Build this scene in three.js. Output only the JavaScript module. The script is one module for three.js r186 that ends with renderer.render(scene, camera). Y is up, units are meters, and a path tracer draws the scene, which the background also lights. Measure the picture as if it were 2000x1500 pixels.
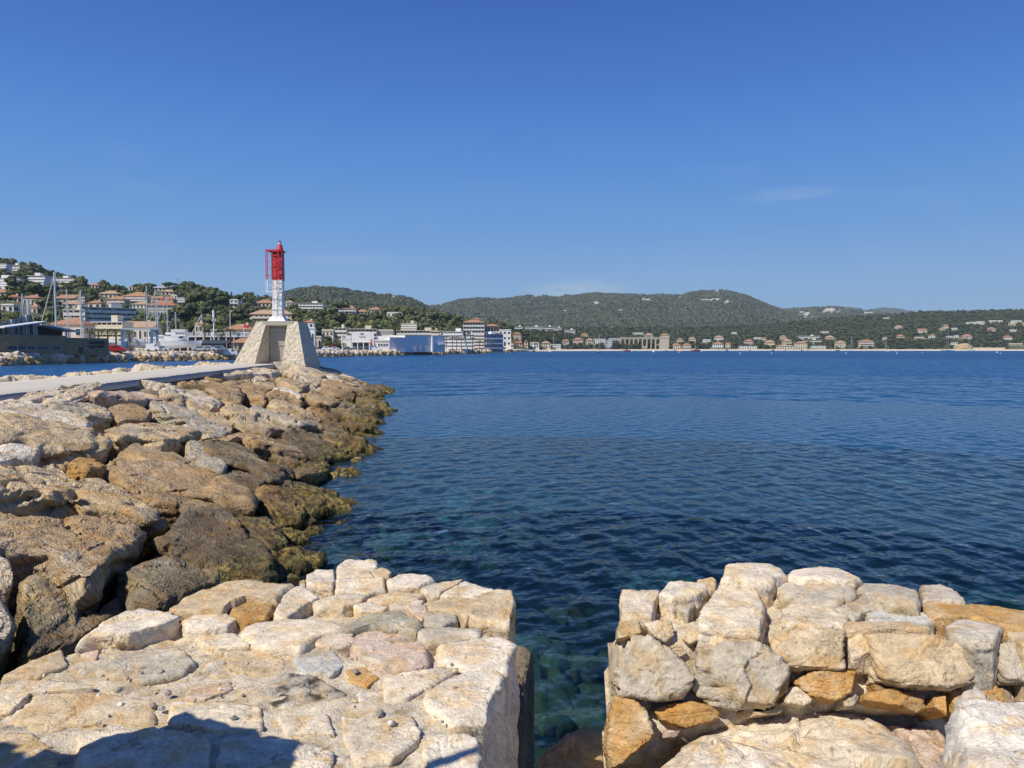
import * as THREE from 'three';
import { mergeGeometries } from 'three/addons/utils/BufferGeometryUtils.js';
import { FontLoader } from 'three/addons/loaders/FontLoader.js';
import { TextGeometry } from 'three/addons/geometries/TextGeometry.js';

// ---------------------------------------------------------------- camera, sky, sun, exposure
const scene = new THREE.Scene();
const FPX = 1387, CAM_Y = 3.0, HORIZON = 681, PITCH = Math.atan((750 - HORIZON) / FPX);
const camera = new THREE.PerspectiveCamera(2 * Math.atan(750 / FPX) * 180 / Math.PI, 4 / 3, 0.1, 30000);
camera.position.set(0, CAM_Y, 0);
camera.rotation.x = -PITCH;
const renderer = new THREE.WebGLRenderer({ antialias: true });
renderer.toneMapping = THREE.LinearToneMapping;
renderer.toneMappingExposure = 1.1;
renderer.shadowMap.enabled = true;
const SUN = new THREE.Vector3(-0.46, 0.77, 0.45).normalize();
const sun = new THREE.DirectionalLight(new THREE.Color(1.0, 0.935, 0.82), 5.0);
sun.position.copy(SUN).multiplyScalar(400); sun.castShadow = true; sun.name = 'sun';
sun.shadow.mapSize.set(4096, 4096);
Object.assign(sun.shadow.camera, { left: -120, right: 120, top: 120, bottom: -120, near: 1, far: 900 });
scene.add(sun, sun.target);

// small deterministic tools
function rng(seed) { let s = (seed * 2654435761) >>> 0 || 1; return () => { s = (s + 0x6D2B79F5) | 0; let t = Math.imul(s ^ (s >>> 15), 1 | s); t = (t + Math.imul(t ^ (t >>> 7), 61 | t)) ^ t; return ((t ^ (t >>> 14)) >>> 0) / 4294967296; }; }
const PERM = new Uint8Array(512); { const r = rng(77); const p = [...Array(256).keys()]; for (let i = 255; i > 0; i--) { const j = Math.floor(r() * (i + 1)); [p[i], p[j]] = [p[j], p[i]]; } for (let i = 0; i < 512; i++) PERM[i] = p[i & 255]; }
function grad(h, x, y, z) { const u = (h & 8) ? y : x, v = (h & 12) === 0 ? y : ((h & 13) === 12 ? x : z); return ((h & 1) ? -u : u) + ((h & 2) ? -v : v); }
function noise(x, y, z) {
  const X0 = Math.floor(x), Y0 = Math.floor(y), Z0 = Math.floor(z); x -= X0; y -= Y0; z -= Z0;
  const X = X0 & 255, Y = Y0 & 255, Z = Z0 & 255, u = x * x * x * (x * (x * 6 - 15) + 10), v = y * y * y * (y * (y * 6 - 15) + 10), w = z * z * z * (z * (z * 6 - 15) + 10);
  const A = PERM[X] + Y, AA = PERM[A] + Z, AB = PERM[A + 1] + Z, B = PERM[X + 1] + Y, BA = PERM[B] + Z, BB = PERM[B + 1] + Z;
  const l = (a, b, t) => a + (b - a) * t;
  return l(l(l(grad(PERM[AA] & 15, x, y, z), grad(PERM[BA] & 15, x - 1, y, z), u), l(grad(PERM[AB] & 15, x, y - 1, z), grad(PERM[BB] & 15, x - 1, y - 1, z), u), v),
    l(l(grad(PERM[AA + 1] & 15, x, y, z - 1), grad(PERM[BA + 1] & 15, x - 1, y, z - 1), u), l(grad(PERM[AB + 1] & 15, x, y - 1, z - 1), grad(PERM[BB + 1] & 15, x - 1, y - 1, z - 1), u), v), w);
}
function fbm(x, y, z, o = 4) { let s = 0, a = 0.5; for (let i = 0; i < o; i++) { s += a * noise(x, y, z); x = x * 2.03 + 7.1; y = y * 2.03 + 3.7; z = z * 2.03 + 1.3; a *= 0.5; } return s; }
const clamp = (x, a = 0, b = 1) => x < a ? a : x > b ? b : x;
const sstep = (a, b, x) => { const t = clamp((x - a) / (b - a)); return t * t * (3 - 2 * t); };
const lerp = (a, b, t) => a + (b - a) * t;
const mix3 = (a, b, t) => [lerp(a[0], b[0], t), lerp(a[1], b[1], t), lerp(a[2], b[2], t)];
const lin1 = c => { c /= 255; return c <= 0.04045 ? c / 12.92 : ((c + 0.055) / 1.055) ** 2.4; };
const lin = (r, g, b) => [lin1(r), lin1(g), lin1(b)];
function curve(pts, x) { if (x <= pts[0][0]) return pts[0][1]; for (let i = 1; i < pts.length; i++) if (x <= pts[i][0]) { const [x0, y0] = pts[i - 1], [x1, y1] = pts[i]; return lerp(y0, y1, (x - x0) / (x1 - x0)); } return pts[pts.length - 1][1]; }

{ // clear summer sky: deep blue overhead, paler towards the horizon, a few thin wisps
  const W = 2048, H = 1024, data = new Float32Array(W * H * 4);
  const stops = [[0, lin(150, 186, 222)], [2.5, lin(143, 180, 220)], [5, lin(134, 174, 219)], [9, lin(107, 156, 218)], [14.5, lin(84, 137, 213)], [20, lin(66, 115, 198)], [25.5, lin(53, 98, 180)], [40, lin(52, 92, 170)], [90, lin(42, 78, 152)]];
  for (let j = 0; j < H; j++) {
    const el = (j + 0.5) / H * 180 - 90; let c = stops[0][1];
    if (el > 0) for (let k = 1; k < stops.length; k++) if (el <= stops[k][0]) { c = mix3(stops[k - 1][1], stops[k][1], (el - stops[k - 1][0]) / (stops[k][0] - stops[k - 1][0])); break; }
    for (let i = 0; i < W; i++) {
      // texture u: azimuth; centre column of the texture looks to +x, -z lies at a quarter
      const az = (i + 0.5) / W * 360 - 180, front = ((az + 90 + 540) % 360) - 180; // degrees right of -z
      let w = 0;
      if (el > 0.5 && el < 16) {
        const wisp = (a0, e0, wa, we, k) => { const da = (front - a0) / wa, de = (el - e0 - 0.02 * (front - a0)) / we, q = da * da + de * de; return q < 1.6 ? k * Math.max(0, 1 - q / 1.6) * (0.55 + 1.1 * fbm(front * 0.9 + a0, el * 5, 3.3, 4)) : 0; };
        w = wisp(21, 11.3, 3.4, 0.45, 0.30) + wisp(-12.6, 6.9, 3.2, 0.4, 0.30) + wisp(5.2, 4.6, 3.9, 0.75, 0.75) + wisp(31, 9.6, 1.4, 0.5, 0.10);
        w += 0.05 * sstep(0.12, 0.5, fbm(front * 0.12, el * 0.5, 9.1, 4));
      }
      w = clamp(w, 0, 0.8); const o = (j * W + i) * 4, cl = [0.56, 0.62, 0.72];
      for (let k = 0; k < 3; k++) data[o + k] = lerp(c[k], cl[k], w) / 1.1 * (k ? 1 : 0.9); data[o + 3] = 1;
    }
  }
  const t = new THREE.DataTexture(data, W, H, THREE.RGBAFormat, THREE.FloatType);
  t.mapping = THREE.EquirectangularReflectionMapping; t.magFilter = t.minFilter = THREE.LinearFilter; t.wrapS = THREE.RepeatWrapping; t.needsUpdate = true;
  scene.background = t; scene.environment = t; scene.backgroundIntensity = 1; scene.environmentIntensity = 1;
}

// ---------------------------------------------------------------- from the photograph's pixels to places
const V3 = (x, y, z) => new THREE.Vector3(x, y, z);
const sP = Math.sin(PITCH), cP = Math.cos(PITCH);
function ray(px, py) { const cx = (px - 1000) / FPX, cy = (750 - py) / FPX; return V3(cx, -sP + cy * cP, -cP - cy * sP); }
function at(px, py, d) { const r = ray(px, py); return r.multiplyScalar(d / -r.z).add(V3(0, CAM_Y, 0)); }
function onPlane(px, py, n, d) { const r = ray(px, py); return r.multiplyScalar((d - n.y * CAM_Y) / n.dot(r)).add(V3(0, CAM_Y, 0)); } // n.p = d
function onY(px, py, y) { return onPlane(px, py, V3(0, 1, 0), y); }
const yAt = (py, d) => at(1000, py, d).y, xAt = (px, d) => (px - 1000) / FPX * d * 1.0012;

// ---------------------------------------------------------------- naming
const taken = new Map();
function numbered(name) { const n = taken.get(name) ?? 0; taken.set(name, n + 1); return n ? `${name}_${String(n).padStart(3, '0')}` : name; }
function tag(o, label, category, group, kind) { if (label) o.userData.label = label; if (category) o.userData.category = category; if (group) o.userData.group = group; if (kind) o.userData.kind = kind; return o; }
function shadows(o) { o.castShadow = true; o.receiveShadow = true; return o; }
function thing(name, label, category, pos = [0, 0, 0], turn = 0, group) { const o = new THREE.Group(); o.name = numbered(name); o.position.set(...pos); o.rotation.y = turn; scene.add(o); return tag(o, label, category, group); }
function mesh(name, geo, mat, parent) { const m = shadows(new THREE.Mesh(geo, mat)); m.name = parent ? name : numbered(name); (parent || scene).add(m); return m; }
function copyOf(o, pos, turn, label, group, scale = 1) { const c = o.clone(); c.userData = { ...o.userData }; c.name = numbered(o.name.replace(/_\d{3}$/, '')); scene.add(c); c.position.set(...pos); c.rotation.y = turn; if (scale.length) c.scale.set(...scale); else c.scale.setScalar(scale); return tag(c, label, null, group); }
const UNIT = new THREE.BoxGeometry(1, 1, 1);
function box(name, mat, parent, x, y, z, sx, sy, sz) { const m = mesh(name, UNIT, mat, parent); m.position.set(x, y, z); m.scale.set(sx, sy, sz); return m; }
const CYL = {}; const cylGeo = n => CYL[n] ??= new THREE.CylinderGeometry(1, 1, 1, n);
function bar(name, mat, parent, a, b, r, n = 8) { // round bar from a to b
  const A = V3(...a), B = V3(...b), m = mesh(name, cylGeo(n), mat, parent), L = A.distanceTo(B);
  m.position.copy(A).lerp(B, 0.5); m.quaternion.setFromUnitVectors(V3(0, 1, 0), B.clone().sub(A).normalize()); m.scale.set(r, L, r); return m;
}
function barGeo(a, b, r, n = 6) { const A = V3(...a), B = V3(...b), g = new THREE.CylinderGeometry(r, r, A.distanceTo(B), n); g.applyQuaternion(new THREE.Quaternion().setFromUnitVectors(V3(0, 1, 0), B.clone().sub(A).normalize())); const c = A.lerp(B, 0.5); g.translate(c.x, c.y, c.z); return g; }
function boxGeo(x, y, z, sx, sy, sz) { const g = new THREE.BoxGeometry(sx, sy, sz); g.translate(x, y, z); return g; }
const std = (c, roughness = 0.85, extra = {}) => { const m = new THREE.MeshStandardMaterial({ roughness, ...extra }); m.color.setRGB(...c); return m; };
// ---------------------------------------------------------------- rock: one mesh per stone, from its outline on a plane
function tiled(x, y, per, s) { // gradient noise that repeats after per cells
  const X0 = Math.floor(x), Y0 = Math.floor(y), fx = x - X0, fy = y - Y0, w = v => ((v % per) + per) % per, g = (i, j, a, b) => grad(PERM[PERM[(w(i) + s) & 255] + (w(j) & 255)] & 15, a, b, 0.35);
  const u = fx * fx * fx * (fx * (fx * 6 - 15) + 10), v = fy * fy * fy * (fy * (fy * 6 - 15) + 10);
  return lerp(lerp(g(X0, Y0, fx, fy), g(X0 + 1, Y0, fx - 1, fy), u), lerp(g(X0, Y0 + 1, fx, fy - 1), g(X0 + 1, Y0 + 1, fx - 1, fy - 1), u), v);
}
function grainMaps() { // relief and tone of weathered limestone, one tile
  const S = 1024, h = new Uint8Array(S * S * 4), c = new Uint8Array(S * S * 4);
  for (let j = 0; j < S; j++) for (let i = 0; i < S; i++) {
    const x = i / S, y = j / S, t = (k, s) => tiled(x * k, y * k, k, s), wx = x + 0.02 * t(8, 1), wy = y + 0.02 * t(8, 9), tw = (k, s, sx = 1) => tiled(wx * k * sx, wy * k, k, s);
    const crack = 1 - sstep(0, 0.05, Math.abs(tw(7, 3))), crack2 = 1 - sstep(0, 0.07, Math.abs(tw(19, 5))), pit = sstep(0.32, 0.55, tw(44, 6)), pit2 = sstep(0.3, 0.5, tw(90, 8)), pocket = sstep(0.05, 0.3, tw(5, 21));
    let v = 0.55 + 0.20 * tw(6, 2) + 0.16 * tw(14, 4) + 0.13 * tw(31, 7) + 0.11 * tw(67, 10) + 0.09 * tw(131, 11) + 0.05 * t(250, 12) - 0.16 * crack * sstep(-0.1, 0.2, t(4, 14)) - 0.10 * crack2 * sstep(0, 0.25, t(6, 15)) - 0.22 * pit * pocket - 0.12 * pit2 * (0.3 + pocket);
    const o = (j * S + i) * 4; h[o] = h[o + 1] = h[o + 2] = 255 * clamp(v); h[o + 3] = 255;
    const k = 0.93 + 0.08 * tw(9, 22) + 0.07 * tw(40, 23) + 0.08 * tw(110, 24) + 0.05 * t(240, 25), rust = sstep(0.1, 0.5, tw(11, 26) + 0.4 * tw(50, 27)), lich = sstep(0.38, 0.6, tw(60, 28)) * sstep(0, 0.3, tw(7, 29));
    for (let q = 0; q < 3; q++) c[o + q] = 255 * clamp((k - rust * [0.0, 0.05, 0.13][q]) * (1 - 0.18 * lich)); c[o + 3] = 255;
  }
  const mk = (d, srgb) => { const t = new THREE.DataTexture(d, S, S); t.wrapS = t.wrapT = THREE.RepeatWrapping; t.magFilter = THREE.LinearFilter; if (srgb) t.colorSpace = THREE.SRGBColorSpace; t.needsUpdate = true; return t; };
  return [mk(h), mk(c, true)];
}
const [grainH, grainC] = grainMaps();
const rockMat = new THREE.MeshPhysicalMaterial({ specularIntensity: 0.4, vertexColors: true, roughness: 0.93, bumpMap: grainH, bumpScale: 0.007, map: grainC }), bigRockMat = new THREE.MeshPhysicalMaterial({ specularIntensity: 0.4, vertexColors: true, roughness: 0.9, bumpMap: grainH, bumpScale: 0.055, map: grainC }), plainRock = new THREE.MeshStandardMaterial({ vertexColors: true, roughness: 0.93 });
const cellP = new Float32Array(256 * 6); { const r = rng(12); for (let i = 0; i < cellP.length; i++) cellP[i] = i % 6 < 3 ? r() : r() * 2 - 1; }
function chips(x, y, z) { // broken facets: every cell of space is a tilted plane of its own
  const X = Math.floor(x), Y = Math.floor(y), Z = Math.floor(z); let best = 9, val = 0;
  for (let k = -1; k < 2; k++) for (let j = -1; j < 2; j++) for (let i = -1; i < 2; i++) {
    const h = PERM[PERM[PERM[(X + i) & 255] + ((Y + j) & 255)] + ((Z + k) & 255)] * 6, dx = x - X - i - cellP[h], dy = y - Y - j - cellP[h + 1], dz = z - Z - k - cellP[h + 2], d = dx * dx + dy * dy + dz * dz;
    if (d < best) { best = d; val = dx * cellP[h + 3] + dy * cellP[h + 4] + dz * cellP[h + 5] + 0.35 * cellP[h + 3]; }
  }
  return val;
}
function frameOf(n) { const N = n.clone().normalize(), U = V3(1, 0, 0).addScaledVector(N, -N.x).normalize(), W = V3().crossVectors(N, U); return { U, W, N }; }
function V3c() { return new THREE.Vector3(); }
/* poly: world points on a plane with normal n. up: height above that plane, down: below. grid: cells along a side. */
function stoneGeo(poly, n, o) {
  const { up = 0.05, down = 0.2, grid = 60, pw = 4, seed = 1, rough = 1, cuts = 0, strata = 0, cracks = 1, pits = 0, flare = 0, color, shrink = 0.985, tilt = [0, 0], size: sz } = o;
  const R = rng(seed), { U, W, N } = frameOf(n);
  const c = poly.reduce((a, p) => a.add(p), V3()).multiplyScalar(1 / poly.length);
  let P = poly.map(p => [p.clone().sub(c).dot(U), p.clone().sub(c).dot(W)]);
  // area centroid
  let A = 0, cx = 0, cy = 0; for (let i = 0; i < P.length; i++) { const [x0, y0] = P[i], [x1, y1] = P[(i + 1) % P.length], k = x0 * y1 - x1 * y0; A += k; cx += (x0 + x1) * k; cy += (y0 + y1) * k; }
  cx /= 3 * A; cy /= 3 * A; P = P.map(([x, y]) => [x - cx, y - cy]); c.addScaledVector(U, cx).addScaledVector(W, cy);
  const K = 360, rad = new Float32Array(K);
  for (let k = 0; k < K; k++) {
    const a = k / K * Math.PI * 2, dx = Math.cos(a), dy = Math.sin(a); let best = 0;
    for (let i = 0; i < P.length; i++) { const [x0, y0] = P[i], [x1, y1] = P[(i + 1) % P.length], ex = x1 - x0, ey = y1 - y0, den = dx * ey - dy * ex; if (Math.abs(den) < 1e-9) continue; const t = (x0 * ey - y0 * ex) / den, s = (x0 * dy - y0 * dx) / den; if (t > 0 && s >= -1e-6 && s <= 1 + 1e-6) best = Math.max(best, t); }
    rad[k] = best;
  }
  for (let it = 0; it < 2; it++) { const b = rad.slice(), w = o.round ?? 5; for (let k = 0; k < K; k++) { let s = 0; for (let j = -w; j <= w; j++) s += b[(k + j + K) % K]; rad[k] = s / (2 * w + 1); } }
  const S = sz ?? Math.sqrt(Math.abs(A) / 2), RR = a => { const f = ((a / (2 * Math.PI)) % 1 + 1) % 1 * K, i = Math.floor(f), t = f - i; return lerp(rad[i % K], rad[(i + 1) % K], t) * shrink; };
  const arc = S * 1.15 + up * 1.3 + down * 0.8, s1 = Math.max(0.36, S * 1.15 / arc), s2 = Math.min(0.92, s1 + Math.max(0.07, up * 1.3 / arc)), planes = []; for (let i = 0; i < cuts; i++) { const a = R() * 6.283, e = 0.25 + R() * 0.9; planes.push([Math.cos(a) * Math.cos(e), Math.sin(e), Math.sin(a) * Math.cos(e), 0.5 + 0.35 * R()]); }
  const bed = V3(R() - 0.5, 1.2 + R(), R() - 0.5).normalize(), bedT = S * (0.10 + 0.1 * R()), ox = R() * 90, oy = R() * 90, oz = R() * 90;
  const G = grid, nv = (G + 1) * (G + 1), pos = new Float32Array(nv * 3), col = new Float32Array(nv * 3), uv = new Float32Array(nv * 2), us = o.uvScale ?? 1.2, p = V3(), nn = V3();
  for (let j = 0; j <= G; j++) for (let i = 0; i <= G; i++) {
    let a = i / G * 2 - 1, b = j / G * 2 - 1, r, th; // concentric map
    if (a === 0 && b === 0) { r = 0; th = 0; } else if (Math.abs(a) > Math.abs(b)) { r = Math.abs(a); th = Math.PI / 4 * (b / a) + (a < 0 ? Math.PI : 0); } else { r = Math.abs(b); th = Math.PI / 2 - Math.PI / 4 * (a / b) + (b < 0 ? Math.PI : 0); }
    let f, hh, rr, dn = 0;
    if (r < s1) f = Math.PI / 4 * (r / s1); else if (r < s2) f = Math.PI / 4 * (1 + (r - s1) / (s2 - s1)); else { f = Math.PI / 2; dn = (r - s2) / (1 - s2); }
    const cf = Math.cos(f), sf = Math.sin(f), k = 1 / Math.pow(Math.pow(Math.abs(cf), pw) + Math.pow(sf, pw), 1 / pw); rr = k * sf; hh = Math.max(0, k * cf); if (f > 1.5707) hh = 0;
    const ra = RR(th), rx = Math.cos(th) * ra, ry = Math.sin(th) * ra; let u = rx * rr * (1 + flare * dn), w = ry * rr * (1 + flare * dn), h = hh * up - dn * down;
    h += (tilt[0] * u + tilt[1] * w) * (hh > 0 ? 1 : 1 - dn);
    for (const q of planes) { const un = u / S, wn = w / S, hn = h / Math.max(up, S * 0.5), d = un * q[0] + wn * q[2] + hn * q[1] - q[3]; if (d > 0) { u -= q[0] * d * S; w -= q[2] * d * S; h -= q[1] * d * Math.max(up, S * 0.5); } }
    const kr = Math.pow(rr, pw - 1), kh = Math.pow(hh, pw - 1);
    nn.copy(N).multiplyScalar(kh + 0.03).addScaledVector(U, Math.cos(th) * kr).addScaledVector(W, Math.sin(th) * kr).normalize();
    p.copy(c).addScaledVector(U, u).addScaledVector(W, w).addScaledVector(N, h);
    const X = p.x + ox, Y = p.y + oy, Z = p.z + oz, e = 1 / S;
    const jx = X + 0.05 * S * noise(X * e * 8, Y * e * 8, Z * e * 8), jy = Y + 0.05 * S * noise(X * e * 8 + 5, Y * e * 8, Z * e * 8);
    let d = S * rough * (0.07 * noise(X * e * 1.3, Y * e * 1.3, Z * e * 1.3) + 0.10 * chips(jx * e * 1.5, jy * e * 1.5, Z * e * 1.5) + 0.045 * chips(jx * e * 4.2, jy * e * 4.2, Z * e * 4.2) + 0.026 * chips(jx * e * 10, jy * e * 10, Z * e * 10) + 0.014 * noise(X * e * 11, Y * e * 11, Z * e * 11) + 0.012 * noise(X * e * 27, Y * e * 27, Z * e * 27));
    if (strata) { const q = (bed.x * p.x + bed.y * p.y + bed.z * p.z) / bedT + 0.5 * noise(X * e * 1.7, Y * e * 1.7, Z * e * 1.7), fr = q - Math.floor(q); d += strata * S * 0.09 * (sstep(0, 0.22, fr) * (1 - sstep(0.8, 1, fr)) - 0.8) * (1 - 0.75 * kh); }
    if (cracks) { const q = Math.abs(noise(X * e * 1.9 + 4, Y * e * 1.9, Z * e * 1.9)); d -= cracks * S * 0.06 * (1 - sstep(0, 0.035, q)) * sstep(-0.1, 0.25, noise(X * e, Y * e + 5, Z * e)); }
    if (pits) { const q = noise(X * e * 6, Y * e * 6 + 9, Z * e * 6); d -= pits * S * 0.10 * sstep(0.28, 0.5, q); }
    d *= lerp(1, o.topRough ?? 1, kh); p.addScaledVector(nn, d);
    { const q = (j * (G + 1) + i) * 2; uv[q] = (u + 0.45 * h) * us + ox; uv[q + 1] = (w + 0.85 * h) * us + oy; }
    const v = (j * (G + 1) + i) * 3; pos[v] = p.x; pos[v + 1] = p.y; pos[v + 2] = p.z;
    const cc = color(p, e, X, Y, Z, d / S); col[v] = cc[0]; col[v + 1] = cc[1]; col[v + 2] = cc[2];
  }
  const idx = new Uint32Array(G * G * 6); let q = 0;
  for (let j = 0; j < G; j++) for (let i = 0; i < G; i++) { const a = j * (G + 1) + i, b = a + 1, d = a + G + 1, e = d + 1; if ((i + j) & 1) { idx[q++] = a; idx[q++] = b; idx[q++] = d; idx[q++] = b; idx[q++] = e; idx[q++] = d; } else { idx[q++] = a; idx[q++] = b; idx[q++] = e; idx[q++] = a; idx[q++] = e; idx[q++] = d; } }
  const g = new THREE.BufferGeometry(); g.setAttribute('position', new THREE.BufferAttribute(pos, 3)); g.setAttribute('color', new THREE.BufferAttribute(col, 3)); g.setAttribute('uv', new THREE.BufferAttribute(uv, 2)); g.setIndex(new THREE.BufferAttribute(idx, 1));
  // orientation: the pole's triangles must face N
  g.computeVertexNormals(); const m = (Math.floor(G / 2) * (G + 1) + Math.floor(G / 2)) * 3, na = g.attributes.normal.array;
  if (na[m] * N.x + na[m + 1] * N.y + na[m + 2] * N.z < 0) { for (let i = 0; i < idx.length; i += 3) { const t = idx[i]; idx[i] = idx[i + 1]; idx[i + 1] = t; } g.computeVertexNormals(); }
  return g;
}
// stone colours (linear albedo); patches, veins, rust and lichen follow 3-D noise
const PAL = {
  pale: [0.71, 0.605, 0.455], cream: [0.76, 0.66, 0.515], tan: [0.58, 0.45, 0.285], grey: [0.50, 0.44, 0.345], white: [0.76, 0.69, 0.58], pink: [0.63, 0.485, 0.38], ochre: [0.50, 0.305, 0.12],
  orange: [0.50, 0.29, 0.10], brown: [0.44, 0.31, 0.175], dark: [0.21, 0.165, 0.11], olive: [0.31, 0.255, 0.15], bluegrey: [0.54, 0.53, 0.48], greengrey: [0.38, 0.35, 0.27]
};
function stoneColor(name, { rust = 0.3, grime = 0.25, vein = 0.2, second } = {}) {
  const base = PAL[name], two = PAL[second || 'grey'];
  return (p, e, X, Y, Z, d) => {
    let c = mix3(base, two, sstep(-0.05, 0.45, fbm(X * e * 1.4 + 3, Y * e * 1.4, Z * e * 1.4, 3)) * 0.7);
    c = mix3(c, PAL.ochre, rust * sstep(0.05, 0.4, fbm(X * e * 2.1, Y * e * 2.1 + 8, Z * e * 2.1, 4)));
    const g = sstep(0.12, 0.5, fbm(X * e * 4.3, Y * e * 4.3, Z * e * 4.3 + 5, 4)); c = mix3(c, [0.17, 0.145, 0.11], grime * g);
    const sp = sstep(0.3, 0.6, noise(X * 55, Y * 55, Z * 55)) * 0.25 * grime * 2; c = mix3(c, [0.12, 0.1, 0.08], sp);
    if (vein) { const v = 1 - sstep(0, 0.02, Math.abs(noise(X * e * 1.5 + 30, Y * e * 2.2, Z * e * 1.5))); c = mix3(c, [0.68, 0.62, 0.52], vein * v); }
    const k = 1 + 0.16 * noise(X * 21, Y * 21, Z * 21) + 0.13 * noise(X * e * 9, Y * e * 9, Z * e * 9); return [c[0] * k, c[1] * k, c[2] * k];
  };
}
// boulders by the sea: above the splash the stone's own colour, below it a dark crust, then yellow-brown algae and barnacles at the waterline
function tideColor(name, opt) {
  const base = stoneColor(name, opt);
  return (p, e, X, Y, Z, d) => {
    let c = base(p, e, X, Y, Z, d); const y = p.y + 0.22 * fbm(X * 0.9, Y * 0.9, Z * 0.9, 3) + 0.10 * noise(X * 5, Y * 5, Z * 5) + 0.05 * noise(X * 19, Y * 19, Z * 19);
    c = mix3(c, [0.135, 0.10, 0.062], (1 - sstep(0.45, 0.85, y)) * (0.40 + 0.5 * sstep(-0.2, 0.2, fbm(X * 1.3, Y * 1.3 + 4, Z * 1.3, 3))));
    const al = (1 - sstep(0.22, 0.48, y)), fl = sstep(-0.15, 0.25, noise(X * 14, Y * 14, Z * 14) + 0.6 * noise(X * 33, Y * 33, Z * 33));
    c = mix3(c, mix3([0.075, 0.058, 0.025], [0.37, 0.285, 0.095], fl * (0.45 + 0.55 * sstep(-0.2, 0.2, fbm(X * 2.2, Y * 2.2, Z * 2.2, 3)))), al * 0.92);
    const wet = 1 - sstep(0.02, 0.10, y); return mix3(c, [0.07, 0.058, 0.024], wet * 0.7);
  };
}
function stoneOn(pxs, plane, o, name, parent) { // plane: {n, d}; outline given as pixels, set on that plane
  const lift = (o.up ?? 0.05) * 0.85, poly = pxs.map(([x, y]) => onPlane(x, y, plane.n, plane.d + lift).addScaledVector(plane.n, -lift)); // the outline seen is that of the upper edge
  return mesh(name, stoneGeo(poly, plane.n, o), o.mat ?? rockMat, parent);
}
const pairs = s => s.trim().split(/[;\s]+/).map(t => t.split(',').map(Number));
// ---------------------------------------------------------------- sea: a sheet of waves over a seabed
const waveSet = []; { const r = rng(5); for (let i = 0; i < 54; i++) { const L = 0.13 * Math.pow(10, r()), dir = -1.05 + (r() - 0.5) * 1.9, k = 2 * Math.PI / L; waveSet.push([k * Math.sin(dir), k * Math.cos(dir), 0.0044 * Math.pow(L, 0.72), r() * 6.28, L]); } }
function waveH(x, z, fine) { let h = 0; const g = 0.75 + 0.7 * noise(x * 0.07, 3, z * 0.07); for (const [kx, kz, a, ph, L] of waveSet) if (L > fine) { const t = Math.sin(kx * x + kz * z + ph + 0.8 * noise(x * 0.3, L, z * 0.3)); h += a * (t + 0.35 * t * t); } return h * g; }
function slopeMap(size, metres, seed, slope, lo, hi, count) { // normal map of many crossing wavelets that tile
  const r = rng(seed), ws = []; for (let i = 0; i < count; i++) { const k0 = lo * Math.pow(hi / lo, r()), dir = -1.05 + (r() - 0.5) * 2.3, kx = Math.round(k0 * Math.sin(dir)), kz = Math.round(k0 * Math.cos(dir)); if (kx || kz) ws.push([kx, kz, r() * 6.283]); }
  const hx = new Float32Array(size * size), hz = new Float32Array(size * size); let s2 = 0;
  const tab = new Float32Array(4096); for (let i = 0; i < 4096; i++) tab[i] = Math.cos(i / 4096 * 2 * Math.PI);
  for (const [kx, kz, ph] of ws) { const kk = Math.hypot(kx, kz), a = 1 / Math.pow(kk, 0.25); for (let j = 0; j < size; j++) for (let i = 0; i < size; i++) { const q = tab[(((kx * i + kz * j) / size + ph / 6.283) * 4096 & 4095)] * a; hx[j * size + i] += q * kx / kk; hz[j * size + i] += q * kz / kk; } }
  for (let i = 0; i < hx.length; i++) s2 += hx[i] * hx[i] + hz[i] * hz[i]; const k = slope / Math.sqrt(s2 / hx.length), data = new Uint8Array(size * size * 4);
  for (let i = 0; i < hx.length; i++) { const nx = -hx[i] * k, ny = -hz[i] * k, l = 1 / Math.hypot(nx, ny, 1); data[i * 4] = 127.5 + 127.5 * nx * l; data[i * 4 + 1] = 127.5 + 127.5 * ny * l; data[i * 4 + 2] = 127.5 + 127.5 * l; data[i * 4 + 3] = 255; }
  const t = new THREE.DataTexture(data, size, size); t.wrapS = t.wrapT = THREE.RepeatWrapping; t.magFilter = THREE.LinearFilter; t.needsUpdate = true; t.repeat.set(1 / metres, 1 / metres); return t;
}
function waterMat(nm, scale, roughness, specularIntensity, body, transmission) { const m = new THREE.MeshPhysicalMaterial({ roughness, specularIntensity, transmission, thickness: 0, ior: 1.33, normalMap: nm, normalScale: new THREE.Vector2(scale, scale) }); m.color.setRGB(...body); m.attenuationColor = new THREE.Color(1, 1, 1); return m; }
const rippleA = slopeMap(1024, 7.3, 3, 0.20, 8, 90, 160), rippleB = slopeMap(1024, 61, 4, 0.24, 10, 130, 220), WATER = [[0, 13, waterMat(rippleA, 0.75, 0.08, 0.9, [0.24, 0.42, 0.43], 1)], [13, 24, waterMat(rippleA, 0.7, 0.14, 0.9, [0.15, 0.38, 0.50], 0.93)], [24, 44, waterMat(rippleA, 0.65, 0.2, 0.84, [0.05, 0.32, 0.58], 0.86)], [44, 90, waterMat(rippleB, 0.9, 0.26, 0.66, [0.02, 0.235, 0.52], 0.76)], [90, 260, waterMat(rippleB, 1.2, 0.28, 0.47, [0.015, 0.185, 0.48], 0.64)], [260, 99999, waterMat(rippleB, 1.3, 0.28, 0.28, [0.015, 0.165, 0.44], 0.6)]];
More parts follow.
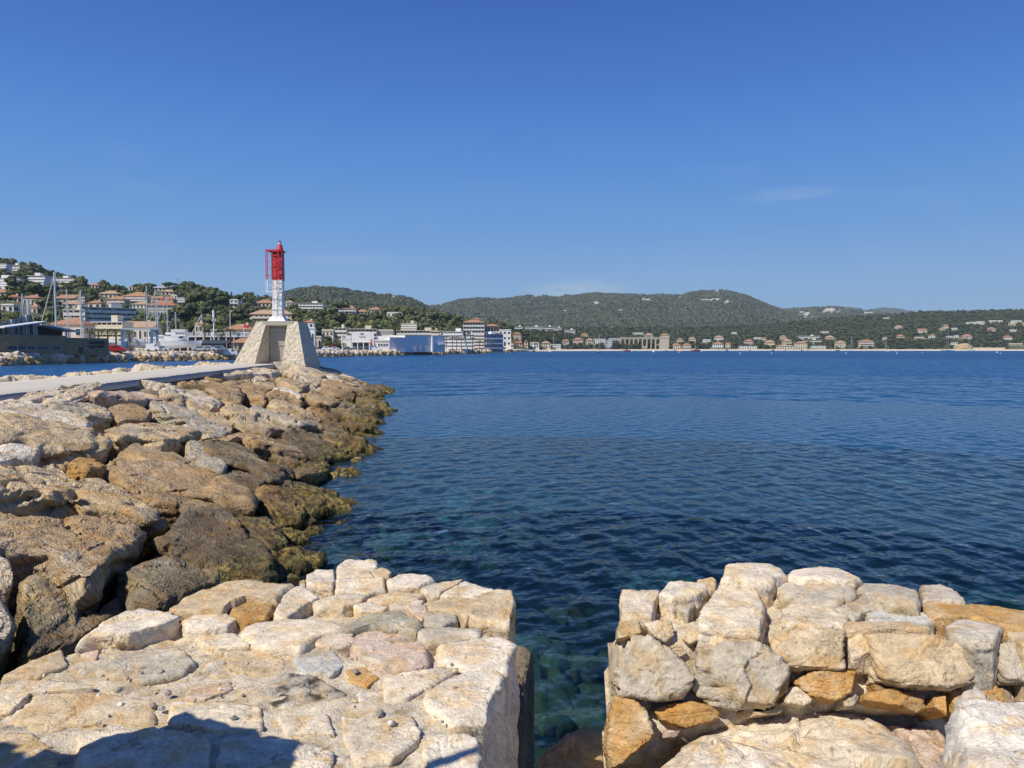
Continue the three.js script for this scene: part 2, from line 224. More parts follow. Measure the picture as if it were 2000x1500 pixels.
{
  const rs = []; let r = 2.2; while (r < 120) { rs.push(r); r += Math.max(0.055, r * r / 2600); } const nNear = rs.length; while (r < 2600) { rs.push(r); r *= 1.12; } rs.push(9000);
  const A0 = -1.35, A1 = 1.35, C = 480;
  const build = (r0, r1, cols) => { const n = r1 - r0, pos = new Float32Array(n * (cols + 1) * 3), uv = new Float32Array(n * (cols + 1) * 2), idx = [];
    for (let j = 0; j < n; j++) for (let i = 0; i <= cols; i++) { const a = A0 + (A1 - A0) * i / cols, R = rs[r0 + j], x = Math.sin(a) * R, z = -Math.cos(a) * R, v = j * (cols + 1) + i, cell = Math.max(0.055, R * R / 2600);
      const y = R < 140 ? waveH(x, z, Math.max(cell * 2.2, 0)) * (1 - sstep(80, 119, R)) : 0; pos.set([x, y, z], v * 3); uv.set([x, -z], v * 2); if (j && i) idx.push(v - cols - 2, v - cols - 1, v, v - cols - 2, v, v - 1); }
    const g = new THREE.BufferGeometry(); g.setAttribute('position', new THREE.BufferAttribute(pos, 3)); g.setAttribute('uv', new THREE.BufferAttribute(uv, 2)); g.setIndex(idx); g.computeVertexNormals(); return g; };
  const sea = new THREE.Group(); sea.name = 'sea'; tag(sea, null, null, null, 'structure'); scene.add(sea);
  for (const [a, b, m] of WATER) { const k1 = Math.max(0, rs.findIndex(v => v > a) - (a ? 1 : 0)), e = rs.findIndex(v => v > b), k2 = e < 0 ? rs.length : e; mesh('water_surface', build(k1, k2, a > 200 ? 240 : C), m, sea).castShadow = false; }
}
// seabed: shallow rubble by the walls, sinking away from them; pale stones and dark weed, the dark spreading offshore to paint in light lost with depth
const seaFloor = (x, z) => { const toMole = Math.max(0, x - (-1.5915 + 0.1565 * z)), toWall = Math.max(0, -z - 3.2), near = Math.min(toMole, toWall * 1.1); return -0.25 - 3.8 * (1 - Math.exp(-near / 7.5)) + 0.35 * fbm(x * 0.35, 1, z * 0.35, 3) + 0.16 * fbm(x * 1.6, 5, z * 1.6, 3); };
{
  const rs = []; let r = 1.5; while (r < 120) { rs.push(r); r += Math.max(0.1, r * 0.02); } rs.push(160, 300, 700, 2000, 9000); const cols = 330, pos = [], col = [], idx = [];
  for (let j = 0; j < rs.length; j++) for (let i = 0; i <= cols; i++) { const a = -1.4 + 2.8 * i / cols, R = rs[j], x = Math.sin(a) * R, z = -Math.cos(a) * R, v = j * (cols + 1) + i; pos.push(x, R > 130 ? -5 - R * 0.002 : seaFloor(x, z), z);
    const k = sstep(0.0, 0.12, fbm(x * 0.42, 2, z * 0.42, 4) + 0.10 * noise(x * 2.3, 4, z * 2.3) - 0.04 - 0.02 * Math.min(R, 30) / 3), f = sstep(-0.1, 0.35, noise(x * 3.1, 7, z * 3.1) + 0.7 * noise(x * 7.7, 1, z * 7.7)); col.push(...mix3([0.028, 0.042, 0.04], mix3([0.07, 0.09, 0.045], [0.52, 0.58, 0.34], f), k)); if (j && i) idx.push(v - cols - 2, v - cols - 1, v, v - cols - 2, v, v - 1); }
  const g = new THREE.BufferGeometry(); g.setAttribute('position', new THREE.Float32BufferAttribute(pos, 3)); g.setAttribute('color', new THREE.Float32BufferAttribute(col, 3)); g.setIndex(idx); g.computeVertexNormals();
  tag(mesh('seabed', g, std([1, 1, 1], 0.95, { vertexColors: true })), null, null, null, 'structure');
}
// ---------------------------------------------------------------- the two stubs of rubble wall in the foreground
const TOP = 1.95;
function mortarBody(name, outline, n, d, down, seed, parent, cell = 0.022) { // rough mortar and rubble: a lumpy sheet over the outline, and its sides
  const { U, W, N } = frameOf(n), pts = outline.map(([x, y]) => onPlane(x, y, n, d)), o = pts[0].clone(), P = pts.map(p => [p.clone().sub(o).dot(U), p.clone().sub(o).dot(W)]);
  const shape = new THREE.Shape(P.map(([x, y]) => new THREE.Vector2(x, y)));
  const xs = P.map(p => p[0]), ys = P.map(p => p[1]), x0 = Math.min(...xs), x1 = Math.max(...xs), y0 = Math.min(...ys), y1 = Math.max(...ys), nx = Math.ceil((x1 - x0) / cell), ny = Math.ceil((y1 - y0) / cell);
  const inside = (x, y) => { let k = false; for (let i = 0, j = P.length - 1; i < P.length; j = i++) { const [xi, yi] = P[i], [xj, yj] = P[j]; if ((yi > y) !== (yj > y) && x < (xj - xi) * (y - yi) / (yj - yi) + xi) k = !k; } return k; };
  const edge = (x, y) => { let b = 9; for (let i = 0, j = P.length - 1; i < P.length; j = i++) { const [ax, ay] = P[j], [bx, by] = P[i], ex = bx - ax, ey = by - ay, t = clamp(((x - ax) * ex + (y - ay) * ey) / (ex * ex + ey * ey)); b = Math.min(b, Math.hypot(x - ax - ex * t, y - ay - ey * t)); } return b; };
  const pos = [], col = [], uv = [], id = new Int32Array((nx + 3) * (ny + 3)).fill(-1), idx = []; let c = 0;
  for (let j = 0; j <= ny + 2; j++) for (let i = 0; i <= nx + 2; i++) {
    const x = x0 + (i - 1) * cell, y = y0 + (j - 1) * cell, e = edge(x, y), ins = inside(x, y); if (!ins && e > cell * 1.6) continue;
    const q = V3().copy(o).addScaledVector(U, x).addScaledVector(W, y), big = fbm(q.x * 4 + seed, q.y * 4, q.z * 4, 3), grit = noise(q.x * 37, q.y * 37, q.z * 37), g2 = noise(q.x * 85, q.y * 85, q.z * 85);
    q.addScaledVector(N, ins ? 0.035 * big + 0.012 * grit + 0.007 * g2 - 0.05 * (1 - sstep(0, 0.06, e)) : -down);
    pos.push(q.x, q.y, q.z); uv.push(x * 2.3, (y + (ins ? 0 : down)) * 2.3); const k = 1 + 0.18 * grit + 0.15 * g2; let cc = mix3([0.66, 0.575, 0.44], [0.52, 0.42, 0.29], sstep(-0.1, 0.35, fbm(q.x * 9, q.y * 9 + seed, q.z * 9, 3))); cc = mix3(cc, [0.13, 0.11, 0.09], 0.7 * sstep(0.36, 0.55, g2)); col.push(cc[0] * k, cc[1] * k, cc[2] * k); id[j * (nx + 3) + i] = c++;
  }
  for (let j = 0; j < ny + 2; j++) for (let i = 0; i < nx + 2; i++) { const a = id[j * (nx + 3) + i], b = id[j * (nx + 3) + i + 1], e = id[(j + 1) * (nx + 3) + i], f = id[(j + 1) * (nx + 3) + i + 1]; if (a >= 0 && b >= 0 && f >= 0) idx.push(a, b, f); if (a >= 0 && f >= 0 && e >= 0) idx.push(a, f, e); }
  const g = new THREE.BufferGeometry(); g.setAttribute('position', new THREE.Float32BufferAttribute(pos, 3)); g.setAttribute('color', new THREE.Float32BufferAttribute(col, 3)); g.setAttribute('uv', new THREE.Float32BufferAttribute(uv, 2)); g.setIndex(idx); g.computeVertexNormals();
  return mesh(name, g, rockMat, parent);
}
const leftWall = thing('rubble_wall', 'broad pale rubble wall left of the narrow gap, partly in deep shadow', 'wall', [0, 0, 0], 0, 'stubs of rubble wall');
const rightWall = thing('rubble_wall', 'rubble wall right of the narrow gap with large squared face stones', 'wall', [0, 0, 0], 0, 'stubs of rubble wall');
const flat = y => ({ n: V3(0, 1, 0), d: y });
mortarBody('mortar', pairs('-260,1395 0,1326 80,1286 150,1262 230,1215 330,1200 420,1165 520,1158 600,1150 660,1135 720,1128 830,1142 930,1165 992,1172 996,1262 982,1318 948,1398 932,1480 925,1680 -400,1700'), V3(0, 1, 0), TOP - 0.012, 1.25, 3, leftWall);
const LW = [ // outline | colour | lift above the bed | depth
  ['657,1108 676,1097 717,1093 738,1100 735,1113 723,1119 732,1129 655,1130', 'cream', 0.05, 0.5], ['723,1116 746,1108 765,1119 761,1130 738,1132', 'tan', 0.05, 0.4], ['597,1127 617,1113 653,1110 655,1136 650,1148 600,1145', 'cream', 0.06, 0.5],
  ['585,1136 595,1133 597,1145 585,1148', 'grey', 0.03, 0.4], ['654,1133 752,1130 752,1151 717,1160 658,1154', 'pale', 0.05, 0.3], ['755,1133 782,1123 834,1121 846,1133 817,1148 764,1148', 'cream', 0.055, 0.5],
  ['818,1148 867,1136 908,1132 893,1145 858,1161 831,1160', 'pale', 0.05, 0.5], ['861,1161 908,1138 940,1148 972,1154 928,1166 875,1169', 'cream', 0.055, 0.5], ['928,1169 972,1154 1002,1155 1004,1183 996,1218 934,1213 911,1201', 'tan', 0.075, 0.16],
  ['831,1171 881,1166 928,1174 934,1198 905,1213 890,1195 837,1192', 'tan', 0.06, 0.3], ['828,1195 890,1192 896,1210 864,1223 828,1221', 'grey', 0.05, 0.3], ['717,1171 773,1157 831,1163 817,1171 764,1180 723,1180', 'tan', 0.035, 0.2],
  ['761,1177 808,1170 828,1174 823,1186 764,1189', 'pale', 0.03, 0.2], ['796,1186 831,1180 837,1201 823,1214 805,1201', 'pink', 0.035, 0.2], ['667,1224 705,1201 779,1195 823,1215 826,1224 808,1236 779,1224 705,1224 682,1233', 'greengrey', 0.05, 0.25],
  ['609,1177 664,1160 717,1166 705,1177 670,1185 617,1186', 'pale', 0.045, 0.2], ['688,1183 723,1177 758,1186 749,1195 705,1195', 'pale', 0.03, 0.2], ['448,1178 480,1166 540,1174 522,1210 480,1214 450,1200', 'ochre', 0.05, 0.3],
  ['322,1192 356,1172 440,1142 490,1137 540,1144 576,1144 546,1162 538,1176 480,1168 448,1180 438,1190 380,1196', 'tan', 0.085, 0.5], ['534,1200 556,1164 580,1148 596,1150 624,1168 596,1183 556,1208', 'pale', 0.06, 0.25],
  ['150,1257 200,1217 238,1195 278,1184 320,1195 355,1207 325,1222 250,1242 188,1247', 'cream', 0.07, 0.5], ['358,1217 388,1195 438,1195 465,1207 445,1225 400,1232 370,1230', 'cream', 0.05, 0.25], ['478,1222 560,1210 652,1218 676,1230 626,1239 585,1265 520,1263 470,1245', 'pale', 0.045, 0.25],
  ['614,1251 664,1233 691,1236 685,1260 664,1265 623,1260', 'pink', 0.03, 0.2], ['676,1251 711,1227 779,1223 808,1242 831,1260 834,1292 793,1303 749,1303 705,1289', 'pink', 0.05, 0.25], ['811,1230 881,1224 940,1233 937,1245 875,1254 834,1260', 'grey', 0.045, 0.25],
  ['858,1260 934,1248 984,1248 1009,1260 996,1283 990,1312 922,1309 858,1286', 'cream', 0.05, 0.75], ['573,1289 609,1262 653,1271 676,1295 647,1318 588,1315', 'bluegrey', 0.03, 0.2], ['743,1324 793,1309 852,1303 893,1306 858,1333 793,1368 752,1371', 'pale', 0.05, 0.25],
  ['829,1353 917,1312 975,1309 984,1324 958,1368 949,1406 881,1412 837,1383', 'cream', 0.045, 0.85], ['518,1339 559,1315 617,1324 673,1353 641,1371 573,1386 523,1371', 'grey', 0.035, 0.2, 'stain'], ['667,1391 735,1389 805,1397 823,1441 764,1485 705,1494 670,1441', 'pale', 0.03, 0.2],
  ['823,1441 867,1430 931,1435 937,1471 925,1560 837,1540', 'cream', 0.04, 0.9], ['676,1309 711,1303 740,1324 717,1339 688,1333', 'ochre', 0.025, 0.2], ['190,1310 250,1272 350,1268 382,1295 360,1315 275,1330 225,1322', 'grey', 0.04, 0.2],
  ['157,1280 172,1260 195,1265 190,1287', 'pink', 0.025, 0.2], ['0,1322 75,1285 120,1268 135,1300 75,1320', 'tan', 0.05, 0.5], ['25,1405 75,1360 200,1355 300,1372 302,1412 212,1410 125,1420 88,1430', 'tan', 0.04, 0.2],
  ['335,1372 450,1370 510,1380 515,1425 425,1428 332,1412', 'pale', 0.035, 0.2], ['375,1340 450,1330 455,1345 400,1368 360,1362', 'pink', 0.03, 0.2], ['-60,1440 60,1432 120,1470 80,1530 -80,1530', 'tan', 0.04, 0.2], ['150,1432 300,1424 410,1444 400,1530 160,1530', 'pale', 0.04, 0.2],
  ['430,1442 600,1442 650,1470 640,1550 420,1550', 'cream', 0.04, 0.2], ['440,1270 500,1268 560,1290 555,1312 500,1322 440,1300', 'tan', 0.03, 0.2], ['-40,1345 60,1330 150,1335 190,1348 60,1355 20,1390 -60,1395', 'pale', 0.035, 0.2], ['540,1398 640,1394 655,1432 560,1432', 'pale', 0.025, 0.2], ['700,1348 735,1350 780,1385 700,1384', 'cream', 0.02, 0.2], ['390,1240 455,1236 490,1262 430,1268 395,1258', 'pale', 0.03, 0.2]
];
LW.forEach(([px, c, up, down, extra], i) => {
  const py = pairs(px).reduce((s, q) => s + q[1], 0) / pairs(px).length, fl = lerp(1, 0.5, sstep(1225, 1300, py));
  let color = stoneColor(c, { rust: 0.11, grime: 0.12, vein: 0.1, second: i % 3 ? 'cream' : 'grey' });
  if (extra === 'stain') { const b = color; color = (p, e, X, Y, Z, d) => mix3(b(p, e, X, Y, Z, d), [0.03, 0.027, 0.022], 0.93 * sstep(-0.05, 0.22, fbm(X * 13, Y * 13, Z * 13, 4))); }
  stoneOn(pairs(px), flat(TOP - 0.026 * (1 - fl) - 0.006), { up: up * fl * 0.7 + 0.006, down, grid: down > 0.4 ? 74 : 58, pw: 14, topRough: 0.45, seed: 100 + i, rough: 0.42 * lerp(1, 0.7, 1 - fl), cracks: 0.3, strata: down > 0.4 ? 0.5 : 0.25, color, round: 1, shrink: 1.02, flare: down > 0.6 ? 0.10 : 0, tilt: [0.04 * Math.sin(i * 2.3), 0.05 * Math.cos(i * 1.7)] }, 'stone', leftWall);
});
// right wall: top course seen from above, then two courses of its face
mortarBody('mortar', pairs('1216,1166 1300,1168 1400,1150 1480,1142 1600,1140 1700,1148 1800,1160 1900,1180 2060,1196 2860,1200 2860,1262 1900,1262 1660,1252 1400,1250 1215,1262'), V3(0, 1, 0), TOP - 0.02, 1.1, 9, rightWall);
const facePlane = { n: V3(-0.06, 0.55, 0.83).normalize() }; facePlane.d = facePlane.n.dot(onY(1500, 1245, TOP - 0.01));
mortarBody('mortar', pairs('1206,1240 1400,1236 1660,1236 1900,1240 2860,1250 2860,1420 1860,1400 1600,1400 1420,1440 1290,1480 1200,1500'), facePlane.n, facePlane.d - 0.045, 0.25, 12, rightWall);
const RX = rng(71), extra = (y0, y1, n) => { const o = []; for (let k = 0; k < n; k++) { const a = 2062 + k * 78, j = () => (RX() - 0.5) * 12; o.push([[a + j(), y0 + j() * 0.4], [a + 70 + j(), y0 + j() * 0.4], [a + 72 + j(), y1 + j() * 0.4], [a + j(), y1 + j() * 0.4]].map(q => q.map(v => v.toFixed(0)).join(',')).join(' ')); } return o; };
const RT = [
  ['1214,1156 1291,1157 1283,1172 1274,1203 1252,1206 1213,1203', 'pale', 0.06, 0.8], ['1286,1161 1305,1136 1336,1135 1384,1142 1382,1158 1361,1167 1314,1175', 'cream', 0.085, 0.3], ['1360,1136 1392,1130 1399,1136 1398,1153 1384,1156', 'tan', 0.08, 0.4],
  ['1314,1170 1336,1156 1361,1164 1356,1186 1344,1199 1322,1189', 'grey', 0.05, 0.2], ['1409,1139 1414,1108 1437,1100 1500,1100 1528,1113 1536,1130 1500,1142 1450,1140', 'cream', 0.13, 0.5], ['1361,1203 1409,1142 1476,1150 1493,1189 1487,1231 1420,1226 1361,1220', 'pale', 0.07, 0.1],
  ['1536,1130 1542,1116 1598,1107 1640,1111 1685,1133 1670,1142 1560,1138', 'cream', 0.12, 0.5], ['1514,1150 1536,1133 1598,1130 1668,1144 1671,1161 1634,1175 1556,1172', 'grey', 0.09, 0.3], ['1671,1153 1679,1137 1738,1137 1794,1153 1800,1172 1794,1189 1732,1186 1696,1170', 'grey', 0.09, 0.4],
  ['1798,1147 1836,1145 1872,1158 1888,1178 1836,1175 1802,1175', 'grey', 0.09, 0.5], ['1520,1192 1556,1175 1612,1181 1660,1203 1651,1226 1584,1226 1525,1220', 'pale', 0.055, 0.2], ['1620,1184 1668,1170 1713,1172 1730,1186 1690,1198 1668,1209', 'grey', 0.05, 0.15],
  ['1690,1200 1738,1188 1808,1198 1830,1212 1808,1217 1696,1214', 'bluegrey', 0.045, 0.2], ['1640,1214 1693,1214 1780,1217 1822,1231 1693,1233 1657,1234', 'tan', 0.05, 0.12], ['1797,1192 1808,1178 1892,1184 2040,1194 2040,1232 1959,1223 1864,1200 1836,1212', 'ochre', 0.06, 0.4],
  ['1844,1223 1864,1209 1920,1214 1959,1228 1942,1259 1898,1259 1858,1240', 'grey', 0.06, 0.2], ['1965,1238 2000,1236 2060,1250 2000,1262', 'tan', 0.05, 0.2], ['1955,1224 1975,1222 1982,1240 1958,1240', 'orange', 0.04, 0.1],
  ...extra(1192, 1222, 10).map((s, k) => [s, ['pale', 'grey', 'cream', 'tan'][k % 4], 0.06, 0.5]), ...extra(1226, 1256, 10).map((s, k) => [s, ['cream', 'pale', 'tan'][k % 3], 0.05, 0.2])
];
RT.forEach(([px, c, up, down], i) => stoneOn(pairs(px), flat(TOP), { up: up * 0.8, down, grid: i > 17 ? 34 : 66, pw: 12, topRough: 0.5, seed: 300 + i, rough: 0.42, cracks: 0.3, shrink: 1.0, strata: 0.35, color: stoneColor(c, { rust: 0.13, grime: 0.12, vein: 0.12, second: i % 2 ? 'cream' : 'tan' }), round: 1, tilt: [0.05 * Math.sin(i * 3.1), 0.06 * Math.cos(i * 2.7)] }, 'stone', rightWall));
const RF = [
  ['1210,1212 1250,1212 1254,1236 1236,1244 1206,1244', 'tan', 0.03, 0.15, 0.8], ['1257,1214 1283,1210 1312,1214 1318,1240 1302,1256 1279,1246', 'pale', 0.03, 0.15, 0.8], ['1333,1242 1356,1230 1376,1246 1346,1260', 'tan', 0.035, 0.1, 0.8], ['1308,1262 1330,1258 1342,1276 1326,1284', 'tan', 0.025, 0.1, 0.8],
  ['1202,1312 1235,1237 1274,1242 1336,1287 1364,1326 1336,1363 1277,1368 1207,1360', 'grey', 0.085, 0.3, 1.2], ['1360,1265 1420,1256 1500,1258 1545,1300 1548,1312 1510,1380 1440,1378 1380,1368 1358,1345', 'grey', 0.085, 0.3, 1.2], ['1510,1280 1524,1226 1584,1226 1651,1231 1653,1310 1584,1306 1545,1300', 'tan', 0.085, 0.3, 1],
  ['1653,1248 1690,1233 1707,1259 1713,1287 1707,1310 1682,1312 1662,1304', 'pale', 0.05, 0.3, 1], ['1693,1233 1808,1237 1898,1259 1948,1276 1957,1326 1900,1337 1850,1347 1766,1343 1720,1329 1712,1290', 'tan', 0.095, 0.3, 1.2], ['1937,1270 1954,1251 2080,1259 2080,1335 1965,1332 1957,1304', 'grey', 0.08, 0.3, 1],
  ['1548,1329 1598,1307 1674,1310 1685,1332 1668,1354 1634,1368 1584,1357', 'orange', 0.06, 0.2, 1.2], ['1277,1382 1308,1374 1350,1368 1392,1380 1406,1391 1403,1405 1344,1420 1294,1405', 'orange', 0.055, 0.2, 1.2], ['1199,1360 1241,1366 1266,1385 1280,1433 1252,1464 1196,1500 1188,1444', 'ochre', 0.08, 0.3, 1],
  ['1536,1340 1560,1340 1588,1370 1575,1378 1534,1370', 'pale', 0.04, 0.2, 1], ['1643,1360 1668,1352 1682,1360 1679,1380 1651,1382', 'greengrey', 0.04, 0.2, 1], ['1690,1368 1696,1352 1752,1343 1808,1360 1822,1388 1752,1380', 'ochre', 0.05, 0.2, 1], ['1825,1380 1828,1360 1847,1357 1850,1400', 'orange', 0.05, 0.2, 1],
  ['1706,1336 1748,1344 1742,1352 1710,1348', 'orange', 0.035, 0.1, 1], ['1516,1330 1532,1315 1545,1318 1540,1350 1520,1368', 'orange', 0.04, 0.2, 1], ['1300,1425 1330,1428 1320,1440 1296,1440', 'pink', 0.03, 0.1, 1], ['1860,1345 1940,1338 2000,1345 1990,1390 1870,1392', 'ochre', 0.05, 0.2, 1], ['1440,1388 1500,1390 1530,1378 1528,1392 1450,1402', 'tan', 0.03, 0.15, 1],
  ...extra(1264, 1330, 9).map((s, k) => [s, ['grey', 'tan', 'pale'][k % 3], 0.08, 0.3, 1]), ...extra(1338, 1392, 8).map((s, k) => [s, ['ochre', 'tan', 'pale'][k % 3], 0.07, 0.3, 1])
];
RF.forEach(([px, c, up, down, rg], i) => stoneOn(pairs(px), facePlane, { up, down, grid: i > 21 ? 34 : i > 3 && i < 13 ? 80 : 48, pw: 11, topRough: 0.75, seed: 400 + i, rough: rg * 0.42, cracks: 0.4, shrink: 0.99, strata: 0.55, cuts: i < 10 ? 2 : 3, color: stoneColor(c, { rust: 0.22, grime: 0.15, vein: 0.12, second: i % 2 ? 'tan' : 'pale' }), round: 1 }, 'stone', rightWall));

// loose boulders lying against the foot of the right wall, and in the gap
function boulder(px, plane, o, label, group) { const m = stoneOn(pairs(px), plane, o, 'boulder'); return tag(m, label, 'boulder', group); }
const loose = [
  ['1270,1480 1340,1432 1400,1402 1500,1388 1600,1382 1680,1387 1740,1412 1790,1452 1800,1540 1280,1560', 1.58, 'pale', 0.10, 'low pale boulder with branching dark lichen lines below the right wall', { grime: 0.7, second: 'white', rust: 0.2 }],
  ['1668,1386 1738,1375 1830,1402 1858,1441 1850,1540 1791,1540 1769,1440', 1.56, 'pink', 0.10, 'pinkish slab between the lichen-lined boulder and the white rock', { grime: 0.35, rust: 0.25 }],
  ['1847,1390 1856,1350 1874,1330 1914,1330 1954,1352 2060,1345 2100,1600 1890,1600 1862,1450', 1.90, 'white', 0.16, 'tall bright white quartz-like rock at the bottom right corner', { grime: 0.25, rust: 0.45, second: 'white' }],
  ['1300,1540 1336,1462 1372,1437 1420,1430 1500,1447 1560,1474 1600,1540', 1.60, 'cream', 0.13, 'smooth pale boulder at the bottom edge below the orange stones', { grime: 0.2, second: 'white' }],
  ['1000,1560 1056,1447 1106,1427 1157,1408 1179,1416 1193,1444 1190,1490 1150,1580', 1.12, 'brown', 0.22, 'brown angular boulder wedged at the bottom of the gap between the walls', { grime: 0.4, rust: 0.4, second: 'olive' }],
  ['1000,1259 1025,1252 1042,1270 1036,1318 1017,1388 985,1400 975,1300', 1.2, 'dark', 0.10, 'dark wet-looking rock clinging to the end of the left wall', { grime: 0.6, second: 'brown' }]
];
loose.forEach(([px, y, c, up, label, opt], i) => boulder(px, flat(y), { up, down: 0.9, grid: 84, pw: 4, seed: 500 + i, rough: 0.45, cuts: i === 2 ? 0 : 1, strata: 0.4, color: stoneColor(c, opt), round: 3, flare: i === 2 ? 0.05 : 0.15, cracks: 1 }, label));

// mass of rubble under and behind the camera, and the boulders left of it that throw their shade over the wall
{
  const p = [], c = [], idx = [], nx = 90, nz = 60; for (let j = 0; j <= nz; j++) for (let i = 0; i <= nx; i++) { const x = -9 + 16 * i / nx, z = -2.6 + 8 * j / nz, gap = sstep(0.45, 0.05, Math.abs(x - 0.22)) * sstep(-1.2, -2.0, z); p.push(x, lerp(1.25, -0.6, Math.max(sstep(-1.9, -2.6, z), gap)) + 0.25 * fbm(x * 1.1, 3, z * 1.1, 4) - 0.9 * sstep(-2, -6, x), z); const k = 0.8 + 0.5 * fbm(x * 6, 2, z * 6, 3); c.push(0.36 * k, 0.30 * k, 0.21 * k); if (i && j) { const v = j * (nx + 1) + i; idx.push(v - nx - 2, v, v - nx - 1, v - nx - 2, v - 1, v); } }
  const g = new THREE.BufferGeometry(); g.setAttribute('position', new THREE.Float32BufferAttribute(p, 3)); g.setAttribute('color', new THREE.Float32BufferAttribute(c, 3)); g.setIndex(idx); g.computeVertexNormals(); tag(mesh('breakwater_ground', g, plainRock), null, null, null, 'structure');
  const blk = (cx, cz, w, d, top, seed, label) => { const pts = []; for (let k = 0; k < 9; k++) { const a = k / 9 * 6.283, q = 0.85 + 0.3 * rng(seed + k)(); pts.push(V3(cx + Math.cos(a) * w * q, top - 0.5, cz + Math.sin(a) * d * q)); } tag(mesh('boulder', stoneGeo(pts, V3(0, 1, 0), { up: 0.5, down: 1.7, grid: 64, pw: 4, seed, rough: 1.7, cuts: 4, color: stoneColor('pale', { grime: 0.3 }), flare: 0.15 }), rockMat), label, 'boulder'); };
  blk(-2.62, -0.92, 0.66, 0.55, 3.12, 601, 'large pale boulder just left of the view, shading the wall corner');
  blk(-1.56, -0.92, 0.54, 0.50, 3.14, 602, 'pale boulder beside the viewer whose shadow crosses the left wall');
  blk(-3.1, -2.35, 0.62, 0.5, 2.5, 603, 'boulder at the left edge shading the rocks under the wall');
}
{ // dry reed-like plant rooted on the boulder beside the viewer: its long blades shade the wall
  const P = thing('reed_plant', 'dry long-bladed plant rooted beside the viewer, left of the view', 'plant', [-1.5, 3.1, -0.6]), m = std([0.30, 0.27, 0.12], 0.9, { side: THREE.DoubleSide });
  [[0.50, 0.60, -0.32, 0.03], [0.62, 0.46, -0.30, 0.022], [0.42, 0.75, -0.22, 0.02], [0.62, 0.32, -0.34, 0.02], [-0.3, 0.6, 0.1, 0.025], [-0.1, 0.7, 0.3, 0.025]].forEach(([x, y, z, w]) => { const pos = [], idx = [], n = 14; for (let i = 0; i <= n; i++) { const t = i / n, k = w * Math.sin(Math.PI * Math.min(1, 0.15 + 0.85 * t)) + 0.002; pos.push(x * t, y * t - 0.12 * t * t, z * t - k, x * t, y * t - 0.12 * t * t + k * 0.4, z * t, x * t, y * t - 0.12 * t * t, z * t + k); if (i) { const v = i * 3; idx.push(v - 3, v - 2, v, v, v - 2, v + 1, v - 2, v - 1, v + 1, v + 1, v - 1, v + 2); } } const g = new THREE.BufferGeometry(); g.setAttribute('position', new THREE.Float32BufferAttribute(pos, 3)); g.setIndex(idx); g.computeVertexNormals(); mesh('blade', g, m, P); });
}
{ // pebbles and grit bedded in the mortar of the left wall
  const R = rng(55), geos = [0, 1, 2].map(k => { const g = new THREE.IcosahedronGeometry(1, 2), a = g.attributes.position; for (let i = 0; i < a.count; i++) { const q = 1 + 0.35 * noise(a.getX(i) * 1.1 + k * 9, a.getY(i) * 1.1, a.getZ(i) * 1.1); a.setXYZ(i, a.getX(i) * q * 1.25, a.getY(i) * q * 0.7, a.getZ(i) * q); } g.computeVertexNormals(); return g; }), ms = [std([0.34, 0.30, 0.25], 0.9), std([0.55, 0.40, 0.22], 0.9), std([0.22, 0.20, 0.19], 0.9), std([0.66, 0.60, 0.52], 0.9)];
  for (let k = 0; k < 46; k++) { const px = 60 + 880 * R(), py = 1250 + 170 * R(); if (px < 250 && py < 1300) continue; const q = onY(px, py, TOP + 0.004), s = 0.004 + 0.009 * R() * R(), m = mesh('pebble', geos[k % 3], ms[Math.floor(R() * 4)], leftWall); m.position.copy(q); m.rotation.set(R(), R() * 6, R()); m.scale.setScalar(s); }
}
// ---------------------------------------------------------------- the mole: core, path, armour boulders
const moleN = V3(0.2708, 1, -0.04238).normalize(), moleLen = Math.hypot(0.2708, 1, 0.04238), moleD = 0.2708 * -1.5915 / moleLen; // plane h = 0.2708(-1.5915+0.1565z-x)
const molePlane = off => ({ n: moleN, d: moleD + off });
const moleH = (x, z) => 0.2708 * (-1.5915 + 0.1565 * z - x);
const PATH_Y = 1.98, pathEdge = z => -11.35 + 0.1406 * (z + 16), pathOuter = z => pathEdge(z) - 3.4;
{
  const p = [], c = [], idx = [], nx = 120, nz = 190; for (let j = 0; j <= nz; j++) for (let i = 0; i <= nx; i++) {
    const z = -3.4 - 60 * j / nz, s = i / nx, x = lerp(pathEdge(z) - 9, -1.5915 + 0.1565 * z + 4, s), side = pathEdge(z); let y = x < side ? Math.min(PATH_Y - 0.12, PATH_Y - 0.12 - 0.5 * Math.max(0, pathOuter(z) - x)) : Math.min(moleH(x, z), PATH_Y - 0.25) - lerp(0.62, 0.28, sstep(-26, -36, z)) + 0.5 * sstep(1.4, 0.4, x - side) * sstep(-36, -26, z); const end = sstep(-51, -58, z); y = lerp(y, -1.5, end); if (s > 0.8) y -= 5 * sstep(0.8, 1, s); if (x >= side - 0.2) y += 0.22 * fbm(x * 1.3, 1, z * 1.3, 4);
    p.push(x, y, z); const k = 0.7 + 0.7 * fbm(x * 4, 2, z * 4, 3); c.push(0.34 * k, 0.265 * k, 0.165 * k); if (i && j) { const v = j * (nx + 1) + i; idx.push(v - nx - 2, v - nx - 1, v, v - nx - 2, v, v - 1); } }
  const g = new THREE.BufferGeometry(); g.setAttribute('position', new THREE.Float32BufferAttribute(p, 3)); g.setAttribute('color', new THREE.Float32BufferAttribute(c, 3)); g.setIndex(idx); g.computeVertexNormals(); tag(mesh('mole_core', g, plainRock), null, null, null, 'structure');
}
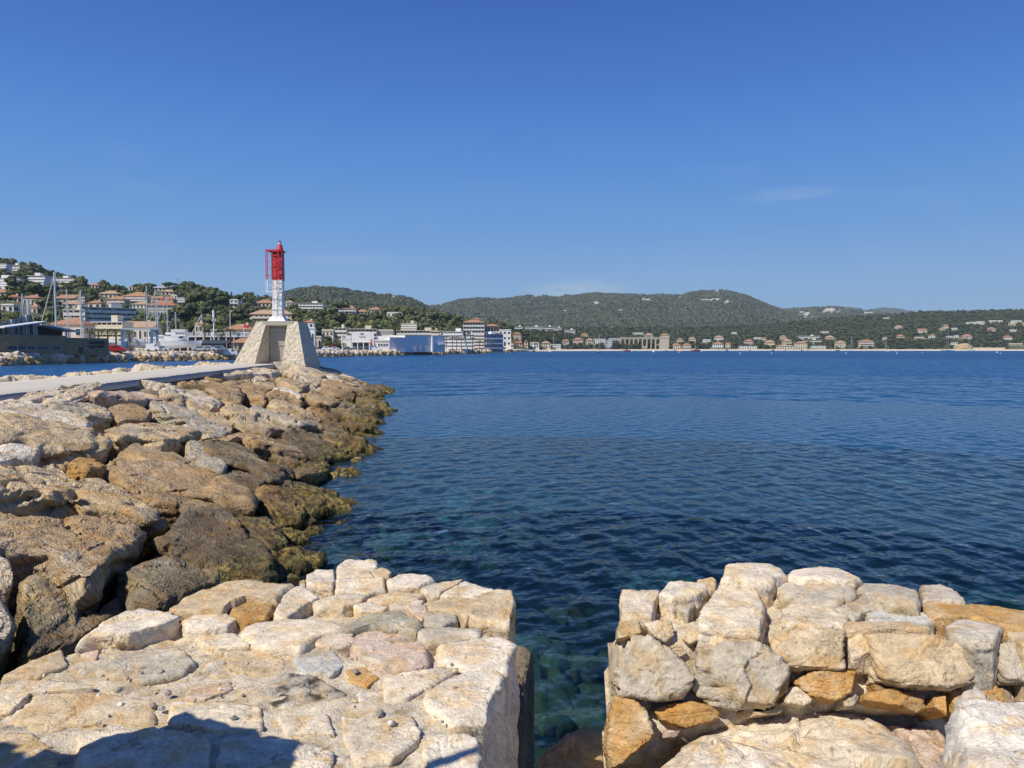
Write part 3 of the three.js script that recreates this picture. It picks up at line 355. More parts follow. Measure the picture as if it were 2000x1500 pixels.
{ // concrete path: a thick slab with a worn, broken seaward edge
  const p = [], c = [], idx = [], nz = 240, prof = [[1, -0.22], [1, 0], [0.75, 0.015], [0.5, 0.03], [0.25, 0.02], [0, 0], [0, -0.3]], m = prof.length;
  for (let j = 0; j <= nz; j++) { const z = -5 - 44 * j / nz; for (let i = 0; i < m; i++) { const [s, dy] = prof[i], e = pathEdge(z) + (i < 2 ? 0.10 * fbm(z * 1.7, 3, 1, 4) + 0.05 * noise(z * 6, 1, 1) : 0), x = lerp(pathOuter(z), e, s); p.push(x, PATH_Y + dy + 0.012 * noise(x * 1.2, 1, z * 1.2), z); const k = 1 + 0.10 * fbm(x * 1.5, 4, z * 1.5, 4); c.push(0.50 * k, 0.46 * k, 0.395 * k); if (i && j) { const v = j * m + i; idx.push(v - m - 1, v - m, v, v - m - 1, v, v - 1); } } }
  const g = new THREE.BufferGeometry(); g.setAttribute('position', new THREE.Float32BufferAttribute(p, 3)); g.setAttribute('color', new THREE.Float32BufferAttribute(c, 3)); g.setIndex(idx); g.computeVertexNormals(); tag(mesh('path', g, new THREE.MeshPhysicalMaterial({ vertexColors: true, roughness: 0.95, specularIntensity: 0.2, side: THREE.DoubleSide })), null, null, null, 'structure');
}
const GB = 'armour boulders on the slope of the mole';
// outline | colour | height | label
const MB = [
  ['4,780 70,760 180,752 202,756 170,776 140,785 96,784 68,778 20,782', 'pale', 0.14], ['170,778 200,758 280,754 304,768 320,788 280,792 220,784', 'pink', 0.16, 'pinkish slab just below the kerb of the path'], ['-40,790 24,782 68,788 96,798 140,808 184,824 180,836 156,834 100,820 60,812 -40,804', 'cream', 0.16, 'long cream slab with a ragged lower edge at the left edge of the view'],
  ['96,792 120,786 160,781 190,782 208,796 222,818 200,818 170,816 140,808 98,800', 'grey', 0.2], ['212,792 230,785 270,788 296,808 290,822 260,818 222,812', 'brown', 0.2], ['222,818 236,809 262,810 263,822 234,824', 'orange', 0.16, 'small orange wedge stone between the slabs'],
  ['-60,804 60,812 156,834 196,840 226,856 210,872 180,880 140,880 80,872 40,864 -60,858', 'tan', 0.26, 'huge flat tan slab with fine parallel layers at left'], ['-20,876 40,861 66,872 78,884 66,904 30,902 10,908 -20,910', 'white', 0.26, 'white-grey block lying under the layered tan slab'], ['196,838 240,824 300,820 360,832 394,844 370,856 350,866 320,870 270,856 230,856', 'tan', 0.28],
  ['286,788 320,792 370,804 400,818 448,838 446,850 420,850 400,846 360,822 310,806', 'grey', 0.2, 'long grey streaked slab slanting down the middle of the slope'], ['132,908 156,886 180,888 200,906 210,916 174,922', 'orange', 0.24, 'bright orange triangular boulder beside a deep dark hole'], ['190,892 262,858 290,866 330,880 400,920 470,955 505,985 495,1000 460,990 400,975 330,955 260,930 200,905', 'brown', 0.3, 'very long brown slab with a grey back running down to the water'],
  ['-30,910 50,902 96,896 120,910 150,932 200,926 260,960 300,990 330,1004 290,1012 200,988 100,975 -30,965', 'tan', 0.26, 'pitted lumpy tan boulder full of small holes'], ['205,918 330,956 425,988 440,998 400,1004 350,990 300,982 250,952', 'brown', 0.2],
  ['-60,975 80,998 170,992 260,1008 290,1034 282,1060 250,1088 222,1102 204,1140 152,1160 116,1138 90,1100 50,1090 -60,1086', 'brown', 0.42, 'huge brown and orange boulder filling the left foreground of the slope'], ['306,1050 368,988 400,992 446,1006 480,1036 512,1064 546,1106 530,1136 460,1140 436,1130 400,1112 340,1082', 'dark', 0.3, 'dark pyramid-shaped boulder crusted with barnacles at the waterline'], ['446,1006 490,996 520,1000 538,1020 568,1058 566,1078 530,1084 512,1064 480,1036', 'olive', 0.25],
  ['244,1108 260,1080 284,1062 312,1064 340,1084 390,1108 432,1132 430,1144 390,1160 340,1178 310,1192 262,1172 248,1142', 'olive', 0.42, 'olive block with a square dark notch beside the foreground wall'], ['40,1132 60,1120 90,1126 120,1144 158,1170 156,1190 130,1216 86,1226 70,1200 58,1170', 'olive', 0.36, 'dark green-brown block in the hollow left of the foreground wall'], ['194,1190 230,1166 260,1158 276,1176 250,1188 220,1198 200,1198', 'olive', 0.12], ['50,1244 150,1206 200,1196 226,1198 200,1220 170,1240 140,1262 60,1270', 'brown', 0.12], ['166,1188 178,1164 192,1166 190,1188 176,1200', 'pale', 0.1, 'little pale stone in the dark hollow'], ['-40,1080 16,1096 32,1120 22,1140 -40,1152', 'pale', 0.4], ['-50,1155 38,1180 38,1210 20,1230 -50,1240', 'pale', 0.34],
  ['426,724 490,718 526,720 550,732 530,733 470,729', 'pale', 0.14], ['310,766 346,751 385,750 436,778 430,788 400,806 372,800 340,786', 'cream', 0.24, 'cream slab with a sharp overhanging lower edge'], ['364,748 398,742 434,750 474,768 478,786 462,788 438,776 400,754', 'brown', 0.24], ['386,738 402,735 436,748 480,766 470,770 430,750', 'pink', 0.2], ['436,744 490,748 522,770 522,780 500,772 480,764', 'brown', 0.2], ['476,742 490,740 490,746 480,746', 'white', 0.16], ['494,736 510,734 524,744 498,744', 'pale', 0.16],
  ['532,758 542,752 566,754 588,768 590,784 560,770', 'white', 0.26, 'whitish slab in the middle of the far slope'], ['524,766 540,762 588,782 594,800 570,792 522,776', 'brown', 0.22], ['522,784 536,776 560,784 596,802 630,824 636,840 610,840 560,808 546,800', 'tan', 0.24], ['488,792 494,780 510,784 550,804 590,828 626,840 586,838 550,828 506,808', 'grey', 0.24], ['430,798 444,786 488,800 530,824 570,838 550,838 520,840 474,832 458,820', 'tan', 0.22], ['404,782 434,786 430,798 410,796', 'pink', 0.22, 'small pink stone below the overhanging cream slab'],
  ['364,800 378,794 430,808 460,832 454,838 420,828 390,812', 'tan', 0.18], ['470,840 490,834 530,850 580,876 602,892 594,902 570,896 530,876 494,870', 'brown', 0.26], ['540,852 570,840 606,850 650,870 662,882 640,898 606,894 570,872', 'dark', 0.26], ['604,852 616,846 646,860 660,872 654,878 630,868', 'ochre', 0.22], ['610,838 640,828 666,832 680,850 650,858 624,850', 'olive', 0.22], ['386,866 420,856 470,864 490,880 520,900 570,910 570,924 550,942 522,940 490,916 450,906 410,890', 'dark', 0.32, 'large dark grey-brown boulder ending in a pale yellow crust at the water'],
  ['364,864 376,858 410,882 446,912 440,924 400,910 368,890', 'grey', 0.28], ['570,916 606,898 638,896 650,910 640,924 610,932 580,934', 'olive', 0.2], ['540,946 570,940 610,942 636,960 630,972 590,980 560,970', 'olive', 0.2], ['502,956 522,946 550,952 580,974 604,1000 590,1012 540,1010 510,980', 'orange', 0.26, 'orange ridged boulder dipping into the water'], ['470,912 522,944 500,962 440,932 400,918', 'dark', 0.2], ['678,798 706,792 724,804 716,812 690,812', 'ochre', 0.2], ['690,770 716,772 734,780 730,788 700,786', 'olive', 0.2], ['708,758 736,763 737,768 714,769', 'olive', 0.16],
  ['664,824 690,816 702,834 678,846', 'olive', 0.2], ['598,800 630,800 662,820 664,832 638,824 616,812', 'ochre', 0.22], ['590,766 630,762 670,780 678,798 650,798 610,788', 'brown', 0.24], ['626,740 660,746 690,764 690,772 660,770 630,756', 'brown', 0.22], ['550,722 590,720 620,732 640,746 610,750 580,738', 'pale', 0.18], ['600,718 630,718 662,732 670,738 630,734', 'cream', 0.18], ['664,738 690,744 708,756 712,766 690,764', 'dark', 0.2], ['540,738 575,740 606,752 590,762 566,752', 'tan', 0.2], ['500,746 540,748 540,756 524,764 506,756', 'tan', 0.18], ['400,848 440,852 470,842 486,856 440,858', 'brown', 0.2], ['590,1016 606,1008 620,1018 600,1026', 'olive', 0.1], ['640,850 676,850 684,860 664,872', 'olive', 0.16]
];
const occupied = [], centre = px => { const P = pairs(px); return [P.reduce((s, q) => s + q[0], 0) / P.length, P.reduce((s, q) => s + q[1], 0) / P.length]; };
const NICK = new Map([[1, 'pinkish slab by the path'], [2, 'long cream slab'], [5, 'small orange wedge'], [6, 'huge flat tan slab'], [7, 'white-grey block'], [9, 'grey streaked slab'], [10, 'orange triangular boulder'], [11, 'very long brown slab'], [12, 'pitted lumpy boulder'], [14, 'huge brown and orange boulder'], [15, 'dark barnacled pyramid'], [17, 'notched olive block'], [18, 'dark block in the hollow'], [21, 'little pale stone'], [25, 'overhanging cream slab'], [31, 'whitish slab'], [36, 'small pink stone'], [42, 'large dark yellow-crusted boulder'], [46, 'orange ridged boulder']]);
const COLOUR_WORD = { pale: 'pale', cream: 'cream', tan: 'tan', grey: 'grey', white: 'white', pink: 'pinkish', ochre: 'ochre', orange: 'orange', brown: 'brown', dark: 'dark', olive: 'olive' }, usedLabel = new Map();
function besideLabel(i) { const [x, y] = centre(MB[i][0]); let best = 1e9, n = 0; for (const k of NICK.keys()) { const [a, b] = centre(MB[k][0]), q = Math.hypot((x - a) * 0.6, (y - b) * 1.6); if (q < best) { best = q; n = k; } } const [a, b] = centre(MB[n][0]), dx = x - a, dy = y - b, far = best > 60 ? 'well ' : '', way = Math.abs(dx) > 2.2 * Math.abs(dy) ? (dx > 0 ? 'right of' : 'left of') : (dy > 0 ? (dx > 0 ? 'below and right of' : 'below and left of') : (dx > 0 ? 'above and right of' : 'above and left of')), s = `${COLOUR_WORD[MB[i][1]]} boulder ${far}${way} the ${NICK.get(n)}`, c = (usedLabel.get(s) ?? 0) + 1; usedLabel.set(s, c); return c === 1 ? s : `${s}, ${['', '', 'a little farther off', 'farther off still', 'farthest off of these', 'at the very end'][c]}`; }
MB.forEach(([px, c, up0, label], i) => {
  const up = up0 * 0.85;
  const P = pairs(px), cx = P.reduce((s, q) => s + q[0], 0) / P.length, cy = P.reduce((s, q) => s + q[1], 0) / P.length, plane = molePlane(0.0), q = onPlane(cx, cy, plane.n, plane.d), dist = q.length(), wpx = Math.max(...P.map(a => a[0])) - Math.min(...P.map(a => a[0]));
  occupied.push(P);
  boulder(px, plane, { mat: bigRockMat, uvScale: 0.42, up, down: 0.75, grid: wpx > 150 ? 108 : wpx > 70 ? 68 : 42, topRough: 0.6, pw: 9, seed: 700 + i, rough: wpx > 150 ? 0.40 : 0.5, cuts: wpx > 150 ? 1 : 2, strata: i % 3 === 0 ? 0.9 : 0.5, pits: i === 12 ? 0.9 : (i % 4 === 0 ? 0.4 : 0.15), cracks: 1.6, flare: -0.06, shrink: 0.985, round: 1, tilt: [0.07 * Math.sin(i * 1.9) + 0.03, 0.06 * Math.cos(i * 2.9)], color: tideColor(c, { rust: c === 'white' || c === 'grey' ? 0.15 : 0.5, grime: 0.4, vein: 0.08, second: ['tan', 'brown', 'grey'][i % 3] }) }, label || besideLabel(i), GB);
});
// smaller stones filling the gaps, and more boulders along the waterline, under water and on the harbour side
{
  const R = rng(41), inPoly = (P, x, y) => { let k = false; for (let i = 0, j = P.length - 1; i < P.length; j = i++) { const [xi, yi] = P[i], [xj, yj] = P[j]; if ((yi > y) !== (yj > y) && x < (xj - xi) * (y - yi) / (yj - yi) + xi) k = !k; } return k; };
  const toPx = v => { const d = v.clone().sub(V3(0, CAM_Y, 0)), f = -(d.y * sP) * 1 + -d.z * cP - 0 * d.x, u = d.y * cP - d.z * -sP * -1; const zc = -d.z * cP - d.y * sP, yc = d.y * cP - d.z * sP * -1 * -1; return [1000 + d.x / zc * FPX, 750 - (d.y * cP + (-d.z) * sP) / zc * FPX]; };
  const protos = []; for (let k = 0; k < 7; k++) { const pts = []; for (let a = 0; a < 8; a++) { const q = 0.8 + 0.4 * R(), t = a / 8 * 6.283; pts.push(V3(Math.cos(t) * q * 1.25, 0, Math.sin(t) * q * 0.8)); } protos.push(pts); }
  let made = 0;
  for (let t = 0; t < 900 && made < 95; t++) {
    const z = -5.5 - 45 * Math.pow(R(), 1.25), edge = -1.5915 + 0.1565 * z, s = R(), x = s < 0.3 ? edge + (R() - 0.35) * 1.3 : lerp(edge, pathEdge(z) + 0.3, R()), size = (0.25 + 0.4 * R()) * (z < -20 ? 1.35 : 0.9), y = moleH(x, z); if (x > -2.4 && z > -9) continue; if (y > 0.4 && R() < 0.6) continue;
    const [px, py] = toPx(V3(x, y, z)); if (px > 0 && occupied.some(P => inPoly(P, px, py))) continue;
    const low0 = y < 0.35, pr = protos[made % 7], an = R() * 6.283, ca = Math.cos(an), sa = Math.sin(an), pts = pr.map(v => V3(x + (v.x * ca - v.z * sa) * size, 0, z + (v.x * sa + v.z * ca) * size)); pts.forEach(v => { v.y = moleH(v.x, v.z) - (low0 ? 0.04 : 0.3); });
    const low = y < 0.35, c = low ? ['olive', 'dark', 'ochre'][made % 3] : ['tan', 'pale', 'brown', 'grey', 'ochre'][made % 5];
    const m = mesh('boulder', stoneGeo(pts, moleN, { uvScale: 0.42, up: size * 0.45, down: 0.4, grid: z > -18 ? 36 : 22, pw: 4, seed: 900 + made, rough: 1.1, cuts: 4, strata: 0.5, color: tideColor(c, { rust: 0.4, grime: 0.35 }), flare: 0.15 }), bigRockMat); tag(m, low ? 'yellow-brown algae-covered stone at the waterline of the mole' : 'small stone wedged between the big boulders on the mole slope', 'boulder', low ? 'stones at the waterline' : 'small stones between the boulders'); made++;
  }
  for (let k = 0; k < 20; k++) { // head of the mole, right and front of the lighthouse
    const x = -13.6 + (k % 5) * 1.0 + 0.5 * R(), z = -44.9 - Math.floor(k / 5) * 2.0 - 0.8 * R(), s = 0.75 + 0.35 * R(), an = R() * 6.283, ca = Math.cos(an), sa = Math.sin(an), pts = protos[k % 7].map(v => V3(x + (v.x * ca - v.z * sa) * s, 0, z + (v.x * sa + v.z * ca) * s)); pts.forEach(v => { v.y = moleH(v.x, v.z) - 0.12 + 0.36 * sstep(-11.0, -13.2, v.x); });
    tag(mesh('boulder', stoneGeo(pts, moleN, { mat: bigRockMat, uvScale: 0.42, up: 0.32, down: 0.9, grid: 30, pw: 6, topRough: 0.6, rough: 0.5, seed: 1250 + k, cuts: 2, color: tideColor(['pale', 'tan', 'cream', 'brown'][k % 4], { rust: 0.35, grime: 0.3 }) }), bigRockMat), 'pale or tan boulder packed around the foot of the lighthouse', 'boulder', 'boulders at the foot of the lighthouse');
  }
  for (let k = 0; k < 16; k++) { // harbour side, showing over the far edge of the path
    const z = -15 - k * 2.2 - R(), x = pathOuter(z) - 0.5 - 0.5 * R(), s = 0.5 + 0.35 * R(), pts = protos[k % 7].map(v => V3(x + v.x * s, PATH_Y - 0.3, z + v.z * s)); tag(mesh('boulder', stoneGeo(pts, V3(0, 1, 0), { up: 0.2 + 0.28 * R(), down: 0.6, grid: 36, pw: 2.4, seed: 1200 + k, cuts: 3, color: stoneColor(k % 2 ? 'pale' : 'cream', { rust: 0.2, grime: 0.2 }), uvScale: 0.42 }), bigRockMat), 'pale boulder on the harbour side of the path', 'boulder', 'boulders beyond the path');
  }
  // drowned stones, seen through the water
  const parts = []; for (let k = 0; k < 240; k++) { const along = -5 - 42 * Math.pow(R(), 1.3), off = 0.4 + 6.5 * R() * R(), x = k % 3 ? -1.5915 + 0.1565 * along + off : -2 + 7 * R(), z = k % 3 ? along : -3.6 - 8 * R(), s = 0.18 + 0.4 * R(), y = seaFloor(x, z); parts.push(stoneGeo(protos[k % 7].map(v => V3(x + v.x * s, y, z + v.z * s)), V3(0, 1, 0), { up: s * 0.6, down: 0.2, rough: 1.6, grid: 16, pw: 2.2, seed: 1300 + k, cuts: 2, color: stoneColor(['olive', 'dark', 'greengrey'][k % 3], { grime: 0.9, rust: 0.4, second: 'dark' }) })); }
  tag(mesh('drowned_stones', mergeGeometries(parts), rockMat), 'stones lying under the clear water beside the mole', 'stones', null, 'stuff');
}
// ---------------------------------------------------------------- lighthouse on the head of the mole
{
  const L = thing('lighthouse', 'small red and white lighthouse on a battered stone base at the end of the mole', 'lighthouse', [-15.77, PATH_Y - 0.05, -49.2], 0.05);
  const stoneBase = (name, geo, seed) => { // rubble masonry: facing stones stand proud of the joints
    const g = geo.index ? geo.toNonIndexed() : geo; return mesh(name, g, rockMat, L);
  };
  // battered pier faces as grids, displaced so that single stones show
  const face = (name, P00, P10, P11, P01, nu, nv, seed, tone) => {
    const a = V3(...P00), b = V3(...P10), c = V3(...P11), d = V3(...P01), n = V3().crossVectors(b.clone().sub(a), d.clone().sub(a)).normalize(), pos = [], col = [], uv = [], idx = [];
    for (let j = 0; j <= nv; j++) for (let i = 0; i <= nu; i++) { const s = i / nu, t = j / nv, p = a.clone().lerp(b, s).lerp(d.clone().lerp(c, s), t), k = chips(p.x * 2.4 + seed, p.y * 3.4, p.z * 2.4), q = noise(p.x * 9, p.y * 9, p.z * 9), jt = chips(p.x * 5.5, p.y * 7 + seed, p.z * 5.5); p.addScaledVector(n, 0.02 * k + 0.014 * q + 0.022 * jt); pos.push(p.x, p.y, p.z); uv.push(s * a.distanceTo(b) * 0.6, t * a.distanceTo(d) * 0.6); const cc = mix3(mix3([0.70, 0.63, 0.52], [0.66, 0.575, 0.44], sstep(0, 0.4, k)), [0.56, 0.49, 0.385], sstep(0.1, 0.4, jt) * 0.5); col.push(...cc); if (i && j) { const v = j * (nu + 1) + i; idx.push(v - nu - 2, v - nu - 1, v, v - nu - 2, v, v - 1); } }
    const g = new THREE.BufferGeometry(); g.setAttribute('position', new THREE.Float32BufferAttribute(pos, 3)); g.setAttribute('color', new THREE.Float32BufferAttribute(col, 3)); g.setAttribute('uv', new THREE.Float32BufferAttribute(uv, 2)); g.setIndex(idx); g.computeVertexNormals(); g.translate(0, 0, 0); return g;
  };
  const H = 2.88, bw = 1.95, tw = 1.30, bz = 2.25, tz = 1.35, bl = -2.75, tl = -1.45; // half widths at foot and top; left side spreads more
  const nL0 = -1.35, nL1 = -0.78, nR0 = 0.42, nR1 = 0.62, back = 0.75; // niche edges at foot and top, depth
  const gs = [
    face('', [bl, 0, bz], [nL0, 0, bz], [nL1, H, tz], [tl, H, tz], 34, 60, 3),            // left pier, front
    face('', [nR0, 0, bz], [bw, 0, bz], [tw, H, tz], [nR1, H, tz], 34, 60, 9),            // right pier, front
    face('', [nL0, 0, bz], [nL0 + 0.55, 0, back], [nL1 + 0.12, H, back], [nL1, H, tz], 34, 50, 14), // inner left
    face('', [nR0 - 0.02, 0, back], [nR0, 0, bz], [nR1, H, tz], [nR0 + 0.1, H, back], 34, 50, 17),  // inner right
    face('', [bw, 0, bz], [bw, 0, -bz], [tw, H, -tz], [tw, H, tz], 60, 60, 21),           // right side
    face('', [bl, 0, -bz], [bl, 0, bz], [tl, H, tz], [tl, H, -tz], 50, 50, 25), face('', [bw, 0, -bz], [bl, 0, -bz], [tl, H, -tz], [tw, H, -tz], 40, 40, 28),
    face('', [bl, -1.6, bz + 0.03], [bw + 0.03, -1.6, bz + 0.03], [bw + 0.03, 0.05, bz + 0.03], [bl, 0.05, bz + 0.03], 50, 20, 31), face('', [bw + 0.03, -1.6, bz + 0.03], [bw + 0.03, -1.6, -bz], [bw + 0.03, 0.05, -bz], [bw + 0.03, 0.05, bz + 0.03], 50, 20, 33), face('', [bw + 0.03, -1.6, -bz], [bl, -1.6, -bz], [bl, 0.05, -bz], [bw + 0.03, 0.05, -bz], 40, 16, 35)
  ];
  const bm = mesh('stone_base', mergeGeometries(gs), rockMat, L); bm.userData.label = 'battered rubble stone base with a recessed doorway';
  const conc = std([0.40, 0.36, 0.29], 0.9), conc2 = std([0.46, 0.42, 0.35], 0.9), wear = (() => { const S = 128, d = new Uint8Array(S * S * 4); for (let j = 0; j < S; j++) for (let i = 0; i < S; i++) { const st = sstep(0.1, 0.45, tiled(i / 4, j / 40, 32, 5)) * sstep(-0.2, 0.3, tiled(i / 16, j / 16, 8, 6)), v = 250 - 26 * tiled(i / 8, j / 8, 16, 7), o = (j * S + i) * 4; d[o] = clamp(v - 40 * st, 0, 255); d[o + 1] = clamp(v - 62 * st, 0, 255); d[o + 2] = clamp(v - 84 * st, 0, 255); d[o + 3] = 255; } const t = new THREE.DataTexture(d, S, S); t.wrapS = t.wrapT = THREE.RepeatWrapping; t.magFilter = THREE.LinearFilter; t.colorSpace = THREE.SRGBColorSpace; t.needsUpdate = true; return t; })(), white = std([0.82, 0.81, 0.79], 0.5, { map: wear }), red = std([0.58, 0.04, 0.05], 0.5, { map: wear }), grey = std([0.45, 0.46, 0.47], 0.35, { metalness: 0.6 }), dark = std([0.05, 0.055, 0.06], 0.3);
  box('niche_wall', conc2, L, -0.05, H / 2, back - 0.15, 1.5, H - 0.02, 0.3); box('cap_slab', conc, L, -0.02, H - 0.12, (tz + back) / 2 - 0.1, 2.0, 0.26, tz - back + 0.3); box('cap_slab', conc, L, -0.08, H + 0.01, -0.15, 2.6, 0.10, 2.4);
  const door = box('door', std([0.36, 0.34, 0.29], 0.6, { metalness: 0.2 }), L, -0.10, 1.28, back + 0.04, 0.96, 2.12, 0.07); 
  const fr = std([0.42, 0.39, 0.33], 0.7); for (const [x, y, sx, sy] of [[-0.62, 1.28, 0.09, 2.24], [0.42, 1.28, 0.09, 2.24], [-0.10, 2.39, 1.15, 0.10], [-0.10, 1.30, 0.95, 0.03]]) box('door_frame', fr, L, x, y, back + 0.07, sx, sy, 0.10); box('door_step', conc2, L, 0.0, 0.12, back + 0.25, 1.3, 0.16, 0.5); box('door_handle', dark, L, 0.26, 1.2, back + 0.1, 0.03, 0.14, 0.05);
  // tower
  const y0 = H + 0.05, tower = new THREE.Group(); tower.name = 'tower'; tower.position.set(-0.32, y0, 0.1); L.add(tower);
  const flare = new THREE.CylinderGeometry(0.54, 0.86, 0.34, 4, 1); flare.rotateY(Math.PI / 4); const fl = mesh('flared_foot', flare.toNonIndexed(), white, tower); fl.geometry.computeVertexNormals(); fl.position.y = 0.17;
  box('white_shaft', white, tower, 0, 1.57, 0, 0.66, 2.50, 0.66); const sh = box('red_shaft', red, tower, 0.02, 3.78, 0, 0.69, 1.92, 0.69);
  for (let k = 0; k < 5; k++) box('panel_seam', k < 3 ? white : red, tower, 0.01, 0.85 + k * 0.72, 0.375, 0.78, 0.022, 0.03);
  box('gallery_slab', red, tower, -0.06, 4.80, 0.05, 1.08, 0.06, 1.0); const neck = new THREE.CylinderGeometry(0.15, 0.26, 0.42, 20); const nk = mesh('neck', neck, red, tower); nk.position.set(0.16, 5.04, 0);
  box('vent_louvre', std([0.25, 0.02, 0.025], 0.6), tower, 0.08, 4.55, 0.385, 0.5, 0.26, 0.03);
  const lan = new THREE.Group(); lan.name = 'lantern'; lan.position.set(0.16, 5.25, 0); tower.add(lan);
  mesh('lamp_base', new THREE.CylinderGeometry(0.15, 0.15, 0.06, 20), grey, lan).position.y = 0.03; mesh('lens', new THREE.CylinderGeometry(0.12, 0.12, 0.14, 20), std([0.5, 0.55, 0.58], 0.15), lan).position.y = 0.13; mesh('lamp_cap', new THREE.CylinderGeometry(0.05, 0.14, 0.08, 20), dark, lan).position.y = 0.24;
  // ladder with its cage, white below and red above
  const zc = 0.42, rail = (x, z, a, b) => { const m = 2.82; if (a < m) bar('ladder_rail', white, tower, [x, a, z], [x, Math.min(b, m), z], 0.022); if (b > m) bar('ladder_rail', red, tower, [x, Math.max(a, m), z], [x, b, z], 0.022); };
  rail(-0.20, zc + 0.12, 0.35, 4.85); rail(0.16, zc + 0.12, 0.35, 4.85);
  for (let k = 0; k < 15; k++) { const y = 0.55 + k * 0.3, m = y < 2.82 ? white : red; bar('rung', m, tower, [-0.20, y, zc + 0.12], [0.16, y, zc + 0.12], 0.014, 6); }
  for (const [x, z] of [[-0.62, 0.35], [-0.62, 0.62], [-0.45, 0.85], [0.30, 0.85], [0.45, 0.6]]) rail(x, z, x < -0.5 ? 1.95 : 2.0, 4.85);
  for (const y of [1.98, 2.4, 3.1, 3.55, 4.0, 4.45, 4.83]) { const m = y < 2.82 ? white : red; for (const [a, b] of [[[-0.37, 0.3], [-0.62, 0.35]], [[-0.62, 0.35], [-0.62, 0.62]], [[-0.62, 0.62], [-0.45, 0.85]], [[-0.45, 0.85], [0.30, 0.85]], [[0.30, 0.85], [0.45, 0.6]], [[0.45, 0.6], [0.38, 0.3]]]) if (y === 1.98 || y === 3.1 || y === 4.83 || a[0] > -0.6 && b[0] > -0.6) bar('cage_hoop', m, tower, [a[0], y, a[1]], [b[0], y, b[1]], 0.018, 6); }
}
// ---------------------------------------------------------------- land across the water: quay, beach, hillsides, far ridges
const SHORE = [[-700, 88], [0, 122], [200, 150], [450, 189], [640, 258], [840, 350], [930, 430], [1000, 590], [1030, 760], [1100, 930], [1300, 1060], [1700, 1060], [2000, 1010], [2700, 930]];
const FOOT = [[-700, 170], [0, 205], [400, 245], [640, 300], [840, 410], [930, 500], [1000, 700], [1100, 1010], [1300, 1140], [1700, 1140], [2000, 1090], [2700, 1000]];
const RIDGE_D = [[-700, 600], [0, 620], [400, 640], [700, 680], [900, 760], [1000, 980], [1150, 1400], [1500, 1750], [2000, 1800], [2700, 1700]];
const RIDGE_Y = [[-700, 440], [-200, 500], [0, 518], [60, 529], [130, 551], [200, 563], [260, 570], [330, 566], [400, 573], [450, 588], [520, 594], [600, 602], [700, 609], [780, 613], [850, 622], [920, 638], [1000, 646], [1100, 647], [1300, 645], [1450, 641], [1540, 634], [1600, 627], [1700, 620], [1800, 613], [1900, 611], [2000, 610], [2700, 600]];
const isBeach = px => sstep(1010, 1050, px);
function landY(px, d) {
  const s = curve(SHORE, px), b = isBeach(px), q = lerp(2.25, 2.0, b), f = Math.max(curve(FOOT, px), s + 20), r = curve(RIDGE_D, px), R = yAt(curve(RIDGE_Y, px), r);
  if (d < s) return -4 + 4 * sstep(s - 12, s, d) - 0.01;
  if (d < f) return lerp(Math.min(q, (d - s) * 0.9 - 0.2), Math.min(q, (d - s) * 0.055), b);
  const x = xAt(px, d), n = 5 * fbm(x * 0.012, 3, d * 0.012, 3), t = (d - f) / (r - f); return t < 1 ? q + (R - q) * Math.pow(t, 0.95) + n * Math.min(1, t * 5) * (1 - t * 0.5) : R + 0.5 * n - (d - r) * 0.25;
}
const pyOf = (y, d) => HORIZON - (y - CAM_Y) / d * FPX;
function landAt(px, py) { const s = curve(SHORE, px), r = curve(RIDGE_D, px); let d = s + 24; for (; d < r; d += 4) if (pyOf(landY(px, d), d) <= py) break; return d; } // distance at which the ground shows at that height of the picture
function gridMesh(name, pxs, ds, fy, fc, material, kind = 'structure') {
  const pos = [], col = [], idx = [], m = ds(0).length; pxs.forEach((px, i) => ds(px).forEach((d, j) => { const x = xAt(px, d), y = fy(px, d, j); pos.push(x, y, -d); col.push(...fc(px, d, x, y)); if (i && j) { const v = i * m + j; idx.push(v - m - 1, v, v - m, v - m - 1, v - 1, v); } }));
  const g = new THREE.BufferGeometry(); g.setAttribute('position', new THREE.Float32BufferAttribute(pos, 3)); g.setAttribute('color', new THREE.Float32BufferAttribute(col, 3)); g.setIndex(idx); g.computeVertexNormals(); return tag(mesh(name, g, material), null, null, null, kind);
}
const landMat = std([1, 1, 1], 0.95, { vertexColors: true }), pxRange = (a, b, s) => { const o = []; for (let p = a; p <= b; p += s) o.push(p); return o; };
gridMesh('hillside', pxRange(-700, 2700, 10), px => { const s = curve(SHORE, px), f = Math.max(curve(FOOT, px), s + 20), r = curve(RIDGE_D, px), o = [s - 14, s - 0.5]; for (let k = 0; k <= 12; k++) o.push(s + 0.5 + (f - s - 1) * k / 12); for (let k = 1; k <= 44; k++) o.push(f + (r - f) * k / 44); o.push(r + 60, r + 200); return o; }, landY,
  (px, d, x, y) => { const s = curve(SHORE, px), f = Math.max(curve(FOOT, px), s + 20), b = isBeach(px), k = 1 + 0.25 * fbm(x * 0.3, 2, d * 0.3, 3); if (d < f) return (d < s + 40 * b + 0.1 || b < 0.5) ? mix3([0.46, 0.43, 0.37], [0.62, 0.53, 0.40], b).map(c => c * k) : [0.10, 0.10, 0.055]; const n = fbm(x * 0.03, 5, d * 0.03, 4); return mix3([0.07, 0.085, 0.035], [0.26, 0.22, 0.14], sstep(0.02, 0.4, n)).map(c => c * k); }, landMat);

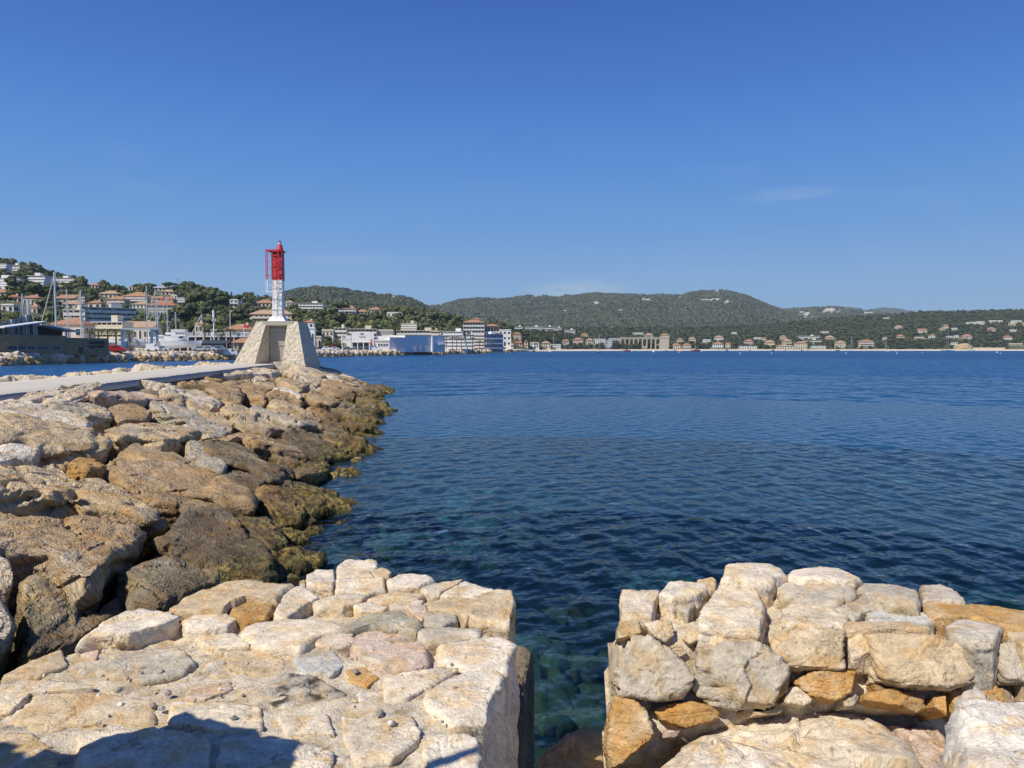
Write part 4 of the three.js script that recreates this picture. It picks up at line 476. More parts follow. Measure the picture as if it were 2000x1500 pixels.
// far ridges
const RIDGES = [
  { name: 'wooded_hill', px: [520, 880], foot: 900, ridge: 1900, fy: 6, py: [[500, 600], [560, 573], [590, 566], [620, 562], [660, 564], [700, 571], [740, 577], [775, 577], [800, 584], [830, 598], [860, 612], [900, 640]], rocks: [[770, 582, 30], [690, 570, 14], [800, 592, 20], [712, 590, 8]] },
  { name: 'mountain_ridge', px: [760, 1640], foot: 1750, ridge: 3300, fy: 6, py: [[740, 640], [800, 615], [840, 600], [870, 594], [900, 587], [935, 583], [985, 585], [1035, 577], [1090, 580], [1130, 576], [1165, 573], [1230, 577], [1330, 576], [1360, 570], [1390, 567], [1420, 569], [1450, 577], [1480, 590], [1510, 602], [1560, 620], [1640, 650]], rocks: [[860, 596, 26], [1050, 583, 22], [1085, 581, 16], [1165, 594, 26], [1265, 586, 34], [1380, 588, 44], [1330, 582, 16], [1210, 609, 20], [1395, 570, 30], [1420, 592, 30], [1150, 603, 12], [1100, 608, 14], [1345, 603, 16], [1000, 620, 14]] },
  { name: 'mountain_ridge', px: [1440, 1820], foot: 2000, ridge: 4600, fy: 10, py: [[1400, 640], [1480, 612], [1540, 604], [1600, 600], [1625, 598], [1660, 603], [1700, 607], [1740, 615], [1800, 628], [1860, 650]], rocks: [[1620, 606, 40], [1690, 612, 30], [1570, 612, 24], [1560, 620, 26]] },
  { name: 'distant_mountain', px: [1470, 1570], foot: 6000, ridge: 8500, fy: 100, py: [[1460, 640], [1490, 602], [1500, 597], [1512, 596], [1525, 601], [1540, 605], [1580, 640]], bare: 0.85, rocks: [] },
  { name: 'distant_mountain', px: [1640, 1820], foot: 4800, ridge: 6800, fy: 80, py: [[1620, 640], [1680, 609], [1700, 605], [1720, 603], [1750, 604], [1765, 608], [1780, 609], [1800, 620], [1840, 640]], bare: 0.35, rocks: [] }
];
for (const h of RIDGES) {
  const n = Math.round((h.px[1] - h.px[0]) / 4);
  h.y = (px, d) => { const R = yAt(curve(h.py, px) + (h.bare ? 0 : 1.5) + 2.2 * fbm(px * 0.045, h.ridge * 0.01, 2, 3), h.ridge), t = (d - h.foot) / (h.ridge - h.foot), x = xAt(px, d), k = h.ridge / 3300, g = fbm(x * 0.0022 / k, 4, d * 0.0013 / k, 4); if (t > 1) return R - (d - h.ridge) * 0.4; return Math.max(-5, lerp(h.fy, R, sstep(0, 1.06, t) * 0.55 + t * 0.45) + (R - h.fy) * 0.28 * g * Math.sin(Math.PI * clamp(t))); };
  h.rock = (px, d, y) => { const py = pyOf(y, d); let w = 0; for (const [a, b, r] of h.rocks) { const q = Math.hypot((px - a) / r, (py - b) / (r * 0.28)); w = Math.max(w, 1 - q); } const x = xAt(px, d); const st = fbm(x * 0.06, 1, d * 0.02, 3) * 1.2 + 0.6 * noise(x * 0.15, 2, d * 0.05); return w > 0 ? sstep(0.0, 0.15, w * 0.44 + 0.6 * st - 0.04) : h.bare ? sstep(0.2, -0.1, fbm(x * 0.004, 1, d * 0.004, 4)) * h.bare : sstep(0.40, 0.5, fbm(x * 0.02, 8, d * 0.01, 3)) * 0.7; };
  gridMesh(h.name, pxRange(h.px[0], h.px[1], 2), () => { const o = [h.foot - 30]; for (let k = 0; k <= 70; k++) o.push(h.foot + (h.ridge - h.foot) * k / 70); o.push(h.ridge * 1.05); return o; }, h.y,
    (px, d, x, y) => { const w = h.rock(px, d, y), k = 1 + 0.3 * fbm(x * 0.02, 2, d * 0.02, 3); return mix3([0.055 * k, 0.062 * k, 0.036 * k], [0.44 * k, 0.41 * k, 0.35 * k], w); }, landMat);
}

// ---------------------------------------------------------------- trees
const leafMat = new THREE.MeshStandardMaterial({ vertexColors: true, roughness: 0.9, side: THREE.DoubleSide }), barkMat = std([0.14, 0.10, 0.07], 0.95);
function crownGeo(seed, { clumps = 22, leaves = 26, shape = 'round', leaf = 0.085, tones = [[0.032, 0.048, 0.018], [0.088, 0.108, 0.042]] } = {}) { // unit crown: about 1 wide and 1 tall, base at 0
  const R = rng(seed), pos = [], col = [], nor = [];
  for (let k = 0; k < clumps; k++) {
    let cx, cy, cz, cr; const a = R() * 6.283, q = Math.sqrt(R());
    if (shape === 'umbrella') { cx = Math.cos(a) * q * 0.42; cz = Math.sin(a) * q * 0.42; cy = 0.72 + 0.16 * (1 - q * q) + 0.06 * (R() - 0.5); cr = 0.12 + 0.05 * R(); }
    else if (shape === 'spire') { cy = (k + 0.5) / clumps; const w = 0.105 * Math.pow(Math.sin(Math.PI * Math.min(0.999, 0.12 + cy * 0.86)), 0.7); cx = Math.cos(a) * w * q; cz = Math.sin(a) * w * q; cr = 0.055 + w * 0.4; }
    else { const t = R(), w = 0.40 * Math.pow(Math.sin(Math.PI * (0.16 + 0.78 * t)), 0.8); cx = Math.cos(a) * w * q * 1.05; cz = Math.sin(a) * w * q * 1.05; cy = 0.22 + 0.66 * t; cr = 0.12 + 0.07 * R(); }
    const tone = mix3(tones[0], tones[1], R());
    for (let i = 0; i < leaves; i++) {
      const u = R() * 2 - 1, b = R() * 6.283, s = Math.sqrt(1 - u * u), n = [s * Math.cos(b), u * 0.9 + 0.1, s * Math.sin(b)], rr = cr * (0.72 + 0.38 * R()), px = cx + n[0] * rr, py = cy + n[1] * rr * 0.78, pz = cz + n[2] * rr, l = leaf * (0.6 + 0.8 * R());
      const t1 = V3(R() - 0.5, R() - 0.5, R() - 0.5).cross(V3(...n)).normalize(), t2 = V3(...n).cross(t1).addScaledVector(V3(...n), (R() - 0.5) * 1.2), v = 0.75 + 0.5 * R();
      for (const [x, y] of [[-1, -0.6], [1, -0.5], [0.1, 1]]) { pos.push(px + (t1.x * x + t2.x * y) * l, py + (t1.y * x + t2.y * y) * l, pz + (t1.z * x + t2.z * y) * l); col.push(tone[0] * v, tone[1] * v, tone[2] * v); nor.push(...n); }
    }
  }
  const g = new THREE.BufferGeometry(); g.setAttribute('position', new THREE.Float32BufferAttribute(pos, 3)); g.setAttribute('color', new THREE.Float32BufferAttribute(col, 3)); g.setAttribute('normal', new THREE.Float32BufferAttribute(nor, 3)); return g;
}
function trunkGeo(h, r, lean = 0, limbs = 3, seed = 1) { const R = rng(seed), parts = []; const seg = (a, b, r0, r1) => { const g = new THREE.CylinderGeometry(r1, r0, a.distanceTo(b), 7); g.applyQuaternion(new THREE.Quaternion().setFromUnitVectors(V3(0, 1, 0), b.clone().sub(a).normalize())); const c = a.clone().lerp(b, 0.5); g.translate(c.x, c.y, c.z); parts.push(g); }; const m = V3(lean * 0.4, h * 0.55, 0), t = V3(lean, h, lean * 0.3); seg(V3(0, -0.12, 0), m, r, r * 0.75); seg(m, t, r * 0.75, r * 0.5); for (let k = 0; k < limbs; k++) { const a = k / limbs * 6.283 + R(); seg(m.clone().lerp(t, 0.4 + 0.5 * R()), t.clone().add(V3(Math.cos(a) * 0.26, 0.10 + 0.2 * R(), Math.sin(a) * 0.26)), r * 0.4, r * 0.18); } return mergeGeometries(parts); }
const CROWNS = [11, 12, 13].map(s => crownGeo(s, { clumps: 28, leaves: 34, leaf: 0.075, tones: [[0.042, 0.060, 0.021], [0.12, 0.14, 0.052]] })), CYP = crownGeo(21, { shape: 'spire', clumps: 22, leaves: 34, leaf: 0.03, tones: [[0.018, 0.033, 0.014], [0.04, 0.06, 0.025]] }), UMB = crownGeo(31, { shape: 'umbrella', clumps: 24, leaves: 34, leaf: 0.06, tones: [[0.045, 0.075, 0.02], [0.10, 0.14, 0.04]] });
const LOWC = [41, 42].map(s => crownGeo(s, { clumps: 9, leaves: 14, leaf: 0.17 })), TRUNK = trunkGeo(0.5, 0.035, 0.05, 4, 3), UTRUNK = trunkGeo(0.74, 0.028, 0.04, 5, 4), CTRUNK = trunkGeo(0.2, 0.02, 0, 0, 5);
const houseBoxes = []; // where the buildings show: filled by the builders, read by the woods
function wood(name, label, places, geos) { const mats = geos.map(() => []), M = new THREE.Matrix4(), Q = new THREE.Quaternion(), c = new THREE.Color(); places.forEach((p, i) => mats[i % geos.length].push(p));
  geos.forEach((g, k) => { const im = new THREE.InstancedMesh(g, leafMat, mats[k].length), R = rng(k + 5 + places.length); mats[k].forEach(([x, y, z, w, h], i) => { Q.setFromAxisAngle(V3(0, 1, 0), R() * 6.283); M.compose(V3(x, y, z), Q, V3(w, h, w)); im.setMatrixAt(i, M); const v = 0.75 + 0.5 * R(), o = 0.25 * R(); c.setRGB(v * (1 + o), v * (1 + o * 0.4), v); im.setColorAt(i, c); }); shadows(im); im.name = numbered(name); scene.add(tag(im, label, 'trees', null, 'stuff')); }); }
// ---------------------------------------------------------------- buildings
const WALLS = { white: std([0.74, 0.73, 0.70], 0.9), cream: std([0.68, 0.60, 0.45], 0.9), yellow: std([0.66, 0.55, 0.33], 0.9), pink: std([0.68, 0.53, 0.43], 0.9), ochre: std([0.60, 0.42, 0.22], 0.9), beige: std([0.58, 0.49, 0.37], 0.9), grey: std([0.42, 0.43, 0.44], 0.9), rose: std([0.60, 0.38, 0.31], 0.9), bluewhite: std([0.62, 0.66, 0.72], 0.85) };
const roofTex = (() => { const S = 128, d = new Uint8Array(S * S * 4), R = rng(8); for (let j = 0; j < S; j++) { for (let i = 0; i < S; i++) { const c = 205 + 50 * Math.sin(i / S * 6.283 * 16) * 0.3 + 40 * tiled(i / 8, j / 8, 16, 3) + 26 * (R() - 0.5), o = (j * S + i) * 4; d[o] = d[o + 1] = d[o + 2] = clamp(c, 0, 255); d[o + 3] = 255; } } const t = new THREE.DataTexture(d, S, S); t.wrapS = t.wrapT = THREE.RepeatWrapping; t.magFilter = THREE.LinearFilter; t.colorSpace = THREE.SRGBColorSpace; t.needsUpdate = true; t.repeat.set(0.25, 0.25); return t; })();
const ROOFS = { tile: std([0.56, 0.30, 0.17], 0.9, { map: roofTex }), pale: std([0.62, 0.42, 0.28], 0.9, { map: roofTex }), red: std([0.55, 0.22, 0.12], 0.9, { map: roofTex }), flat: std([0.60, 0.58, 0.54], 0.9), grey: std([0.3, 0.3, 0.31], 0.8) };
const glass = std([0.035, 0.045, 0.055], 0.12), shutterM = std([0.30, 0.36, 0.36], 0.8), frameM = std([0.70, 0.69, 0.66], 0.8), railM = std([0.62, 0.62, 0.61], 0.7), darkM = std([0.05, 0.05, 0.055], 0.7), concM = std([0.45, 0.42, 0.37], 0.9);
function roofGeo(W, D, h, over, gable) { const w = W / 2 + over, d = D / 2 + over, r = gable ? w : Math.max(0.1, w - d), e = -0.18, P = [[-w, 0, d], [w, 0, d], [w, 0, -d], [-w, 0, -d], [-r, h, 0], [r, h, 0]], pos = [], uv = [], f = (...ids) => { for (let k = 1; k < ids.length - 1; k++) for (const i of [ids[0], ids[k], ids[k + 1]]) { const p = typeof i === 'number' ? P[i] : i; pos.push(...p); uv.push(p[0] + p[2] * 0.001, p[2] + p[1]); } };
  f(0, 1, 5, 4); f(2, 3, 4, 5); f(1, 2, 5); f(3, 0, 4); for (const [a, b] of [[0, 1], [1, 2], [2, 3], [3, 0]]) { const A = P[a], B = P[b]; f([A[0], e, A[2]], [B[0], e, B[2]], B, A); } f([-w, e, -d], [w, e, -d], [w, e, d], [-w, e, d]);
  const g = new THREE.BufferGeometry(); g.setAttribute('position', new THREE.Float32BufferAttribute(pos, 3)); g.setAttribute('uv', new THREE.Float32BufferAttribute(uv, 2)); g.computeVertexNormals(); return g; }
function spot(x0, x1, top, base, d, turn) { const px = (x0 + x1) / 2; d ??= landAt(px, base); const g = d > curve(RIDGE_D, px) + 150 ? RIDGES[1].y(px, d) : landY(px, d), s = d / FPX, W = (x1 - x0) * s / (turn ? Math.max(0.55, Math.cos(turn - Math.atan2(-xAt(px, d), d))) : 1), y = Math.min(yAt(base, d), g + 3), h = Math.max(2.4, yAt(top, d) - y), x = xAt(px, d); houseBoxes.push([x0 - 1, x1 + 1, top - (x1 - x0) * 0.12, base + 1, d]); return { d, W, h, y, pos: [x, y, -d], turn: turn ?? Math.atan2(-x, d) * (px < 900 ? 0.12 : 0.5) }; }
function windowIn(parent, x, y, z, w, h, near, shut) { const f = box('window', frameM, parent, x, y, z, w + 0.24, h + 0.24, 0.10); if (near) { const p = box('pane', glass, f, 0, 0, 0.3, w / (w + 0.24), h / (h + 0.24), 0.7); if (shut) for (const s of [-1, 1]) box('shutter', shutterM, parent, x + s * (w * 0.78 + 0.1), y, z + 0.02, w * 0.5, h + 0.1, 0.06); } else f.material = glass; return f; }
function house(x0, x1, top, base, o = {}) { // o: w wall, r roof, t type hip|gable|flat, n floors, label
  const s = spot(x0, x1, top, base, o.d, o.turn), { W, h } = s, D = W * (o.deep ?? 0.75), near = s.d < 520, t = o.t ?? 'hip', wall = WALLS[o.w ?? 'cream'];
  const H = thing(o.name ?? 'house', o.label, 'house', s.pos, s.turn, o.g); const drop = Math.max(2.5, D * 0.35);
  box('wall', wall, H, 0, (h - drop) / 2, -D / 2, W, h + drop, D);
  if (t === 'flat') { box('roof', ROOFS[o.r ?? 'flat'], H, 0, h + 0.12, -D / 2, W + 0.5, 0.24, D + 0.5); box('parapet', wall, H, 0, h + 0.45, -0.15, W + 0.1, 0.45, 0.22); }
  else { const rh = Math.min(3.2, D * 0.28), r = mesh('roof', roofGeo(W, D, rh, Math.min(0.55, W * 0.05), t === 'gable'), ROOFS[o.r ?? 'tile'], H); r.position.set(0, h + 0.18, -D / 2); if (t === 'gable') for (const q of [-1, 1]) { } const ch = box('chimney', wall, r, W * 0.2, rh * 0.8, -D * 0.12, 0.7, 1.5, 0.7); }
  const n = o.n ?? Math.max(1, Math.round(h / 3)), fh = h / n, c = o.c ?? clamp(Math.round(W / 3.2), 2, 7);
  for (let f = 0; f < n; f++) { for (let k = 0; k < c; k++) { const x = (k + 0.5) / c * W - W / 2, door = f === 0 && k === Math.floor(c / 2); windowIn(H, x, f * fh + fh * (door ? 0.42 : 0.52), 0.05, Math.min(1.5, W / c * 0.42), door ? fh * 0.7 : Math.min(1.6, fh * 0.5), near, o.shut); } }
  for (let k = 0; k < 2; k++) { const f = box('window', glass, H, s.pos[0] < 0 ? W / 2 + 0.04 : -W / 2 - 0.04, Math.min(h - 1.3, h * 0.6), -D * (0.3 + 0.4 * k), 0.08, 1.3, 1.1); }
  if (o.bal) for (let f = 1; f < n; f++) { const b = box('balcony', wall, H, 0, f * fh, 0.6, W * 0.9, 0.2, 1.2); const r = box('railing', railM, H, 0, f * fh + 0.55, 1.17, W * 0.9, 0.85, 0.06); }
  if (o.porch) { box('terrace', concM, H, 0, 0.1 - 1, 2, W * 1.1, 2.2, 4); }
  return H;
}
function flats(x0, x1, top, base, o = {}) { // block of flats: slabs, railings, party walls and set-back glazing on every floor
  const s = spot(x0, x1, top, base, o.d, o.turn), { W, h } = s, D = o.depth ?? Math.min(14, W * 0.6), n = o.n ?? 4, c = o.c ?? Math.max(3, Math.round(W / 4)), wall = WALLS[o.w ?? 'white'], B = thing(o.name ?? 'apartment_block', o.label, 'building', s.pos, s.turn, o.g), fh = h / n, bd = o.bd ?? 1.6, step = o.step ?? 0;
  for (let f = 0; f < n; f++) {
    const back = -f * step, w = W - (o.taper ?? 0) * f; box('wall', wall, B, 0, f * fh + fh / 2 - (f ? 0 : 1.5), back - D / 2 - bd, w, fh + (f ? 0 : 3), D);
    box('floor_slab', wall, B, 0, f * fh + 0.02, back - bd / 2 + 0.05, w, 0.24, bd + 0.3);
    box('railing', o.rail ? WALLS[o.rail] : railM, B, 0, f * fh + 0.58, back - 0.05, w - 0.1, 0.95, 0.08);
    for (let k = 0; k <= c; k++) box('party_wall', wall, B, (k / c - 0.5) * (w - 0.2), f * fh + fh / 2, back - bd / 2, 0.2, fh - 0.1, bd);
    for (let k = 0; k < c; k++) { const m = box('window', glass, B, ((k + 0.5) / c - 0.5) * (w - 0.2), f * fh + fh * 0.45, back - bd + 0.04, w / c * 0.78, fh * 0.72, 0.1); if (o.awn && (k + f) % 3 === 0) { const a = box('awning', o.awnM ?? std([0.05, 0.28, 0.22], 0.8), B, ((k + 0.5) / c - 0.5) * (w - 0.2), f * fh + fh * 0.86, back - 0.3, w / c * 0.9, 0.08, 1.3); a.rotation.x = 0.35; } }
  }
  const bk = -(n - 1) * step; if (o.roof) { const r = mesh('roof', roofGeo(W, D + bd, Math.min(2.6, D * 0.22), 0.5), ROOFS[o.roof], B); r.position.set(0, h + 0.2, bk - (D + bd) / 2); } else { box('roof', ROOFS.flat, B, 0, h + 0.14, bk - (D + bd) / 2, W - (o.taper ?? 0) * (n - 1) + 0.3, 0.28, D + bd + 0.3); box('stair_head', wall, B, W * 0.18, h + 1.1, bk - D * 0.6, Math.min(4, W * 0.2), 2, 3.5); }
  return B;
}
// white terraced flats high on the left hill
const TG = 'white terraced flats on the hill', onRidge = (px, py) => { const h = RIDGES[1]; let d = h.foot; while (d < h.ridge && pyOf(h.y(px, d), d) > py) d += 10; return d; };
flats(-70, 14, 514, 531, { n: 4, c: 14, step: 0.9, depth: 6, rail: 'white', label: 'topmost white terraced block on the hill at the left edge', g: TG }); flats(15, 47, 518, 529, { n: 2, c: 8, step: 0.9, depth: 6, rail: 'white', label: 'short white terraced block stepping down from the topmost block', g: TG }); flats(-60, 37, 543, 564, { n: 4, c: 14, step: 0.9, depth: 6, rail: 'white', label: 'largest white terraced block, lower left on the hill', g: TG }); flats(38, 90, 538, 556, { n: 3, c: 10, step: 0.9, depth: 6, rail: 'white', label: 'white terraced block left of the tallest mast', g: TG }); flats(93, 148, 543, 552, { n: 2, c: 9, step: 0.9, depth: 6, rail: 'white', label: 'long low white terraced block right of the tallest mast', g: TG });
// villas on the left hill: x0, x1, eaves, foot
for (const [x0, x1, t, b, o, label] of [
  [51, 79, 582, 597, { w: 'pink', c: 4 }, 'pink two-storey house with orange hipped roof behind the leftmost masts'], [80, 101, 586, 596, { w: 'ochre' }, 'ochre house with orange roof half hidden by a pine, left of the tallest mast'], [112, 150, 583, 592, { w: 'beige', t: 'gable' }, 'long beige house with an orange gabled roof right of the tallest mast'], [20, 40, 583, 590, { w: 'pink', r: 'red' }, 'pink cottage with a red roof below the white flats'], [8, 31, 597, 608, { w: 'white', t: 'flat' }, 'white flat-roofed villa behind the umbrella pine at far left'], [58, 77, 604, 612, { w: 'pink' }, 'low orange-roofed house behind the glass pavilion'],
  [125, 160, 594, 604, { w: 'beige', r: 'pale' }, 'wide beige villa with pale tiles behind the thin masts'], [160, 171, 582, 597, { w: 'cream', t: 'flat', n: 3 }, 'narrow cream tower house above the dark flats'], [176, 201, 592, 602, { w: 'cream' }, 'cream villa just above the flats with green awnings'], [200, 233, 574, 582, { w: 'cream', r: 'pale' }, 'wide cream villa with pale tiles under the skyline trees'], [214, 246, 585, 597, { w: 'cream', bal: 1, n: 2 }, 'cream two-storey villa with balconies left of the three-storey hotel'], [120, 135, 559, 566, { w: 'beige', t: 'flat' }, 'small beige villa in the wood right of the tallest mast'], [178, 197, 557, 563, { w: 'pink' }, 'pink villa near the skyline right of the white flats'], [-20, 16, 573, 581, { w: 'cream' }, 'cream villa with orange roof at the left edge'], [257, 269, 560, 566, { w: 'cream', r: 'pale' }, 'small cream house on the skyline above the three-storey hotel'],
  [246, 291, 579, 593, { w: 'cream', n: 3, bal: 1, c: 6 }, 'three-storey cream hotel with balconies and a hipped roof on the left hill'], [263, 291, 596, 603, { w: 'white', r: 'pale', c: 4 }, 'white annex below the three-storey cream hotel'], [299, 320, 583, 592, { w: 'ochre', t: 'gable', n: 2 }, 'ochre gabled house behind the leaning mast'], [318, 342, 585, 594, { w: 'cream', r: 'red', c: 4 }, 'cream house with a red roof beside the ochre gabled house'], [294, 344, 597, 614, { w: 'yellow', r: 'red', c: 7, n: 3, shut: 1 }, 'long pale-yellow house with red roof behind the masts'], [338, 349, 578, 584, { w: 'white', t: 'flat' }, 'small white cube villa above the dark pines'], [349, 367, 583, 595, { w: 'grey', t: 'flat', bal: 1, n: 3 }, 'grey modern villa with three open floors left of the dark pines'],
  [307, 336, 563, 568, { w: 'beige', r: 'grey' }, 'low villa with a wide grey roof under the skyline pines'], [320, 342, 570, 576, { w: 'pink', r: 'pale' }, 'pink villa just below the wide grey roof'], [429, 467, 586, 600, { w: 'white', t: 'flat', n: 2, bal: 1 }, 'white modern villa with big windows left of the lighthouse'], [456, 484, 586, 591, { w: 'white', r: 'pale' }, 'low white villa with a pale roof left of the red tower'], [490, 571, 614, 630, { w: 'yellow', r: 'pale', n: 2, c: 9, bal: 1, deep: 0.4 }, 'long yellow house behind the foot of the lighthouse tower'], [499, 536, 592, 600, { w: 'beige' }, 'tan house with orange roof just left of the white shaft'], [556, 574, 591, 599, { w: 'white', r: 'pale' }, 'white house just right of the white shaft'], [663, 696, 603, 613, { w: 'white', r: 'tile', bal: 1, n: 2 }, 'white villa with orange roof under the bright umbrella pine'], [697, 719, 609, 615, { w: 'beige' }, 'beige bungalow with orange roof on the wooded rise'], [720, 744, 605, 613, { w: 'pink' }, 'pink house with orange roof on the crest of the wooded rise'], [757, 787, 611, 619, { w: 'white', t: 'flat' }, 'white flat-roofed villa on the right end of the wooded rise'],
  [383, 398, 634, 648, { w: 'cream', t: 'gable', d: 232 }, 'cream gable end behind the palms of the terrace'], [441, 493, 644, 653, { w: 'pink', r: 'tile', d: 225 }, 'long orange-roofed hall beside the red flag'], [105, 165, 634, 650, { w: 'pink', r: 'tile', d: 185 }, 'low orange-roofed shed behind the glass pavilion roof'], [243, 300, 640, 662, { w: 'cream', r: 'pale', t: 'gable', d: 214, c: 6 }, 'long cream boathouse with a pale roof behind the blue gantry'], [594, 614, 630, 643, { w: 'white', r: 'red', d: 330 }, 'white turret house with a red roof behind the stone base']
]) house(x0, x1, t, b, { ...o, label, g: 'houses on the left hillside' });
flats(172, 264, 602, 632, { d: 262, n: 4, c: 11, w: 'grey', awn: 1, turn: 0.72, label: 'long dark four-storey flats with green awnings on the left', depth: 10 }); flats(128, 169, 606, 630, { d: 256, n: 3, c: 4, w: 'cream', label: 'pale yellow flats left of the dark four-storey flats' }); flats(182, 241, 630, 658, { d: 196, n: 3, c: 6, w: 'cream', rail: 'cream', label: 'cream block behind the palms right of the dark stone wall' });
flats(573, 632, 592, 608, { n: 3, c: 9, label: 'white grid-fronted flats on the rise right of the lighthouse tower' });
// around the casino
house(601, 616, 642, 684, { d: 300, w: 'bluewhite', t: 'flat', n: 1, c: 2, label: 'tall plain blue-white hall right behind the stone base', name: 'hall' }); house(615, 628, 659, 684, { d: 306, w: 'beige', t: 'flat', n: 1, c: 2, label: 'tan block next to the blue-white hall', name: 'hall' }); house(630, 652, 646, 668, { d: 360, w: 'cream', t: 'flat', n: 2, c: 3, label: 'blank cream block left of the casino' });
flats(654, 678, 641, 664, { d: 362, n: 3, c: 3, w: 'cream', label: 'cream flats with balconies behind the left wing of the casino' }); flats(678, 736, 643, 660, { d: 380, n: 2, c: 8, w: 'beige', awn: 1, awnM: std([0.06, 0.07, 0.35], 0.8), label: 'long flats with blue awnings behind the casino roof' }); house(738, 768, 646, 660, { d: 384, w: 'beige', t: 'flat', n: 2, c: 7, label: 'tan row of rooms behind the right wing of the casino' });
flats(783, 814, 632, 650, { d: 450, n: 4, c: 4, w: 'beige', step: 0.8, label: 'tan stepped flats against the dark trees right of the casino' }); flats(775, 862, 646, 660, { d: 430, n: 2, c: 12, w: 'beige', label: 'long beige flats behind the blue-shaded casino hall' });
flats(842, 858, 648, 681, { d: 405, n: 5, c: 3, w: 'ochre', label: 'ochre end bay of the white seafront hotel' }); flats(858, 912, 648, 681, { d: 408, n: 5, c: 13, w: 'white', taper: 1.2, label: 'white seafront hotel with long balcony bands behind the palms' }); flats(911, 926, 654, 681, { d: 430, n: 4, c: 3, w: 'white', label: 'lower white block at the right end of the seafront hotel' }); flats(925, 946, 655, 679, { d: 470, n: 4, c: 5, w: 'beige', label: 'shaded tan flats left of the blue-grey office block' }); flats(946, 983, 653, 679, { d: 500, n: 4, c: 9, w: 'bluewhite', turn: 0.7, label: 'blue-grey block with tall columns on the seafront' });
flats(905, 946, 630, 651, { d: 560, n: 4, c: 7, w: 'white', roof: 'tile', label: 'white villa block with red hipped roof above the seafront hotel' }); flats(922, 942, 624, 632, { d: 590, n: 1, c: 4, w: 'white', roof: 'tile', label: 'small penthouse with a red roof on top of the villa block' }); flats(947, 975, 637, 652, { d: 570, n: 3, c: 5, w: 'beige', roof: 'tile', label: 'beige villa block with a hipped roof right of the white villa block' }); house(974, 998, 645, 662, { d: 640, w: 'white', t: 'flat', n: 3, label: 'white stepped house below the villa blocks' });
house(1001, 1018, 653, 667, { d: 800, w: 'pink', r: 'red', n: 4, c: 4, label: 'tall narrow pink hotel with red roof where the quay ends' }); house(986, 1003, 666, 679, { d: 690, w: 'pink', r: 'red', n: 2, label: 'pink house with red roof at the end of the quay' }); house(1003, 1020, 670, 681, { d: 780, w: 'rose', r: 'red', n: 2, label: 'reddish house below the narrow pink hotel' });
const WG = 'white flats above the beach'; flats(1003, 1021, 638, 649, { n: 3, c: 6, label: 'leftmost white flats in the wood above the beach', g: WG }); flats(1025, 1058, 638, 652, { n: 4, c: 9, label: 'widest white flats in the wood above the beach', g: WG }); flats(1060, 1080, 638, 650, { n: 3, c: 6, label: 'white flats right of the widest ones above the beach', g: WG }); flats(1081, 1097, 640, 650, { n: 3, c: 5, label: 'fourth white flats from the left above the beach', g: WG }); flats(1102, 1123, 644, 656, { n: 4, c: 6, label: 'rightmost white flats above the beach, half hidden by trees', g: WG });
